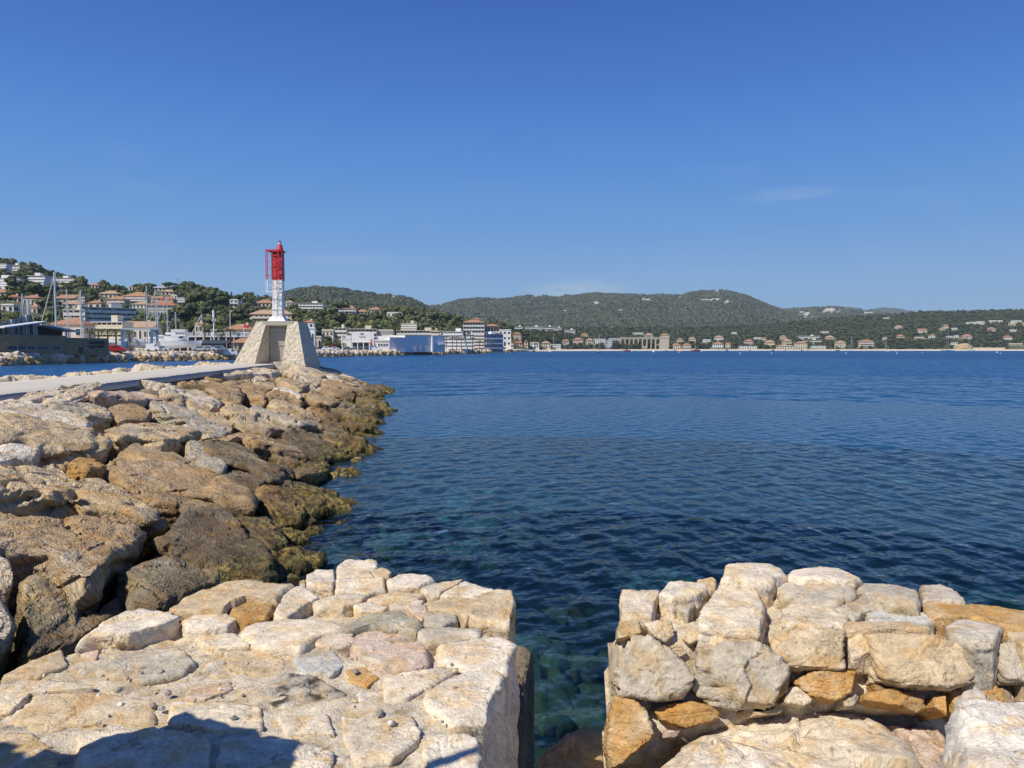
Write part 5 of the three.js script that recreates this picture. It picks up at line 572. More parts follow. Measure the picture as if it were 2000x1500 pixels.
// along the beach and up the slopes behind it
for (const [x0, x1, t, b, o, label] of [
  [1018, 1032, 665, 677, { w: 'ochre', r: 'red' }, 'orange-roofed yellow house at the left end of the beach'], [1034, 1054, 667, 680, { w: 'white', t: 'flat' }, 'low white beach house right of the orange house'], [1055, 1076, 668, 680, { w: 'cream', r: 'pale' }, 'cream beach house behind the leftmost moored yacht'], [1072, 1097, 671, 681, { w: 'white', t: 'flat', c: 7 }, 'long white open-fronted beach building'], [1096, 1112, 663, 678, { w: 'pink', r: 'tile', n: 3 }, 'tall cream hip-roofed house among the beach palms'], [1118, 1140, 661, 675, { w: 'rose', r: 'tile', n: 3 }, 'pinkish villa with wide roof among the beach palms'], [1142, 1160, 662, 675, { w: 'beige', r: 'pale' }, 'beige villa right of the reddish villa'], [1158, 1184, 659, 677, { w: 'white', t: 'flat', n: 4, c: 6 }, 'large white building behind the dark-hulled yacht'], [1184, 1196, 661, 680, { w: 'bluewhite', t: 'flat', n: 4, c: 4 }, 'blue-striped block left of the viaduct'], [1187, 1212, 660, 667, { w: 'bluewhite', t: 'flat' }, 'long low pale roof touching the viaduct'],
  [1234, 1257, 649, 655, { w: 'white', t: 'flat' }, 'white house above the middle of the viaduct'], [1258, 1276, 653, 659, { w: 'beige', r: 'pale' }, 'beige villa above the viaduct'], [1287, 1308, 653, 661, { w: 'pink' }, 'cream villa above the right end of the viaduct'], [1133, 1149, 652, 659, { w: 'ochre', r: 'tile' }, 'orange-roofed yellow house in the wood left of the viaduct'], [1320, 1335, 662, 670, { w: 'cream' }, 'cream villa right of the viaduct'], [1342, 1359, 660, 669, { w: 'cream', r: 'pale' }, 'cream villa with cypress right of the viaduct'], [1310, 1331, 673, 681, { w: 'pink', r: 'tile' }, 'cream beach house with a wide roof right of the viaduct'], [1332, 1350, 672, 681, { w: 'cream', r: 'tile' }, 'cream beach house behind the thin mast'], [1371, 1388, 662, 669, { w: 'white', t: 'flat' }, 'white flat house in the wood right of the cypress'], [1333, 1349, 633, 638, { w: 'beige', r: 'pale', d: onRidge(1341, 638) }, 'lonely farmhouse at the foot of the ridge'], [1344, 1352, 625, 629, { w: 'white', r: 'pale', d: onRidge(1348, 629) }, 'small white house higher up the ridge above the farmhouse'], [1255, 1264, 676, 681, { w: 'cream', t: 'flat' }, 'small pale kiosk below the viaduct arches'], [1279, 1292, 673, 681, { w: 'beige', r: 'tile' }, 'low tiled house at the right foot of the viaduct'],
  [1394, 1413, 657, 666, { w: 'white', r: 'pale' }, 'white villa left of the middle of the beach slope'], [1391, 1413, 670, 680, { w: 'white', r: 'tile', c: 5 }, 'white beach villa below the white slope villa'], [1416, 1426, 669, 680, { w: 'cream', t: 'gable', n: 3 }, 'narrow cream gabled house above the beach'], [1452, 1471, 664, 676, { w: 'beige', r: 'tile' }, 'beige villa among cypresses on the beach slope'], [1470, 1486, 658, 664, { w: 'white', t: 'flat' }, 'white flat villa beside an orange house on the slope'], [1486, 1496, 659, 666, { w: 'ochre' }, 'orange-roofed yellow house beside the white flat villa'], [1441, 1479, 676, 682, { w: 'white', t: 'flat', c: 7 }, 'long white awning-like beach hut on the sand'], [1492, 1513, 666, 677, { w: 'ochre', r: 'pale' }, 'yellow house left of the upright windsurf sail'], [1514, 1553, 675, 682, { w: 'pink', r: 'pale', c: 7 }, 'cream row of beach huts behind the windsurfers'], [1521, 1535, 656, 663, { w: 'pink' }, 'cream house above the tan house'], [1526, 1546, 664, 674, { w: 'beige', r: 'pale' }, 'beige house behind the pinkish beach huts'], [1552, 1576, 668, 681, { w: 'cream', r: 'tile' }, 'cream house left of the stepped white flats'],
  [1583, 1613, 675, 682, { w: 'white', t: 'flat', c: 8 }, 'white beach pavilions below the stepped white flats'], [1630, 1651, 667, 679, { w: 'cream', r: 'pale' }, 'cream hip-roofed villa left of the pink-red hotel'], [1676, 1706, 664, 680, { w: 'rose', r: 'tile', n: 3, bal: 1, c: 7 }, 'pink-red beach hotel with white balconies'], [1749, 1764, 655, 662, { w: 'beige', r: 'tile' }, 'beige house with orange roof in the wood right of the hotel'], [1811, 1826, 654, 661, { w: 'white', r: 'tile' }, 'white house with orange roof left of the tall yacht'], [1790, 1808, 644, 651, { w: 'white', t: 'gable' }, 'white gabled house on the right slope'], [1838, 1851, 635, 642, { w: 'pink' }, 'cream villa above the mast of the tall yacht'], [1832, 1844, 641, 646, { w: 'cream', r: 'pale' }, 'cream bungalow below the pink villa'], [1854, 1869, 640, 645, { w: 'white', t: 'flat' }, 'white bungalow right of the tall mast'], [1861, 1870, 654, 661, { w: 'white', t: 'flat' }, 'white cube house right behind the tall yacht mast'], [1846, 1858, 656, 661, { w: 'bluewhite', t: 'flat' }, 'blue-white low house behind the tall yacht mast'],
  [1877, 1896, 655, 661, { w: 'beige', r: 'tile' }, 'tiled house above the yellow rock'], [1883, 1900, 629, 633, { w: 'white', t: 'flat' }, 'long low white villa high on the right slope'], [1901, 1919, 627, 634, { w: 'white', t: 'flat' }, 'white modern villa high on the right slope'], [1926, 1956, 625, 631, { w: 'white', t: 'flat', c: 8 }, 'widest white modern villa high on the right slope'], [1971, 1991, 625, 632, { w: 'white', t: 'flat' }, 'bright white villa near the top right of the slope'], [1923, 1943, 641, 648, { w: 'beige', r: 'tile' }, 'beige villa with steps below the widest white villa'], [1957, 1974, 657, 664, { w: 'white', r: 'red' }, 'white house with red roof low on the right slope'], [1966, 1980, 632, 637, { w: 'pink', r: 'pale' }, 'cream villa below the bright white villa'], [1721, 1735, 620, 624, { w: 'white', t: 'flat' }, 'white villa alone near the top of the wooded slope'], [1856, 1868, 668, 676, { w: 'white', t: 'flat' }, 'white beach house left of the yellow rock'], [1968, 1995, 670, 675, { w: 'beige', t: 'flat' }, 'long flat pale building low at the right edge'], [1994, 2030, 628, 638, { w: 'pink', r: 'tile' }, 'cream villa cut by the right edge']
]) house(lerp(x0, x1, 0.06), lerp(x1, x0, 0.06), lerp(t, b, 0.2), b, { ...o, w: { pink: 'cream', ochre: 'yellow', rose: 'pink' }[o.w] ?? o.w, label: label, g: 'houses along the beach and the slopes behind' });
{ const R = rng(33); for (let k = 0; k < 26; k++) { const px = (k < 7 ? 1380 + 270 * R() : 1700 + 290 * R()), b = px < 1690 ? 648 + 16 * R() : 628 + 38 * R(), w = 9 + 8 * R(); if (houseBoxes.some(q => px + w > q[0] && px - w < q[1] && b > q[2] - 2 && b < q[3] + 6)) continue; house(px - w / 2, px + w / 2, b - 4.5, b, { w: ['white', 'cream', 'white', 'beige'][k % 4], t: k % 3 ? 'hip' : 'flat', r: k % 3 ? 'pale' : 'flat', label: 'tiny pale house half hidden among the pines on the right-hand slopes', g: 'tiny houses among the pines' }); } }
flats(1558, 1599, 656, 665, { n: 3, c: 10, step: 1.5, label: 'stepped white flats above the beach pavilions' }); flats(1562, 1603, 664, 674, { n: 3, c: 9, step: 1.2, w: 'cream', label: 'lower cream flats in front of the stepped white flats' });

// ---------------------------------------------------------------- lettering
const font = await new FontLoader().loadAsync('fonts/droid/droid_sans_bold.typeface.json');
function sign(name, text, size, mat, parent, x, y, z, width) { const g = new TextGeometry(text, { font, size, depth: 0.06, curveSegments: 3 }); g.computeBoundingBox(); const w = g.boundingBox.max.x - g.boundingBox.min.x; g.translate(-g.boundingBox.min.x - w / 2, 0, 0); if (width) g.scale(width / w, 1, 1); const m = mesh(name, g, mat, parent); m.position.set(x, y, z); return m; }
{ // casino: a stepped white front, a right wing with a band of windows, and long plain halls turned away from the sun
  const d = 318, s = d / FPX, x = xAt(708, d), y = 2.35, C = thing('casino', 'white art-deco casino with stepped front and long plain halls on the quay', 'casino', [x, y, -d], 0.20), w = WALLS.white, U = p => (p - 708) * s / 0.98, Y = p => yAt(p, d) - y; houseBoxes.push([668, 846, 645, 684, 318]);
  const blk = (name, a, b, top, z, D, m = w) => box(name, m, C, U((a + b) / 2), (Y(top) - 1) / 2, z - D / 2, (b - a) * s, Y(top) + 1, D);
  blk('front_block', 688, 731, 649, 0, 12); blk('upper_step', 697, 722, 647.6, -0.3, 10); blk('left_wing', 669, 687.6, 655, -0.2, 12); blk('right_wing', 731.4, 760, 663, 0.2, 13); blk('upper_storey', 733, 746, 656, -3, 8); blk('upper_storey', 746.4, 760, 655, -2, 9);
  const hall = new THREE.Group(); hall.name = 'halls'; hall.position.set(U(760.5), 0, 0); hall.rotation.y = 0.50; C.add(hall); const hw = std([0.66, 0.66, 0.68], 0.9); const L0 = (785 - 760) * s * 1.4, L1 = (845 - 785) * s * 1.62; box('hall_wall', hw, hall, L0 / 2, 2.4, -7, L0, 6.6, 14); box('hall_wall', hw, hall, L0 + L1 / 2 + 0.02, 2.9, -7.4, L1, 7.6, 14); box('roof_edge', w, hall, L0 / 2, 5.75, -6.9, L0 + 0.4, 0.2, 14.4); box('roof_edge', w, hall, L0 + L1 / 2, 6.8, -7.3, L1 + 0.4, 0.2, 14.4); box('light_pier', w, hall, L0 + L1 * 0.66, 2.8, 0.1, 0.7, 7.2, 1); for (const q of [0.3, 0.42]) box('hall_door', std([0.35, 0.36, 0.4], 0.8), hall, L0 + L1 * q, 0.9, -0.36, 1.3, 2.6, 0.12); box('canopy', hw, hall, L0 + L1 * 0.9, 2.6, 0.7, L1 * 0.18, 0.2, 2.2);
  const p = box('plinth_band', std([0.3, 0.14, 0.11], 0.8), C, U(745), Y(667), 0.28, 27 * s, 0.25, 0.12);
  for (let k = 0; k < 3; k++) { const wdw = box('window', frameM, C, U(694.5 + k * 10.6), Y(673.5), 0.08, 9.6 * s, 8.2 * s, 0.12); box('pane', glass, wdw, 0, 0, 0.4, 0.9, 0.88, 0.5); const lo = box('window', frameM, C, U(694.5 + k * 10.6), Y(680), 0.1, 9.6 * s, 3.8 * s, 0.12); box('pane', glass, lo, 0, 0, 0.4, 0.9, 0.8, 0.5); }
  box('porch_slab', w, C, U(706), Y(668), 1, 36 * s, 0.35, 2); for (let k = 0; k < 4; k++) bar('porch_column', w, C, [U(689 + k * 11), 0, 1.7], [U(689 + k * 11), Y(668), 1.7], 0.18, 10);
  for (let k = 0; k < 4; k++) { const wd = box('window', frameM, C, U(739.5 + k * 5), Y(673.5), 0.28, 3.6 * s, 5.2 * s, 0.12); box('pane', glass, wd, 0, 0, 0.4, 0.84, 0.86, 0.5); } for (let k = 0; k < 5; k++) box('ornament', std([0.5, 0.48, 0.46], 0.8), C, U(692 + k * 7.4), Y(663.6), 0.06, 3 * s, 1.6 * s, 0.1); for (let k = 0; k < 4; k++) box('vent_slot', std([0.45, 0.44, 0.43], 0.8), C, U(672 + k * 4.6), Y(663), -0.12, 3 * s, 0.14, 0.1); box('vent_grille', std([0.35, 0.33, 0.3], 0.8), C, U(674), Y(657.6), -0.12, 5.6 * s, 4.4 * s, 0.1); box('sign_pillar', std([0.5, 0.07, 0.03], 0.6), C, U(726), Y(669), 1.2, 2.4 * s, 13 * s, 0.5); box('sign_pillar', std([0.08, 0.18, 0.5], 0.6), C, U(725.5), Y(680.5), 1.6, 4 * s, 6.5 * s, 0.5);
  sign('emblem', 'Bd', 0.75, std([0.12, 0.03, 0.03], 0.7), C, U(708), Y(653.6), 0.03, 5.4 * s); sign('lettering', 'CASINO', 0.95, std([0.42, 0.42, 0.44], 0.6), C, U(708.5), Y(660), 0.03, 12.6 * s);
}
{ // harbour office: long dark rubble wall, glass pavilion with tilted white roofs behind it
  const d = 133, a = at(213, 690, 152), b = at(-130, 690, 118), K = thing('harbour_office', 'long dark stone harbour office with a glazed pavilion and tilted white roofs', 'building', [a.x, 2.2, a.z], Math.atan2(-(a.z - b.z), a.x - b.x)); const Lh = Math.hypot(a.x - b.x, a.z - b.z);
  const S = 256, dd = new Uint8Array(S * S * 4), hh = new Uint8Array(S * S * 4), R = rng(3); for (let j = 0; j < S; j++) for (let i = 0; i < S; i++) { const o = (j * S + i) * 4, n = tiled(i / 6, j / 4, 43, 4) , m = tiled(i / 16, j / 16, 16, 7), v = 150 + 70 * n + 34 * m + 30 * (R() - 0.5); dd[o] = clamp(v * 1.0, 0, 255); dd[o + 1] = clamp(v * 0.88, 0, 255); dd[o + 2] = clamp(v * 0.70, 0, 255); dd[o + 3] = 255; hh[o] = hh[o + 1] = hh[o + 2] = clamp(128 + 110 * n, 0, 255); hh[o + 3] = 255; }
  const tx = (q, srgb) => { const t = new THREE.DataTexture(q, S, S); t.wrapS = t.wrapT = THREE.RepeatWrapping; t.magFilter = THREE.LinearFilter; if (srgb) t.colorSpace = THREE.SRGBColorSpace; t.repeat.set(0.22, 0.22); t.needsUpdate = true; return t; }; const rub = std([0.95, 0.92, 0.82], 0.95, { map: tx(dd, true), bumpMap: tx(hh), bumpScale: 0.05 });
  const slab = (name, x0, x1, y0, y1, z0, z1) => { const g = new THREE.BoxGeometry(x1 - x0, y1 - y0, z1 - z0), p = g.attributes.position, u = g.attributes.uv; g.translate((x0 + x1) / 2, (y0 + y1) / 2, (z0 + z1) / 2); for (let i = 0; i < u.count; i++) u.setXY(i, p.getX(i) + p.getZ(i), p.getY(i)); return mesh(name, g, rub, K); };
  // local x runs from the left end (-Lh) to the right end (0)
  const LX = px => { const r = ray(px, 681), A = V3(b.x, 0, b.z), e = V3(a.x - b.x, 0, a.z - b.z), t = (A.x * r.z - A.z * r.x) / (e.z * r.x - e.x * r.z); return -Lh + t * Lh; }, dAt = px => { const q = (LX(px) + Lh) / Lh; return -lerp(b.z, a.z, q); }, LY = (px, py) => yAt(py, dAt(px)) - 2.2;
  const c0 = LX(126), top = 3.1; slab('stone_wall', -Lh - 20, c0, -0.6, top + 0.25, -7, 0.35); slab('stone_wall', c0 + 0.02, 0, -0.6, top - 0.1, -7, 0); 
  for (const [p0, p1] of [[12, 68], [74, 96], [104, 114]]) { const x0 = LX(p0), x1 = LX(p1), w = box('window', std([0.25, 0.24, 0.22], 0.6), K, (x0 + x1) / 2, 0.93, 0.36, x1 - x0 + 0.2, 0.84, 0.12); box('pane', glass, w, 0, 0, 0.35, 0.97, 0.8, 0.5); box('window_sill', concM, K, (x0 + x1) / 2, 0.47, 0.46, x1 - x0 + 0.3, 0.08, 0.2); for (let k = 1; k < (p1 - p0) / 18; k++) box('mullion', frameM, K, x0 + (x1 - x0) * k / ((p1 - p0) / 18), 0.93, 0.45, 0.06, 0.7, 0.06); }
  const dr = LX(158); const df = box('door', darkM, K, dr, 0.55, 0.05, 0.95, 1.3, 0.12); box('door_lintel', concM, K, dr, 1.28, 0.12, 1.15, 0.12, 0.25);
  const lm = std([0.03, 0.028, 0.025], 0.6); sign('lettering', 'CAPITAINERIE', 0.68, lm, K, LX(189), 1.72, 0.02, LX(204) - LX(173)); sign('lettering', 'PORT DE BANDOL', 0.5, lm, K, LX(189), 0.98, 0.02, LX(204) - LX(173));
  // pavilion
  const g0 = LX(12), g1 = LX(80), gw = g1 - g0; box('pavilion_wall', std([0.45, 0.40, 0.33], 0.9), K, LX(86), 2.2 + 1.9, -4.5, LX(91) - LX(82), 4.2, 5); const gl = std([0.10, 0.16, 0.19], 0.08); for (let k = 0; k < 7; k++) { const m = box('glazing', gl, K, g0 + gw * (k + 0.5) / 7, top + 1.2 + 0.15 * k, -2.4, gw / 7 - 0.1, 2.3 + 0.3 * k, 0.1); } for (let k = 0; k <= 7; k++) box('post', k % 3 ? darkM : frameM, K, g0 + gw * k / 7, top + 1.1 + 0.15 * k, -2.3, 0.12, 2.4 + 0.3 * k, 0.16);
  box('pavilion_core', WALLS.grey, K, g0 + gw / 2, top + 0.8, -5.2, gw * 0.92, 2.2, 3.5);
  const roofA = box('roof', std([0.66, 0.67, 0.68], 0.5), K, (LX(6) + LX(84)) / 2, LY(45, 634), -3.2, LX(84) - LX(6) + 0.6, 0.22, 8); roofA.rotation.z = 0.155; const roofB = box('roof', std([0.66, 0.67, 0.68], 0.5), K, (LX(90) + LX(152)) / 2, LY(122, 641.5), -2.8, LX(152) - LX(90), 0.22, 7); roofB.rotation.z = -0.15; box('terrace_shade_block', darkM, K, (LX(93) + LX(145)) / 2, top + 0.95, -4.4, LX(145) - LX(93), 1.9, 3);  // last box: terrace shade under the roof put in as a near-black block
  houseBoxes.push([-100, 212, 626, 692, 120]);
}
{ // sailing club: long white terrace on columns over dark ground-floor rooms
  const d = 205, y = 2.3, x = xAt(414, d), s = d / FPX, N = thing('terrace_building', 'long white-railed terrace on columns behind the boatyard, with grey lettering', 'building', [x, y, -d], 0.28), U = p => (p - 414) * s * 1.02, Y = p => yAt(p, d) - y; houseBoxes.push([340, 486, 642, 684, 205]);
  box('terrace_slab', WALLS.white, N, 0, Y(657), -4, 142 * s, 0.35, 9); box('ground_floor', darkM, N, 0, Y(657) / 2, -4.5, 136 * s, Y(657) - 0.2, 6); for (let k = 0; k < 11; k++) box('column', WALLS.white, N, U(346 + k * 13.6), Y(657) / 2, 0.2, 0.3, Y(657), 0.3); for (let k = 0; k < 8; k++) { const w = box('window', glass, N, U(355 + k * 17), Y(657) * 0.45, -1.45, 11 * s, Y(657) * 0.6, 0.1); }
  box('clubroom', WALLS.white, N, U(356), Y(650) , -3, 25 * s, 13 * s, 5); sign('lettering', 'SOCIETE NAUTIQUE', 0.62, std([0.4, 0.4, 0.42], 0.7), N, U(356), Y(652.6), -0.46, 23 * s); for (let k = 0; k < 27; k++) box('rail_post', WALLS.white, N, U(369 + k * 4.35), Y(652.4), 0.3, 0.07, 1.15, 0.07); for (const q of [650, 652.2, 654.4]) box('railing', WALLS.white, N, U(426), Y(q), 0.3, 116 * s, 0.07, 0.07); for (let k = 0; k < 26; k++) if (k % 3) box('rail_panel', std([0.5, 0.6, 0.58], 0.2), N, U(371.2 + k * 4.35), Y(652.6), 0.25, 4 * s, 0.8, 0.03);
  const G = thing('workshop', 'low dark glazed workshop in front of the white-railed terrace', 'building', [xAt(409, 190), 2.3, -190], 0.28), s2 = 190 / FPX; box('wall', std([0.09, 0.10, 0.11], 0.6), G, 0, 0.9, -3, 57 * s2, 2.4, 5); box('roof', std([0.14, 0.15, 0.165], 0.5), G, 0, 2.25, -2.8, 58 * s2, 0.2, 6); const sk = box('sloped_roof', std([0.10, 0.115, 0.14], 0.4), G, 1.5, 2.6, -2.4, 50 * s2, 0.9, 4); for (let k = 0; k < 6; k++) { const w = box('window', frameM, G, (k - 2.5) * 9 * s2, 1.0, -0.46, 8 * s2, 1.3, 0.1); box('pane', glass, w, 0, 0, 0.3, 0.92, 0.9, 0.5); }
  const Z = thing('tiled_shelter', 'open shelter with an orange tiled roof left of the stone base', 'shelter', [xAt(476, 196), 2.3, -196], 0.25), s3 = 196 / FPX; const zr = mesh('roof', roofGeo(44 * s3, 5, 1.3, 0.4), ROOFS.tile, Z); zr.position.set(0, 2.4, -2.5); for (let k = 0; k < 5; k++) box('post', WALLS.cream, Z, (k - 2) * 10 * s3, 1.1, -0.1, 0.35, 2.4, 0.35); box('back_wall', WALLS.beige, Z, 0, 1.1, -4.6, 42 * s3, 2.4, 0.3);
}
{ // railway viaduct above the beach
  const d = 1130, s = d / FPX, x0 = xAt(1211, d), V = thing('viaduct', 'stone railway viaduct with nine arches above the beach', 'viaduct', [x0, 1.6, -d], 0.0), st = std([0.50, 0.44, 0.34], 0.95), top = yAt(659, d) - 1.6, W = (1306 - 1211) * s, pitch = (1290 - 1213) * s / 9; houseBoxes.push([1209, 1306, 658, 682, d]);
  const sh = new THREE.Shape(); sh.moveTo(0, -2); for (let k = 0; k < 9; k++) { const a = 0.9 + k * pitch, r = pitch * 0.40, c = a + pitch / 2 - 0.4, sp = top - 2.4 - r; sh.lineTo(c - r, -2); sh.lineTo(c - r, sp); sh.absarc(c, sp, r, Math.PI, 0, true); sh.lineTo(c + r, -2); } sh.lineTo(W, -2); sh.lineTo(W, top - 0.6); sh.lineTo(0, top - 0.6); const g = new THREE.ExtrudeGeometry(sh, { depth: 5, bevelEnabled: false, curveSegments: 8 }); const m = mesh('arches', g, st, V); m.position.z = -5;
  box('parapet', std([0.40, 0.38, 0.36], 0.9), V, W / 2, top - 0.2, -2.5, W + 1, 0.9, 5.6); box('cornice', std([0.56, 0.52, 0.45], 0.9), V, W / 2, top - 0.75, -2.5, W + 0.6, 0.3, 6); for (let k = 0; k < 10; k++) box('pier_cap', st, V, 0.9 + k * pitch - 0.4, top - 3.2, 0.1, 0.9, 0.4, 0.4);
}
{ // sea wall and yellow rock at the right end of the beach
  const d = 1050, s = d / FPX, W = thing('sea_wall', 'tan retaining wall at the right end of the beach', 'wall', [xAt(1930, d), 0.2, -d], -0.1); box('wall', WALLS.beige, W, 0, 1.6, -1, 58 * s, 5.2, 2); box('coping', WALLS.cream, W, 0, 4.35, -1, 58.5 * s, 0.3, 2.4);
  const P = pairs('1872,672 1880,664 1890,662 1902,668 1905,674 1890,679').map(([a, b]) => at(a, b, 1058)); P.forEach((p, i) => { p.y = 6; p.z = -1058 - (i < 3 ? 14 : 0); }); tag(mesh('rock_outcrop', stoneGeo(P, V3(0, 1, 0), { up: 4.5, down: 7, grid: 40, pw: 2.4, seed: 5, cuts: 4, strata: 0.8, rough: 1, color: stoneColor('olive', { rust: 0.5, second: 'tan' }), uvScale: 0.05 }), plainRock), 'yellow rock outcrop behind the right end of the beach', 'rock');
}
// ---------------------------------------------------------------- boats, vehicles, masts, palms, people on boards
const hullW = std([0.78, 0.78, 0.77], 0.3), hullD = std([0.03, 0.035, 0.05], 0.3), hullB = std([0.10, 0.20, 0.36], 0.35), hullR = std([0.45, 0.05, 0.04], 0.4), alu = std([0.62, 0.63, 0.64], 0.35, { metalness: 0.5 }), teak = std([0.42, 0.28, 0.16], 0.8), sailM = std([0.72, 0.72, 0.70], 0.8);
function hullGeo(L, B, H, sheer = 0.18) { const n = 14, m = 8, pos = [], idx = []; for (let i = 0; i <= n; i++) { const t = i / n, w = B / 2 * Math.pow(Math.sin(Math.PI * (0.16 + 0.84 * (1 - t) * 0.62 + 0.0)), 0.9) * (t > 0.985 ? 0.02 : Math.min(1, (1 - t) * 3.2)), top = H * (1 + sheer * t * t), x = (t - 0.45) * L; for (let j = 0; j <= m; j++) { const a = j / m * Math.PI, s = Math.cos(a), c = Math.sin(a); pos.push(x + 0.06 * L * t * (1 - c) * 0.8, top - (top + 0.25 * H) * Math.pow(c, 0.6) * (1 - 0.45 * t * t), -s * w * (1 - 0.15 * c)); } }
  for (let i = 1; i <= n; i++) for (let j = 1; j <= m; j++) { const v = i * (m + 1) + j; idx.push(v, v - 1, v - m - 2, v, v - m - 2, v - m - 1); } const c0 = pos.length / 3; for (let i = 0; i <= n; i++) { const a = i * (m + 1), b = a + m; if (i) { idx.push(a, a - m - 1, b, b, a - m - 1, b - m - 1); } } for (let j = 1; j < m; j++) idx.push(0, j, j + 1); const g = new THREE.BufferGeometry(); g.setAttribute('position', new THREE.Float32BufferAttribute(pos, 3)); g.setIndex(idx); const k = g.toNonIndexed(); k.computeVertexNormals(); return k; }
function yacht(x, y, z, turn, L, mast, o) { // sailing yacht: hull, coachroof, mast, boom, stays
  const Y = thing('sailing_yacht', o.label, 'yacht', [x, y, z], turn, o.g); mesh('hull', hullGeo(L, L * 0.3, L * 0.11), o.hull ?? hullW, Y); const H = L * 0.115; const cab = mesh('coachroof', hullGeo(L * 0.45, L * 0.18, L * 0.045, 0), hullW, Y); cab.position.set(0, H, 0); box('cabin_window', glass, Y, 0, H + L * 0.03, 0, L * 0.25, L * 0.016, L * 0.165); if (mast) { bar('mast', alu, Y, [L * 0.06, H * 0.9, 0], [L * 0.06, mast, 0], Math.max(0.09, o.mr ?? 0.09)); bar('boom', alu, Y, [L * 0.06, H + 1.1, 0], [-L * 0.32, H + 1.15, 0], 0.08); const sc = bar('furled_sail', o.cover ?? sailM, Y, [L * 0.04, H + 1.28, 0], [-L * 0.3, H + 1.3, 0], 0.17); bar('spreader', alu, Y, [L * 0.06, mast * 0.6, -0.9], [L * 0.06, mast * 0.6, 0.9], 0.04); bar('forestay', alu, Y, [L * 0.06, mast * 0.97, 0], [L * 0.52, H, 0], o.furl ? 0.10 : 0.025); bar('backstay', alu, Y, [L * 0.06, mast, 0], [-L * 0.43, H, 0], 0.025); for (const s of [-1, 1]) bar('shroud', alu, Y, [L * 0.06, mast * 0.93, 0], [L * 0.05, H, s * L * 0.14], 0.022); }
  return Y; }
function motorboat(x, y, z, turn, L, o) { const B = thing('motor_boat', o.label, 'boat', [x, y, z], turn, o.g); mesh('hull', hullGeo(L, L * 0.34, L * 0.15), o.hull ?? hullW, B); const c = mesh('cabin', hullGeo(L * 0.5, L * 0.24, L * 0.12, 0), hullW, B); c.position.set(0, L * 0.15, 0); const w = box('windscreen', glass, B, L * 0.04, L * 0.245, 0, L * 0.3, L * 0.05, L * 0.2); bar('rail', alu, B, [L * 0.2, L * 0.24, L * 0.12], [L * 0.5, L * 0.25, 0], 0.03); if (o.fly) box('flybridge', hullW, B, -L * 0.08, L * 0.33, 0, L * 0.22, L * 0.05, L * 0.18); return B; }
// boats ashore and moored behind the quay: mast foot pixel, mast top pixel
const q = (px, d) => [xAt(px, d), 0, -d];
[[51, 166, 573, 11, 'moored yacht with the leftmost mast behind the harbour office', 0.12], [63, 160, 584, 10, 'moored yacht with a thick short mast behind the glass pavilion', 0.28], [119, 172, 531, 15, 'moored yacht with the tallest mast on the left', 0.2, 1], [141, 182, 565, 12, 'moored yacht with a thin mast right of the tallest one', 0.12], [169, 170, 566, 12, 'moored yacht with a mast and cross vane above the stone wall', 0.16, 1]].forEach(([px, d, top, L, label, mr, furl], i) => yacht(xAt(px, d), 0.3, -d, 2.5 + i * 0.21, L, yAt(top, d) - 0.3, { label, mr, furl, g: 'yachts behind the harbour office' }));
[[294, 208, 557, 13, 'yacht ashore with the left of the two tallest boatyard masts', 'w'], [311, 210, 566, 12, 'yacht ashore with the second tallest boatyard mast', 'w'], [315, 214, 585, 11, 'yacht ashore with crossing stays right of the two tallest masts', 'w'], [335, 206, 579, 12, 'yacht ashore with a single straight mast right of the crossing stays', 'w'], [350, 204, 610, 9, 'yacht ashore with a short mast left of the terrace', 'w'], [400, 214, 613, 9, 'yacht with a thin mast in front of the terrace', 'w']].forEach(([px, d, top, L, label], i) => yacht(xAt(px, d), 3.4, -d, 2.7 + i * 0.17, L, yAt(top, d) - 3.4, { label, mr: 0.13, furl: i % 2, g: 'yachts ashore in the boatyard' }));
motorboat(xAt(270, 190), 3.4, -190, 3.35, 8.5, { label: 'grey motor boat hanging in the blue gantry', hull: std([0.45, 0.47, 0.5], 0.4) }); motorboat(xAt(345, 188), 3.2, -188, 0.1, 11.5, { label: 'largest white motor yacht on stands in the boatyard', fly: 1 }); motorboat(xAt(322, 196), 3.6, -196, 0.0, 9, { label: 'smaller white motor boat left of the largest motor yacht', fly: 1 }); motorboat(xAt(230, 196), 3.3, -196, 0.15, 9, { label: 'white boat under cover left of the blue gantry' });
for (const [px, d] of [[262, 190], [278, 190], [335, 188], [355, 188], [316, 196], [329, 196], [294, 208], [311, 210], [335, 206], [350, 204]]) { const C = thing('boat_stand', 'dark trestle carrying a boat ashore in the boatyard', 'stand', [xAt(px, d), 2.25, -d], 0.3, 'boat stands'); for (const s of [-1, 1]) bar('leg', darkM, C, [s * 0.7, 0, 0], [s * 0.25, 1.3, 0], 0.06); bar('cross_bar', darkM, C, [-0.6, 0.5, 0], [0.6, 0.5, 0], 0.05); }
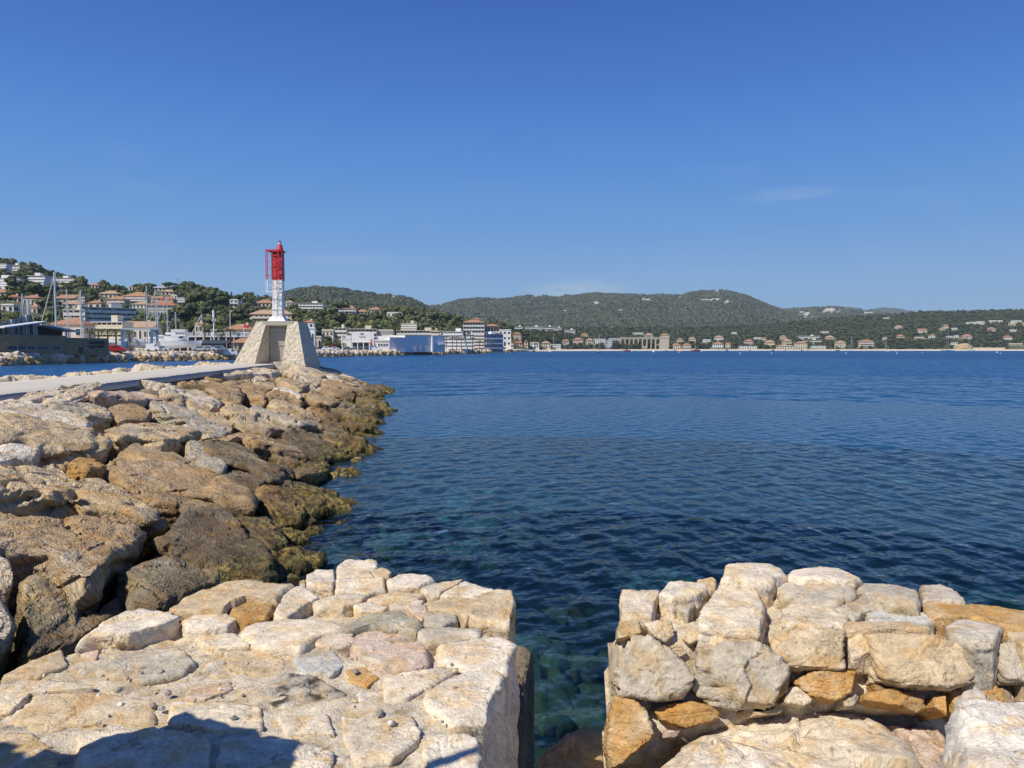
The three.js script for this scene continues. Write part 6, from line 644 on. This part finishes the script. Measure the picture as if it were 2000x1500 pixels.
{ // blue boat gantry
  const d = 184, s = d / FPX, T = thing('boat_gantry', 'blue wheeled boat gantry with four legs in the boatyard', 'gantry', [xAt(270, d), 2.25, -d], 0.25), blue = std([0.06, 0.16, 0.30], 0.5), w = 26 * s, h = yAt(643, d) - 2.25, D = 6; for (const a of [-1, 1]) for (const b of [0, -1]) { box('leg', blue, T, a * w, h / 2, b * D, 0.55, h, 0.6); const wh = mesh('wheel', new THREE.CylinderGeometry(0.45, 0.45, 0.4, 14).rotateZ(Math.PI / 2), darkM, T); wh.position.set(a * w, 0.45, b * D); } for (const a of [-1, 1]) { box('side_beam', blue, T, a * w, h - 0.3, -D / 2, 0.45, 0.6, D); box('lower_beam', blue, T, a * w, 1.0, -D / 2, 0.4, 0.5, D); } box('top_beam', std([0.42, 0.45, 0.46], 0.5), T, 0, h + 0.1, -D, 2 * w, 0.5, 0.5); box('top_beam', std([0.42, 0.45, 0.46], 0.5), T, 0, h + 0.05, 0, 2 * w, 0.35, 0.35); box('engine_box', blue, T, -w - 0.1, 1.9, -D / 2, 0.9, 1.3, 2); for (const a of [-0.5, 0.5]) bar('sling', darkM, T, [a * w, 1.6, -D / 2], [a * w, h, -D / 2], 0.05); }
function car(px, d, turn, L, m, label, van) { const C = thing(van ? 'van' : 'car', label, van ? 'van' : 'car', [xAt(px, d), landY(px, d) + 0.02, -d], turn, 'vehicles parked on the quay'), h = van ? 1.9 : 1.45, sh = new THREE.Shape(); const P = van ? [[-0.5, 0.18], [-0.5, 0.95], [-0.47, 1], [0.22, 1], [0.36, 0.62], [0.5, 0.5], [0.5, 0.18]] : [[-0.5, 0.22], [-0.5, 0.62], [-0.42, 0.68], [-0.3, 0.98], [0.1, 1], [0.26, 0.66], [0.47, 0.56], [0.5, 0.22]]; P.forEach(([x, y], i) => sh[i ? 'lineTo' : 'moveTo'](x * L, y * h)); const g = new THREE.ExtrudeGeometry(sh, { depth: 1.56, bevelEnabled: true, bevelSize: 0.08, bevelThickness: 0.08, bevelSegments: 2 }); g.translate(0, 0, -0.78); mesh('body', g, m, C); for (const s of [-1, 1]) { const a = van ? 0.16 : -0.28, b = van ? 0.3 : 0.16; const w = box('side_window', glass, C, (a + b) / 2 * L, h * 0.8, s * 0.865, (b - a) * L * 0.8, h * 0.24, 0.03); for (const x of [-0.3, 0.3]) { const k = mesh('wheel', new THREE.CylinderGeometry(0.32, 0.32, 0.22, 14).rotateX(Math.PI / 2), darkM, C); k.position.set(x * L, 0.32, s * 0.78); } } const ws = box('windscreen', glass, C, (van ? 0.305 : 0.2) * L, h * 0.81, 0, 0.05, h * 0.3, 1.4); ws.rotation.z = van ? 0.35 : 0.5; return C; }
const paint = (r, g, b) => new THREE.MeshPhysicalMaterial({ color: new THREE.Color().setRGB(r, g, b), roughness: 0.35, clearcoat: 0.8 });
car(231, 158, 0.25, 4.1, paint(0.45, 0.02, 0.02), 'red hatchback parked at the right end of the dark stone wall'); car(301, 178, 0.2, 2.9, paint(0.75, 0.75, 0.75), 'white van parked below the blue gantry', 1); car(318, 180, 3.3, 3.9, paint(0.45, 0.48, 0.55), 'silver car with open bonnet right of the white van'); car(394, 186, 0.2, 4.2, paint(0.35, 0.35, 0.37), 'grey car left in the row in front of the workshop'); car(410, 187, 0.25, 4.2, paint(0.5, 0.5, 0.52), 'light grey car in the middle of the row before the workshop'); car(426, 188, 3.4, 4.2, paint(0.2, 0.23, 0.3), 'dark blue car right in the row before the workshop'); car(448, 190, 0.3, 4.4, paint(0.7, 0.7, 0.7), 'white jeep-like van by the tiled shelter', 1); car(640, 292, 0.2, 4.2, paint(0.7, 0.7, 0.7), 'white car at left on the quay before the casino'); car(655, 296, 0.3, 4.2, paint(0.55, 0.56, 0.6), 'pale car beside the red oleander on the quay'); car(681, 305, 0.2, 4.2, paint(0.1, 0.1, 0.12), 'black car in front of the left wing of the casino'); car(737, 318, 0.1, 4.2, paint(0.7, 0.7, 0.72), 'white car in front of the right wing of the casino');
{ // white radar and signal post, flagpoles, lamp posts, relay mast
  const d = 196, P = thing('signal_post', 'tall white post with a drum-shaped aerial in front of the terrace', 'post', [xAt(420, d), 2.3, -d]), h = yAt(606, d) - 2.3, hb = yAt(671, d) - 2.3; bar('pole', WALLS.white, P, [0, 0, 0], [0, h * 0.85, 0], 0.19, 12); bar('aerial_drum', WALLS.white, P, [0, h * 0.82, 0], [0, h, 0], 0.32, 14); bar('lightning_rod', alu, P, [0, h, 0], [0, h + 0.7, 0], 0.03); bar('cross_arm', alu, P, [-0.9, h * 0.52, 0], [0.9, h * 0.52, 0], 0.05); box('equipment_box', frameM, P, -0.45, h * 0.42, 0, 0.5, 1.3, 0.4); for (const a of [0, 2.1, 4.2]) box('panel_aerial', frameM, P, Math.cos(a) * 0.42, h * 0.76, Math.sin(a) * 0.42, 0.16, 0.8, 0.12);
  const F = thing('flagpole', 'white pole flying a red flag left of the stone base', 'flag', [xAt(478, 214), 2.3, -214]), fh = yAt(633, 214) - 2.3; bar('pole', WALLS.white, F, [0, 0, 0], [0, fh, 0], 0.06); const fg = new THREE.PlaneGeometry(1.5, 1.0, 12, 6); const fp = fg.attributes.position; for (let i = 0; i < fp.count; i++) fp.setZ(i, 0.12 * Math.sin(fp.getX(i) * 5)); fg.computeVertexNormals(); const fl = mesh('flag', fg, std([0.5, 0.03, 0.05], 0.8, { side: THREE.DoubleSide }), F); fl.position.set(0.8, fh - 0.7, 0); fl.rotation.z = -0.25;
  const lamps = [[452, 205, 608, 'tall slim lamp post left of the red flag'], [606, 292, 661, 'lamp post at the right foot of the stone base'], [651, 300, 660, 'lamp post beside the red oleander'], [799, 345, 666, 'lamp post before the left part of the casino halls'], [822, 350, 656, 'thick white lamp post before the casino halls'], [950, 480, 662, 'tall lamp post before the blue-grey block'], [923, 440, 666, 'lamp post right of the seafront hotel'], [856, 372, 668, 'lamp post left of the seafront hotel']]; for (const [px, dd, top, label] of lamps) { const Lp = thing('lamp_post', label, 'lamp post', [xAt(px, dd), 2.2, -dd], 0, 'lamp posts along the quay'), hh = yAt(top, dd) - 2.2; bar('pole', WALLS.white, Lp, [0, 0, 0], [0, hh, 0], 0.10); bar('arm', WALLS.white, Lp, [0, hh, 0], [0.9, hh + 0.1, 0], 0.06); box('lamp_head', darkM, Lp, 1.0, hh + 0.08, 0, 0.5, 0.12, 0.2); }
  const rd = 648, M = thing('relay_mast', 'thin relay mast with aerials on the skyline left of the lighthouse', 'mast', [xAt(351, rd), yAt(572, rd), -rd]), mh = yAt(544, rd) - yAt(572, rd); for (const [a, b] of [[-0.4, -0.3], [0.4, -0.3], [0, 0.4]]) bar('strut', std([0.35, 0.36, 0.38], 0.6), M, [a, 0, b], [a * 0.5, mh, b * 0.5], 0.09); for (let k = 1; k < 9; k++) box('brace', std([0.35, 0.36, 0.38], 0.6), M, 0, mh * k / 9, 0, 0.9 - 0.05 * k, 0.1, 0.7); for (const s of [-1, 0, 1]) box('aerial', WALLS.grey, M, s * 0.9, mh * 0.97, 0, 0.35, 1.7, 0.3);
}
// palms
{
  const frond = (() => { const R = rng(9), pos = [], col = []; for (let k = 0; k < 26; k++) { const a = k / 26 * 6.283 + R() * 0.3, up = 0.9 - 1.3 * R(), n = 7; let px = 0, py = 0, prev = null; for (let i = 0; i <= n; i++) { const t = i / n, r = 0.5 * Math.sin(t * 1.5) * 1.05, y = up * 0.42 * t - 0.62 * t * t * (0.7 + 0.3 * R()), c = [Math.cos(a) * r, y, Math.sin(a) * r], w = 0.085 * Math.sin(Math.PI * (0.12 + 0.85 * t)); if (prev) { const sx = -Math.sin(a), sz = Math.cos(a), v = 0.7 + 0.6 * R(), tone = [0.085 * v, 0.10 * v, 0.03 * v]; for (const s of [-1, 1]) for (let h = 0; h < 2; h++) { const u = h / 2, q = prev.map((p, j) => lerp(p, c[j], u)), q2 = prev.map((p, j) => lerp(p, c[j], u + 0.34)); pos.push(...q, ...q2, lerp(q[0], c[0], 0.9) + s * sx * w, lerp(q[1], c[1], 0.8) - 0.5 * w, lerp(q[2], c[2], 0.9) + s * sz * w); for (let z = 0; z < 3; z++) col.push(...tone); } } prev = c; } } const g = new THREE.BufferGeometry(); g.setAttribute('position', new THREE.Float32BufferAttribute(pos, 3)); g.setAttribute('color', new THREE.Float32BufferAttribute(col, 3)); g.computeVertexNormals(); return g; })(), tr = new THREE.CylinderGeometry(0.8, 1, 1, 9).translate(0, 0.5, 0);
  const P = [[178, 166, 640], [195, 168, 637], [213, 170, 637], [229, 172, 640], [255, 176, 641], [257, 222, 645], [328, 224, 634], [362, 222, 634], [402, 200, 629], [435, 214, 631], [434, 199, 648], [452, 200, 637], [662, 330, 657], [672, 316, 668], [847, 390, 655], [872, 388, 653], [884, 390, 655], [892, 392, 655], [901, 392, 656], [923, 415, 656], [937, 440, 663], [961, 470, 662], [971, 520, 665], [1003, 690, 662], [1027, 790, 665], [1046, 850, 668], [1066, 900, 668], [1103, 960, 668], [1110, 970, 671], [1121, 990, 669], [1131, 1000, 668], [1141, 1010, 667], [1152, 1010, 668], [1160, 1020, 665], [1176, 1040, 667], [1202, 1080, 669], [1225, 1090, 670], [1240, 1100, 672], [1258, 1100, 670], [1272, 1100, 669], [1640, 1100, 672], [1612, 1096, 668]];
  let first = null; P.forEach(([px, d, top], i) => { const y = landY(px, d), h = yAt(top, d) - y, w = clamp(h * 0.55, 2.6, 4.2), label = d < 240 ? 'palm tree with drooping fronds in the boatyard and behind the harbour office' : d < 560 ? 'palm tree on the quay by the casino and seafront hotel' : 'small palm tree along the beach'; let o; const place = t => { t.children[0].scale.set(0.22, h - w * 0.25, 0.22); t.children[1].position.y = h - w * 0.22; t.children[1].scale.set(w, w * 0.9, w); }; if (!first) { first = o = thing('palm_tree', label, 'palm', [xAt(px, d), y, -d], i, 'palms'); mesh('trunk', tr, barkMat, o); mesh('fronds', frond, leafMat, o); } else o = copyOf(first, [xAt(px, d), y, -d], i * 1.7, label, 'palms'); o.userData.group = d < 240 ? 'palms of the boatyard' : d < 560 ? 'palms by the casino and hotel' : 'palms along the beach'; place(o); });
}
// single pines and cypresses that stand out, then the woods
{
  const T = { round: [CROWNS, TRUNK], umb: [[UMB], UTRUNK], cyp: [[CYP], CTRUNK] }, made = {};
  const L = [ // px, ground py, top py, width px, kind
    [14, 604, 577, 34, 'umb'], [98, 612, 582, 46, 'round'], [336, 568, 551, 24, 'umb'], [357, 574, 555, 18, 'round'], [376, 575, 556, 22, 'round'], [398, 576, 559, 22, 'round'], [387, 612, 569, 40, 'round'], [420, 600, 563, 40, 'round'], [370, 645, 594, 52, 'round'], [352, 632, 598, 36, 'round'], [400, 632, 590, 36, 'round'], [436, 604, 568, 30, 'round'], [468, 592, 575, 18, 'round'], [487, 598, 576, 20, 'round'], [424, 640, 606, 34, 'round'], [462, 640, 612, 30, 'round'], [478, 640, 622, 26, 'umb'], [575, 626, 594, 32, 'round'], [668, 612, 591, 36, 'umb'], [650, 648, 600, 40, 'round'], [628, 645, 606, 36, 'round'], [606, 634, 608, 28, 'round'], [690, 640, 613, 30, 'round'], [712, 640, 612, 28, 'round'], [733, 642, 606, 28, 'round'], [757, 642, 618, 26, 'round'], [778, 636, 611, 24, 'round'], [798, 628, 600, 26, 'round'], [822, 634, 605, 30, 'round'], [846, 640, 608, 30, 'round'], [870, 644, 610, 30, 'round'], [893, 646, 614, 28, 'round'], [916, 650, 628, 18, 'round'], [806, 645, 616, 26, 'round'], [836, 648, 622, 30, 'round'], [860, 648, 622, 28, 'round'], [884, 650, 624, 26, 'round'], [930, 652, 640, 16, 'round'], [954, 630, 622, 16, 'round'], [968, 634, 622, 18, 'round'], [982, 644, 628, 20, 'round'], [996, 652, 634, 18, 'round'], [46, 556, 533, 26, 'round'], [30, 572, 540, 30, 'round'], [62, 576, 548, 30, 'round'], [110, 572, 552, 26, 'round'], [138, 575, 556, 22, 'round'], [232, 580, 556, 18, 'umb'], [277, 572, 554, 20, 'umb'], [298, 572, 553, 20, 'umb'], [205, 620, 612, 26, 'round'], [320, 628, 612, 26, 'round'], [340, 628, 612, 26, 'round'], [280, 625, 610, 28, 'round'], [262, 620, 606, 24, 'round'], [92, 560, 540, 8, 'cyp'], [172, 600, 580, 9, 'cyp'], [447, 580, 570, 6, 'cyp'], [507, 592, 576, 7, 'cyp'], [455, 580, 571, 5, 'cyp'], [230, 570, 556, 5, 'cyp'], [626, 608, 584, 9, 'cyp'], [1340, 672, 656, 6, 'cyp'], [1468, 655, 641, 5, 'cyp'], [1423, 664, 655, 5, 'cyp'], [1461, 675, 664, 5, 'cyp'], [1852, 660, 632, 5, 'cyp'], [1779, 650, 632, 5, 'cyp'], [643, 664, 656, 14, 'round'], [660, 682, 668, 16, 'round']
  ];
  for (const [px, base, top, w, kind] of L) { const d = base > 655 && px < 900 ? 300 : landAt(px, base), y = landY(px, d) - 0.3, s = d / FPX, h = Math.max(2, yAt(top, d) - y), label = kind === 'cyp' ? 'slim dark cypress between the houses' : kind === 'umb' ? 'umbrella pine with a flat bright crown on the left hill' : px > 900 ? 'rounded pine behind the seafront hotels' : px > 560 ? 'rounded pine on the wooded rise right of the lighthouse' : 'rounded dark pine on the left hill', g = { cyp: 'cypresses', umb: 'umbrella pines', round: px > 900 ? 'pines behind the hotels' : px > 560 ? 'pines right of the lighthouse' : 'pines on the left hill' }[kind], wid = kind === 'cyp' ? h : w * s / 0.86, [geos, trunk] = T[kind]; let o; if (!made[kind]) { made[kind] = o = thing({ round: 'pine_tree', umb: 'umbrella_pine', cyp: 'cypress' }[kind], label, 'tree', [xAt(px, d), y, -d], px, g); mesh('trunk', trunk, barkMat, o); mesh('crown', geos[0], leafMat, o); } else { o = copyOf(made[kind], [xAt(px, d), y, -d], px, label, g); o.children[1].geometry = geos[px % geos.length]; } o.scale.set(wid, h, wid); if (kind === 'round') o.children[0].scale.set(1, 1, 1); houseBoxes.push([px - w / 2, px + w / 2, top, top + 1, d]); }
  { const d = 298, o = thing('oleander', 'dark red flowering oleander on the quay left of the casino', 'shrub', [xAt(650, d), 2.2, -d]); mesh('trunk', TRUNK, barkMat, o).scale.set(2, 2, 2); const f = mesh('foliage', crownGeo(71, { clumps: 20, leaves: 30, tones: [[0.22, 0.02, 0.04], [0.10, 0.05, 0.03]] }), leafMat, o); f.scale.set(4.6, 3.4, 4); f.position.y = -0.5; }
  const blocked = (px, d, h, w) => { const top = pyOf(landY(px, d) + h, d), bot = pyOf(landY(px, d), d), hw = w / 2 / d * FPX; for (const [a, b, t, e, dd] of houseBoxes) if (dd > d - 4 && px + hw * 0.8 > a && px - hw * 0.8 < b && bot > t && top < t + (e - t) * (d > 600 ? 0.42 : 0.6)) return true; else if (Math.abs(dd - d) < 7 && px > a && px < b) return true; return false; };
  const R = rng(90), near = [], far = []; for (let k = 0; k < 9000 && near.length < 3000; k++) { const px = -300 + 1330 * R(), s = curve(FOOT, px), d = lerp(s + 4, curve(RIDGE_D, px) + 25, Math.pow(R(), 0.8)), h = 4 + 6.5 * R(), w = h * (0.75 + 0.5 * R()); if (blocked(px, d, h, w)) continue; near.push([xAt(px, d), landY(px, d) - 0.8, -d, w, h]); }
  for (let k = 0; k < 26000 && far.length < 13000; k++) { const px = 960 + 1500 * R(), s = curve(FOOT, px), d = lerp(s + 2, curve(RIDGE_D, px) + 60, R()), h = 5.5 + 6 * R(), w = h * (0.85 + 0.5 * R()); if (blocked(px, d, h, w)) continue; far.push([xAt(px, d), landY(px, d) - 1, -d, w, h]); }
  wood('hillside_wood', 'pine wood covering the left hill between the villas', near, CROWNS); wood('coastal_wood', 'dense pine wood behind the beach and up the right slope', far, LOWC);
  const hillC = [51, 52].map(s => crownGeo(s, { clumps: 6, leaves: 9, leaf: 0.26, tones: [[0.052, 0.070, 0.036], [0.12, 0.14, 0.066]] }));
  for (const h of RIDGES) { if (h.bare > 0.5) continue; const P = [], N = Math.round((h.px[1] - h.px[0]) * (h.ridge - h.foot) / 1000 * (h.ridge > 4000 ? 9 : 26)); for (let k = 0; k < N; k++) { const px = lerp(h.px[0], h.px[1], R()), d = lerp(h.foot, h.ridge + 30, Math.pow(R(), 0.75)), y = h.y(px, d); if (h.rock(px, d, y) > 0.15 + 0.5 * R() || y < 3) continue; const s = (6 + 6 * R()) * (h.ridge > 4000 ? 1.7 : h.ridge > 2500 ? 1.35 : 1); P.push([xAt(px, d), y - s * 0.25, -d, s * 1.5, s]); } wood(h.name === 'wooded_hill' ? 'hill_wood' : 'ridge_wood', h.name === 'wooded_hill' ? 'pine wood on the hill right of the lighthouse' : 'pine and oak scrub covering the far ridge', P, hillC); }
}
// rocks along the foot of the far quay
{
  const R = rng(61), pr = []; for (let k = 0; k < 8; k++) { const P = []; for (let a = 0; a < 7; a++) { const t = a / 7 * 6.283, q = 0.75 + 0.45 * R(); P.push(V3(Math.cos(t) * q * 1.2, 0, Math.sin(t) * q * 0.85)); } pr.push(stoneGeo(P, V3(0, 1, 0), { up: 0.55, down: 0.6, grid: 16, pw: 2.4, seed: 1500 + k, cuts: 5, strata: 0.5, rough: 1.1, color: stoneColor(['pale', 'cream', 'tan', 'grey', 'cream', 'pale', 'ochre', 'tan'][k], { rust: 0.4, grime: 0.3 }), uvScale: 0.3 })); }
  const lowG = [0, 1, 2].map(k => { const P = []; for (let a = 0; a < 7; a++) { const t = a / 7 * 6.283, q = 0.75 + 0.45 * R(); P.push(V3(Math.cos(t) * q * 1.2, 0, Math.sin(t) * q * 0.85)); } return stoneGeo(P, V3(0, 1, 0), { up: 0.5, down: 0.6, grid: 16, pw: 2.4, seed: 1530 + k, cuts: 5, rough: 1.1, color: stoneColor(['olive', 'ochre', 'dark'][k], { rust: 0.5, grime: 0.4 }), uvScale: 0.3 }); });
  let n = 0; const rest = []; const put = (px, off, y, s, low) => { const d = curve(SHORE, px) + off, x = xAt(px, d), geo = low ? lowG[n % 3] : pr[n % 8]; if (n < 190 && px < 660) { const m = mesh('quay_boulder', geo, bigRockMat); m.position.set(x, y, -d); m.rotation.y = R() * 6.28; m.scale.set(s, s * (0.8 + 0.4 * R()), s); tag(m, low ? 'algae-stained boulder at the waterline of the far quay' : 'pale boulder in the rock bank below the far quay', 'boulder', low ? 'stained boulders of the far quay' : 'boulders of the far quay'); n++; } else rest.push([x, y, -d, s, n++ % 8, low]); };
  for (let px = -60; px < 1015; ) { const d = curve(SHORE, px), s = (0.85 + 0.5 * R()) * (d > 300 ? 1.3 : 1), dpx = s * 1.15 / d * FPX; put(px + (R() - 0.5) * dpx, 3.4, 1.75, s); put(px + (R() - 0.5) * dpx, 2.3, 1.25, s * 1.05); put(px + (R() - 0.5) * dpx, 1.3, 0.7, s); put(px + (R() - 0.5) * dpx, 0.3, 0.1, s * 0.9, true); px += dpx; }
  const geos = [...pr]; for (let k = 0; k < 8; k++) { const list = rest.filter(r => r[4] === k); if (!list.length) continue; const im = new THREE.InstancedMesh(k % 4 === 3 ? lowG[k % 3] : pr[k], bigRockMat, list.length), M = new THREE.Matrix4(), Q = new THREE.Quaternion(); list.forEach(([x, y, z, s], i) => { Q.setFromAxisAngle(V3(0, 1, 0), R() * 6.28); M.compose(V3(x, k % 4 === 3 ? Math.min(y, 0.2) : y, z), Q, V3(s, s, s)); im.setMatrixAt(i, M); }); shadows(im); im.name = numbered('rock_bank'); scene.add(tag(im, 'bank of pale rocks along the far end of the quay', 'rocks', null, 'stuff')); }
}
// the bay: moored boats, windsurfers, buoys
[[1080, 640, 651, 8.5, 'w', 'leftmost white yacht moored off the beach'], [1170, 560, 653, 8, 'd', 'dark-hulled yacht moored in the middle of the bay'], [1729, 820, 655, 8, 'w', 'white yacht moored before the pink-red hotel'], [1851, 760, 644, 12, 'b', 'tall-masted blue yacht moored at the right'], [1891, 900, 653, 9, 'w', 'white yacht moored in front of the yellow rock'], [1317, 900, 660, 8, 'w', 'white yacht with a thin mast right of the viaduct'], [1549, 960, 663, 7, 'w', 'small white yacht between the windsurfers'], [1661, 980, 656, 9, 'w', 'white yacht near the sand left of the pink-red hotel'], [1660, 1000, 658, 8, 'w', 'second mast close beside the yacht left of the hotel'], [1463, 970, 670, 7, 'w', 'small white yacht before the cypresses'], [1356, 940, 662, 7, 'w', 'small white yacht with a pale mast right of the red dinghy']].forEach(([px, d, top, L, h, label], i) => yacht(xAt(px, d), -0.15, -d, 0.4 + i * 0.7, L, yAt(top, d) + 0.15, { label, hull: { w: hullW, d: hullD, b: hullB }[h], cover: i === 3 ? hullB : undefined, mr: 0.11, g: 'yachts moored in the bay' }));
[[1222, 720, 9, 'r', 'low dark-red boat before the viaduct'], [1276, 640, 6, 'w', 'white motor boat below the viaduct'], [1285, 900, 6, 'w', 'small white boat behind the white motor boat'], [1300, 830, 6, 'w', 'small white boat right below the viaduct end'], [1326, 600, 5, 'r', 'small red dinghy right of the viaduct'], [1357, 760, 11, 'r', 'long orange-red boat right of the red dinghy'], [1368, 830, 6, 'w', 'white boat beside the long orange-red boat'], [1404, 940, 8, 'w', 'white motor boat left of the beach awning'], [1418, 930, 8, 'w', 'second white motor boat left of the beach awning'], [1495, 960, 7, 'w', 'white boat before the tan house'], [1508, 930, 6, 'd', 'dark boat before the tan house'], [1565, 950, 6, 'd', 'dark boat right of the upright windsurf sail'], [1635, 980, 6, 'd', 'dark boat before the cream hip-roofed villa'], [1042, 660, 7, 'y', 'lime-yellow boat at the end of the quay'], [1895, 950, 9, 'w', 'white motor boat in front of the yellow rock'], [1236, 800, 5, 'w', 'white dinghy beside the dark-red boat']].forEach(([px, d, L, h, label], i) => motorboat(xAt(px, d), -0.1, -d, i * 1.3, L, { label, hull: { w: hullW, d: hullD, r: hullR, y: std([0.45, 0.5, 0.06], 0.5) }[h], g: 'small boats in the bay' }));
function windsurfer(px, d, top, tilt, tone, label) { const W = thing('windsurfer', label, 'windsurfer', [xAt(px, d), 0.08, -d], 0.3, 'windsurfers'), h = yAt(top, d); mesh('board', hullGeo(3.4, 0.8, 0.14, 0.2), hullW, W); const sh = new THREE.Shape(); sh.moveTo(0, 0.3); sh.quadraticCurveTo(0.35, h * 0.6, 0.1, h); sh.quadraticCurveTo(-1.2, h * 0.55, -2.0, h * 0.3); sh.lineTo(-1.7, 0.5); const g = new THREE.ExtrudeGeometry(sh, { depth: 0.03, bevelEnabled: false }); const s = mesh('sail', g, std(tone, 0.6), W); s.rotation.set(0, 0.5, tilt); bar('mast', darkM, W, [0, 0.1, 0], [-Math.sin(tilt) * h, Math.cos(tilt) * h, 0], 0.04); bar('wishbone', darkM, W, [0, h * 0.35, 0.1], [-1.6, h * 0.34, 0.5], 0.03);
  const P = thing('person', `person in a dark wetsuit leaning back on the board of the ${tilt ? 'leaning' : 'upright'} sail`, 'person', [xAt(px, d) - 0.9, 0.2, -d + 0.55], 0.3), pts = [[0, 0.04], [0.10, 0.05], [0.08, 0.4], [0.12, 0.8], [0.17, 0.95], [0.15, 1.1], [0.22, 1.38], [0.08, 1.47], [0.06, 1.5], [0.10, 1.58], [0.10, 1.68], [0, 1.75]].map(([a, b]) => new THREE.Vector2(a, b)); mesh('body', mergeGeometries([new THREE.LatheGeometry(pts, 12), barGeo([0.15, 1.35, 0], [0.5, 1.25, -0.4], 0.05), barGeo([-0.15, 1.35, 0], [0.2, 1.2, -0.5], 0.05)].map(g => g.toNonIndexed())), std([0.05, 0.05, 0.06], 0.8), P).rotation.x = 0.25; return W; }
windsurfer(1533, 560, 682, 0, [0.30, 0.55, 0.50], 'windsurfer with an upright pale green sail in the bay'); windsurfer(1577, 560, 683, -0.55, [0.6, 0.6, 0.58], 'windsurfer with a leaning pale sail right of the upright one');
[[1945, 520, 0.55, 'largest white buoy near the right edge'], [1952, 430, 0.3, 'small white buoy beside the largest one'], [1750, 420, 0.35, 'white buoy in front of the yacht before the hotel'], [1748, 640, 0.35, 'white buoy farther out behind the other buoy by the hotel'], [1799, 500, 0.3, 'white buoy left of the tall blue yacht'], [1444, 420, 0.35, 'white buoy left of the windsurfers'], [1506, 420, 0.35, 'white buoy close left of the upright sail'], [1651, 430, 0.35, 'white buoy right of the leaning sail'], [1247, 620, 0.3, 'white buoy before the viaduct'], [1104, 620, 0.3, 'white buoy right of the leftmost yacht'], [1326, 520, 0.3, 'white buoy before the red dinghy'], [1217, 600, 0.3, 'white buoy before the dark-red boat']].forEach(([px, d, r, label]) => { const B = thing('buoy', label, 'buoy', [xAt(px, d), 0, -d], 0, 'mooring buoys'); mesh('float', new THREE.SphereGeometry(r, 14, 10), hullW, B).position.y = r * 0.5; mesh('collar', new THREE.TorusGeometry(r * 0.9, r * 0.12, 6, 16).rotateX(Math.PI / 2), std([0.3, 0.3, 0.3], 0.7), B).position.y = r * 0.35; bar('eye', alu, B, [0, r * 1.4, 0], [0, r * 1.7, 0], 0.05); });
// summer haze
scene.fog = new THREE.FogExp2(new THREE.Color(0.66, 0.82, 1.0), 0.00008);
{ let tris = 0; scene.traverse(o => { if (o.isMesh && !o.isInstancedMesh) tris += (o.geometry.index ? o.geometry.index.count : o.geometry.attributes.position.count) / 3; }); if (tris > 3.1e6) console.log('triangles', Math.round(tris)); }
renderer.render(scene, camera);
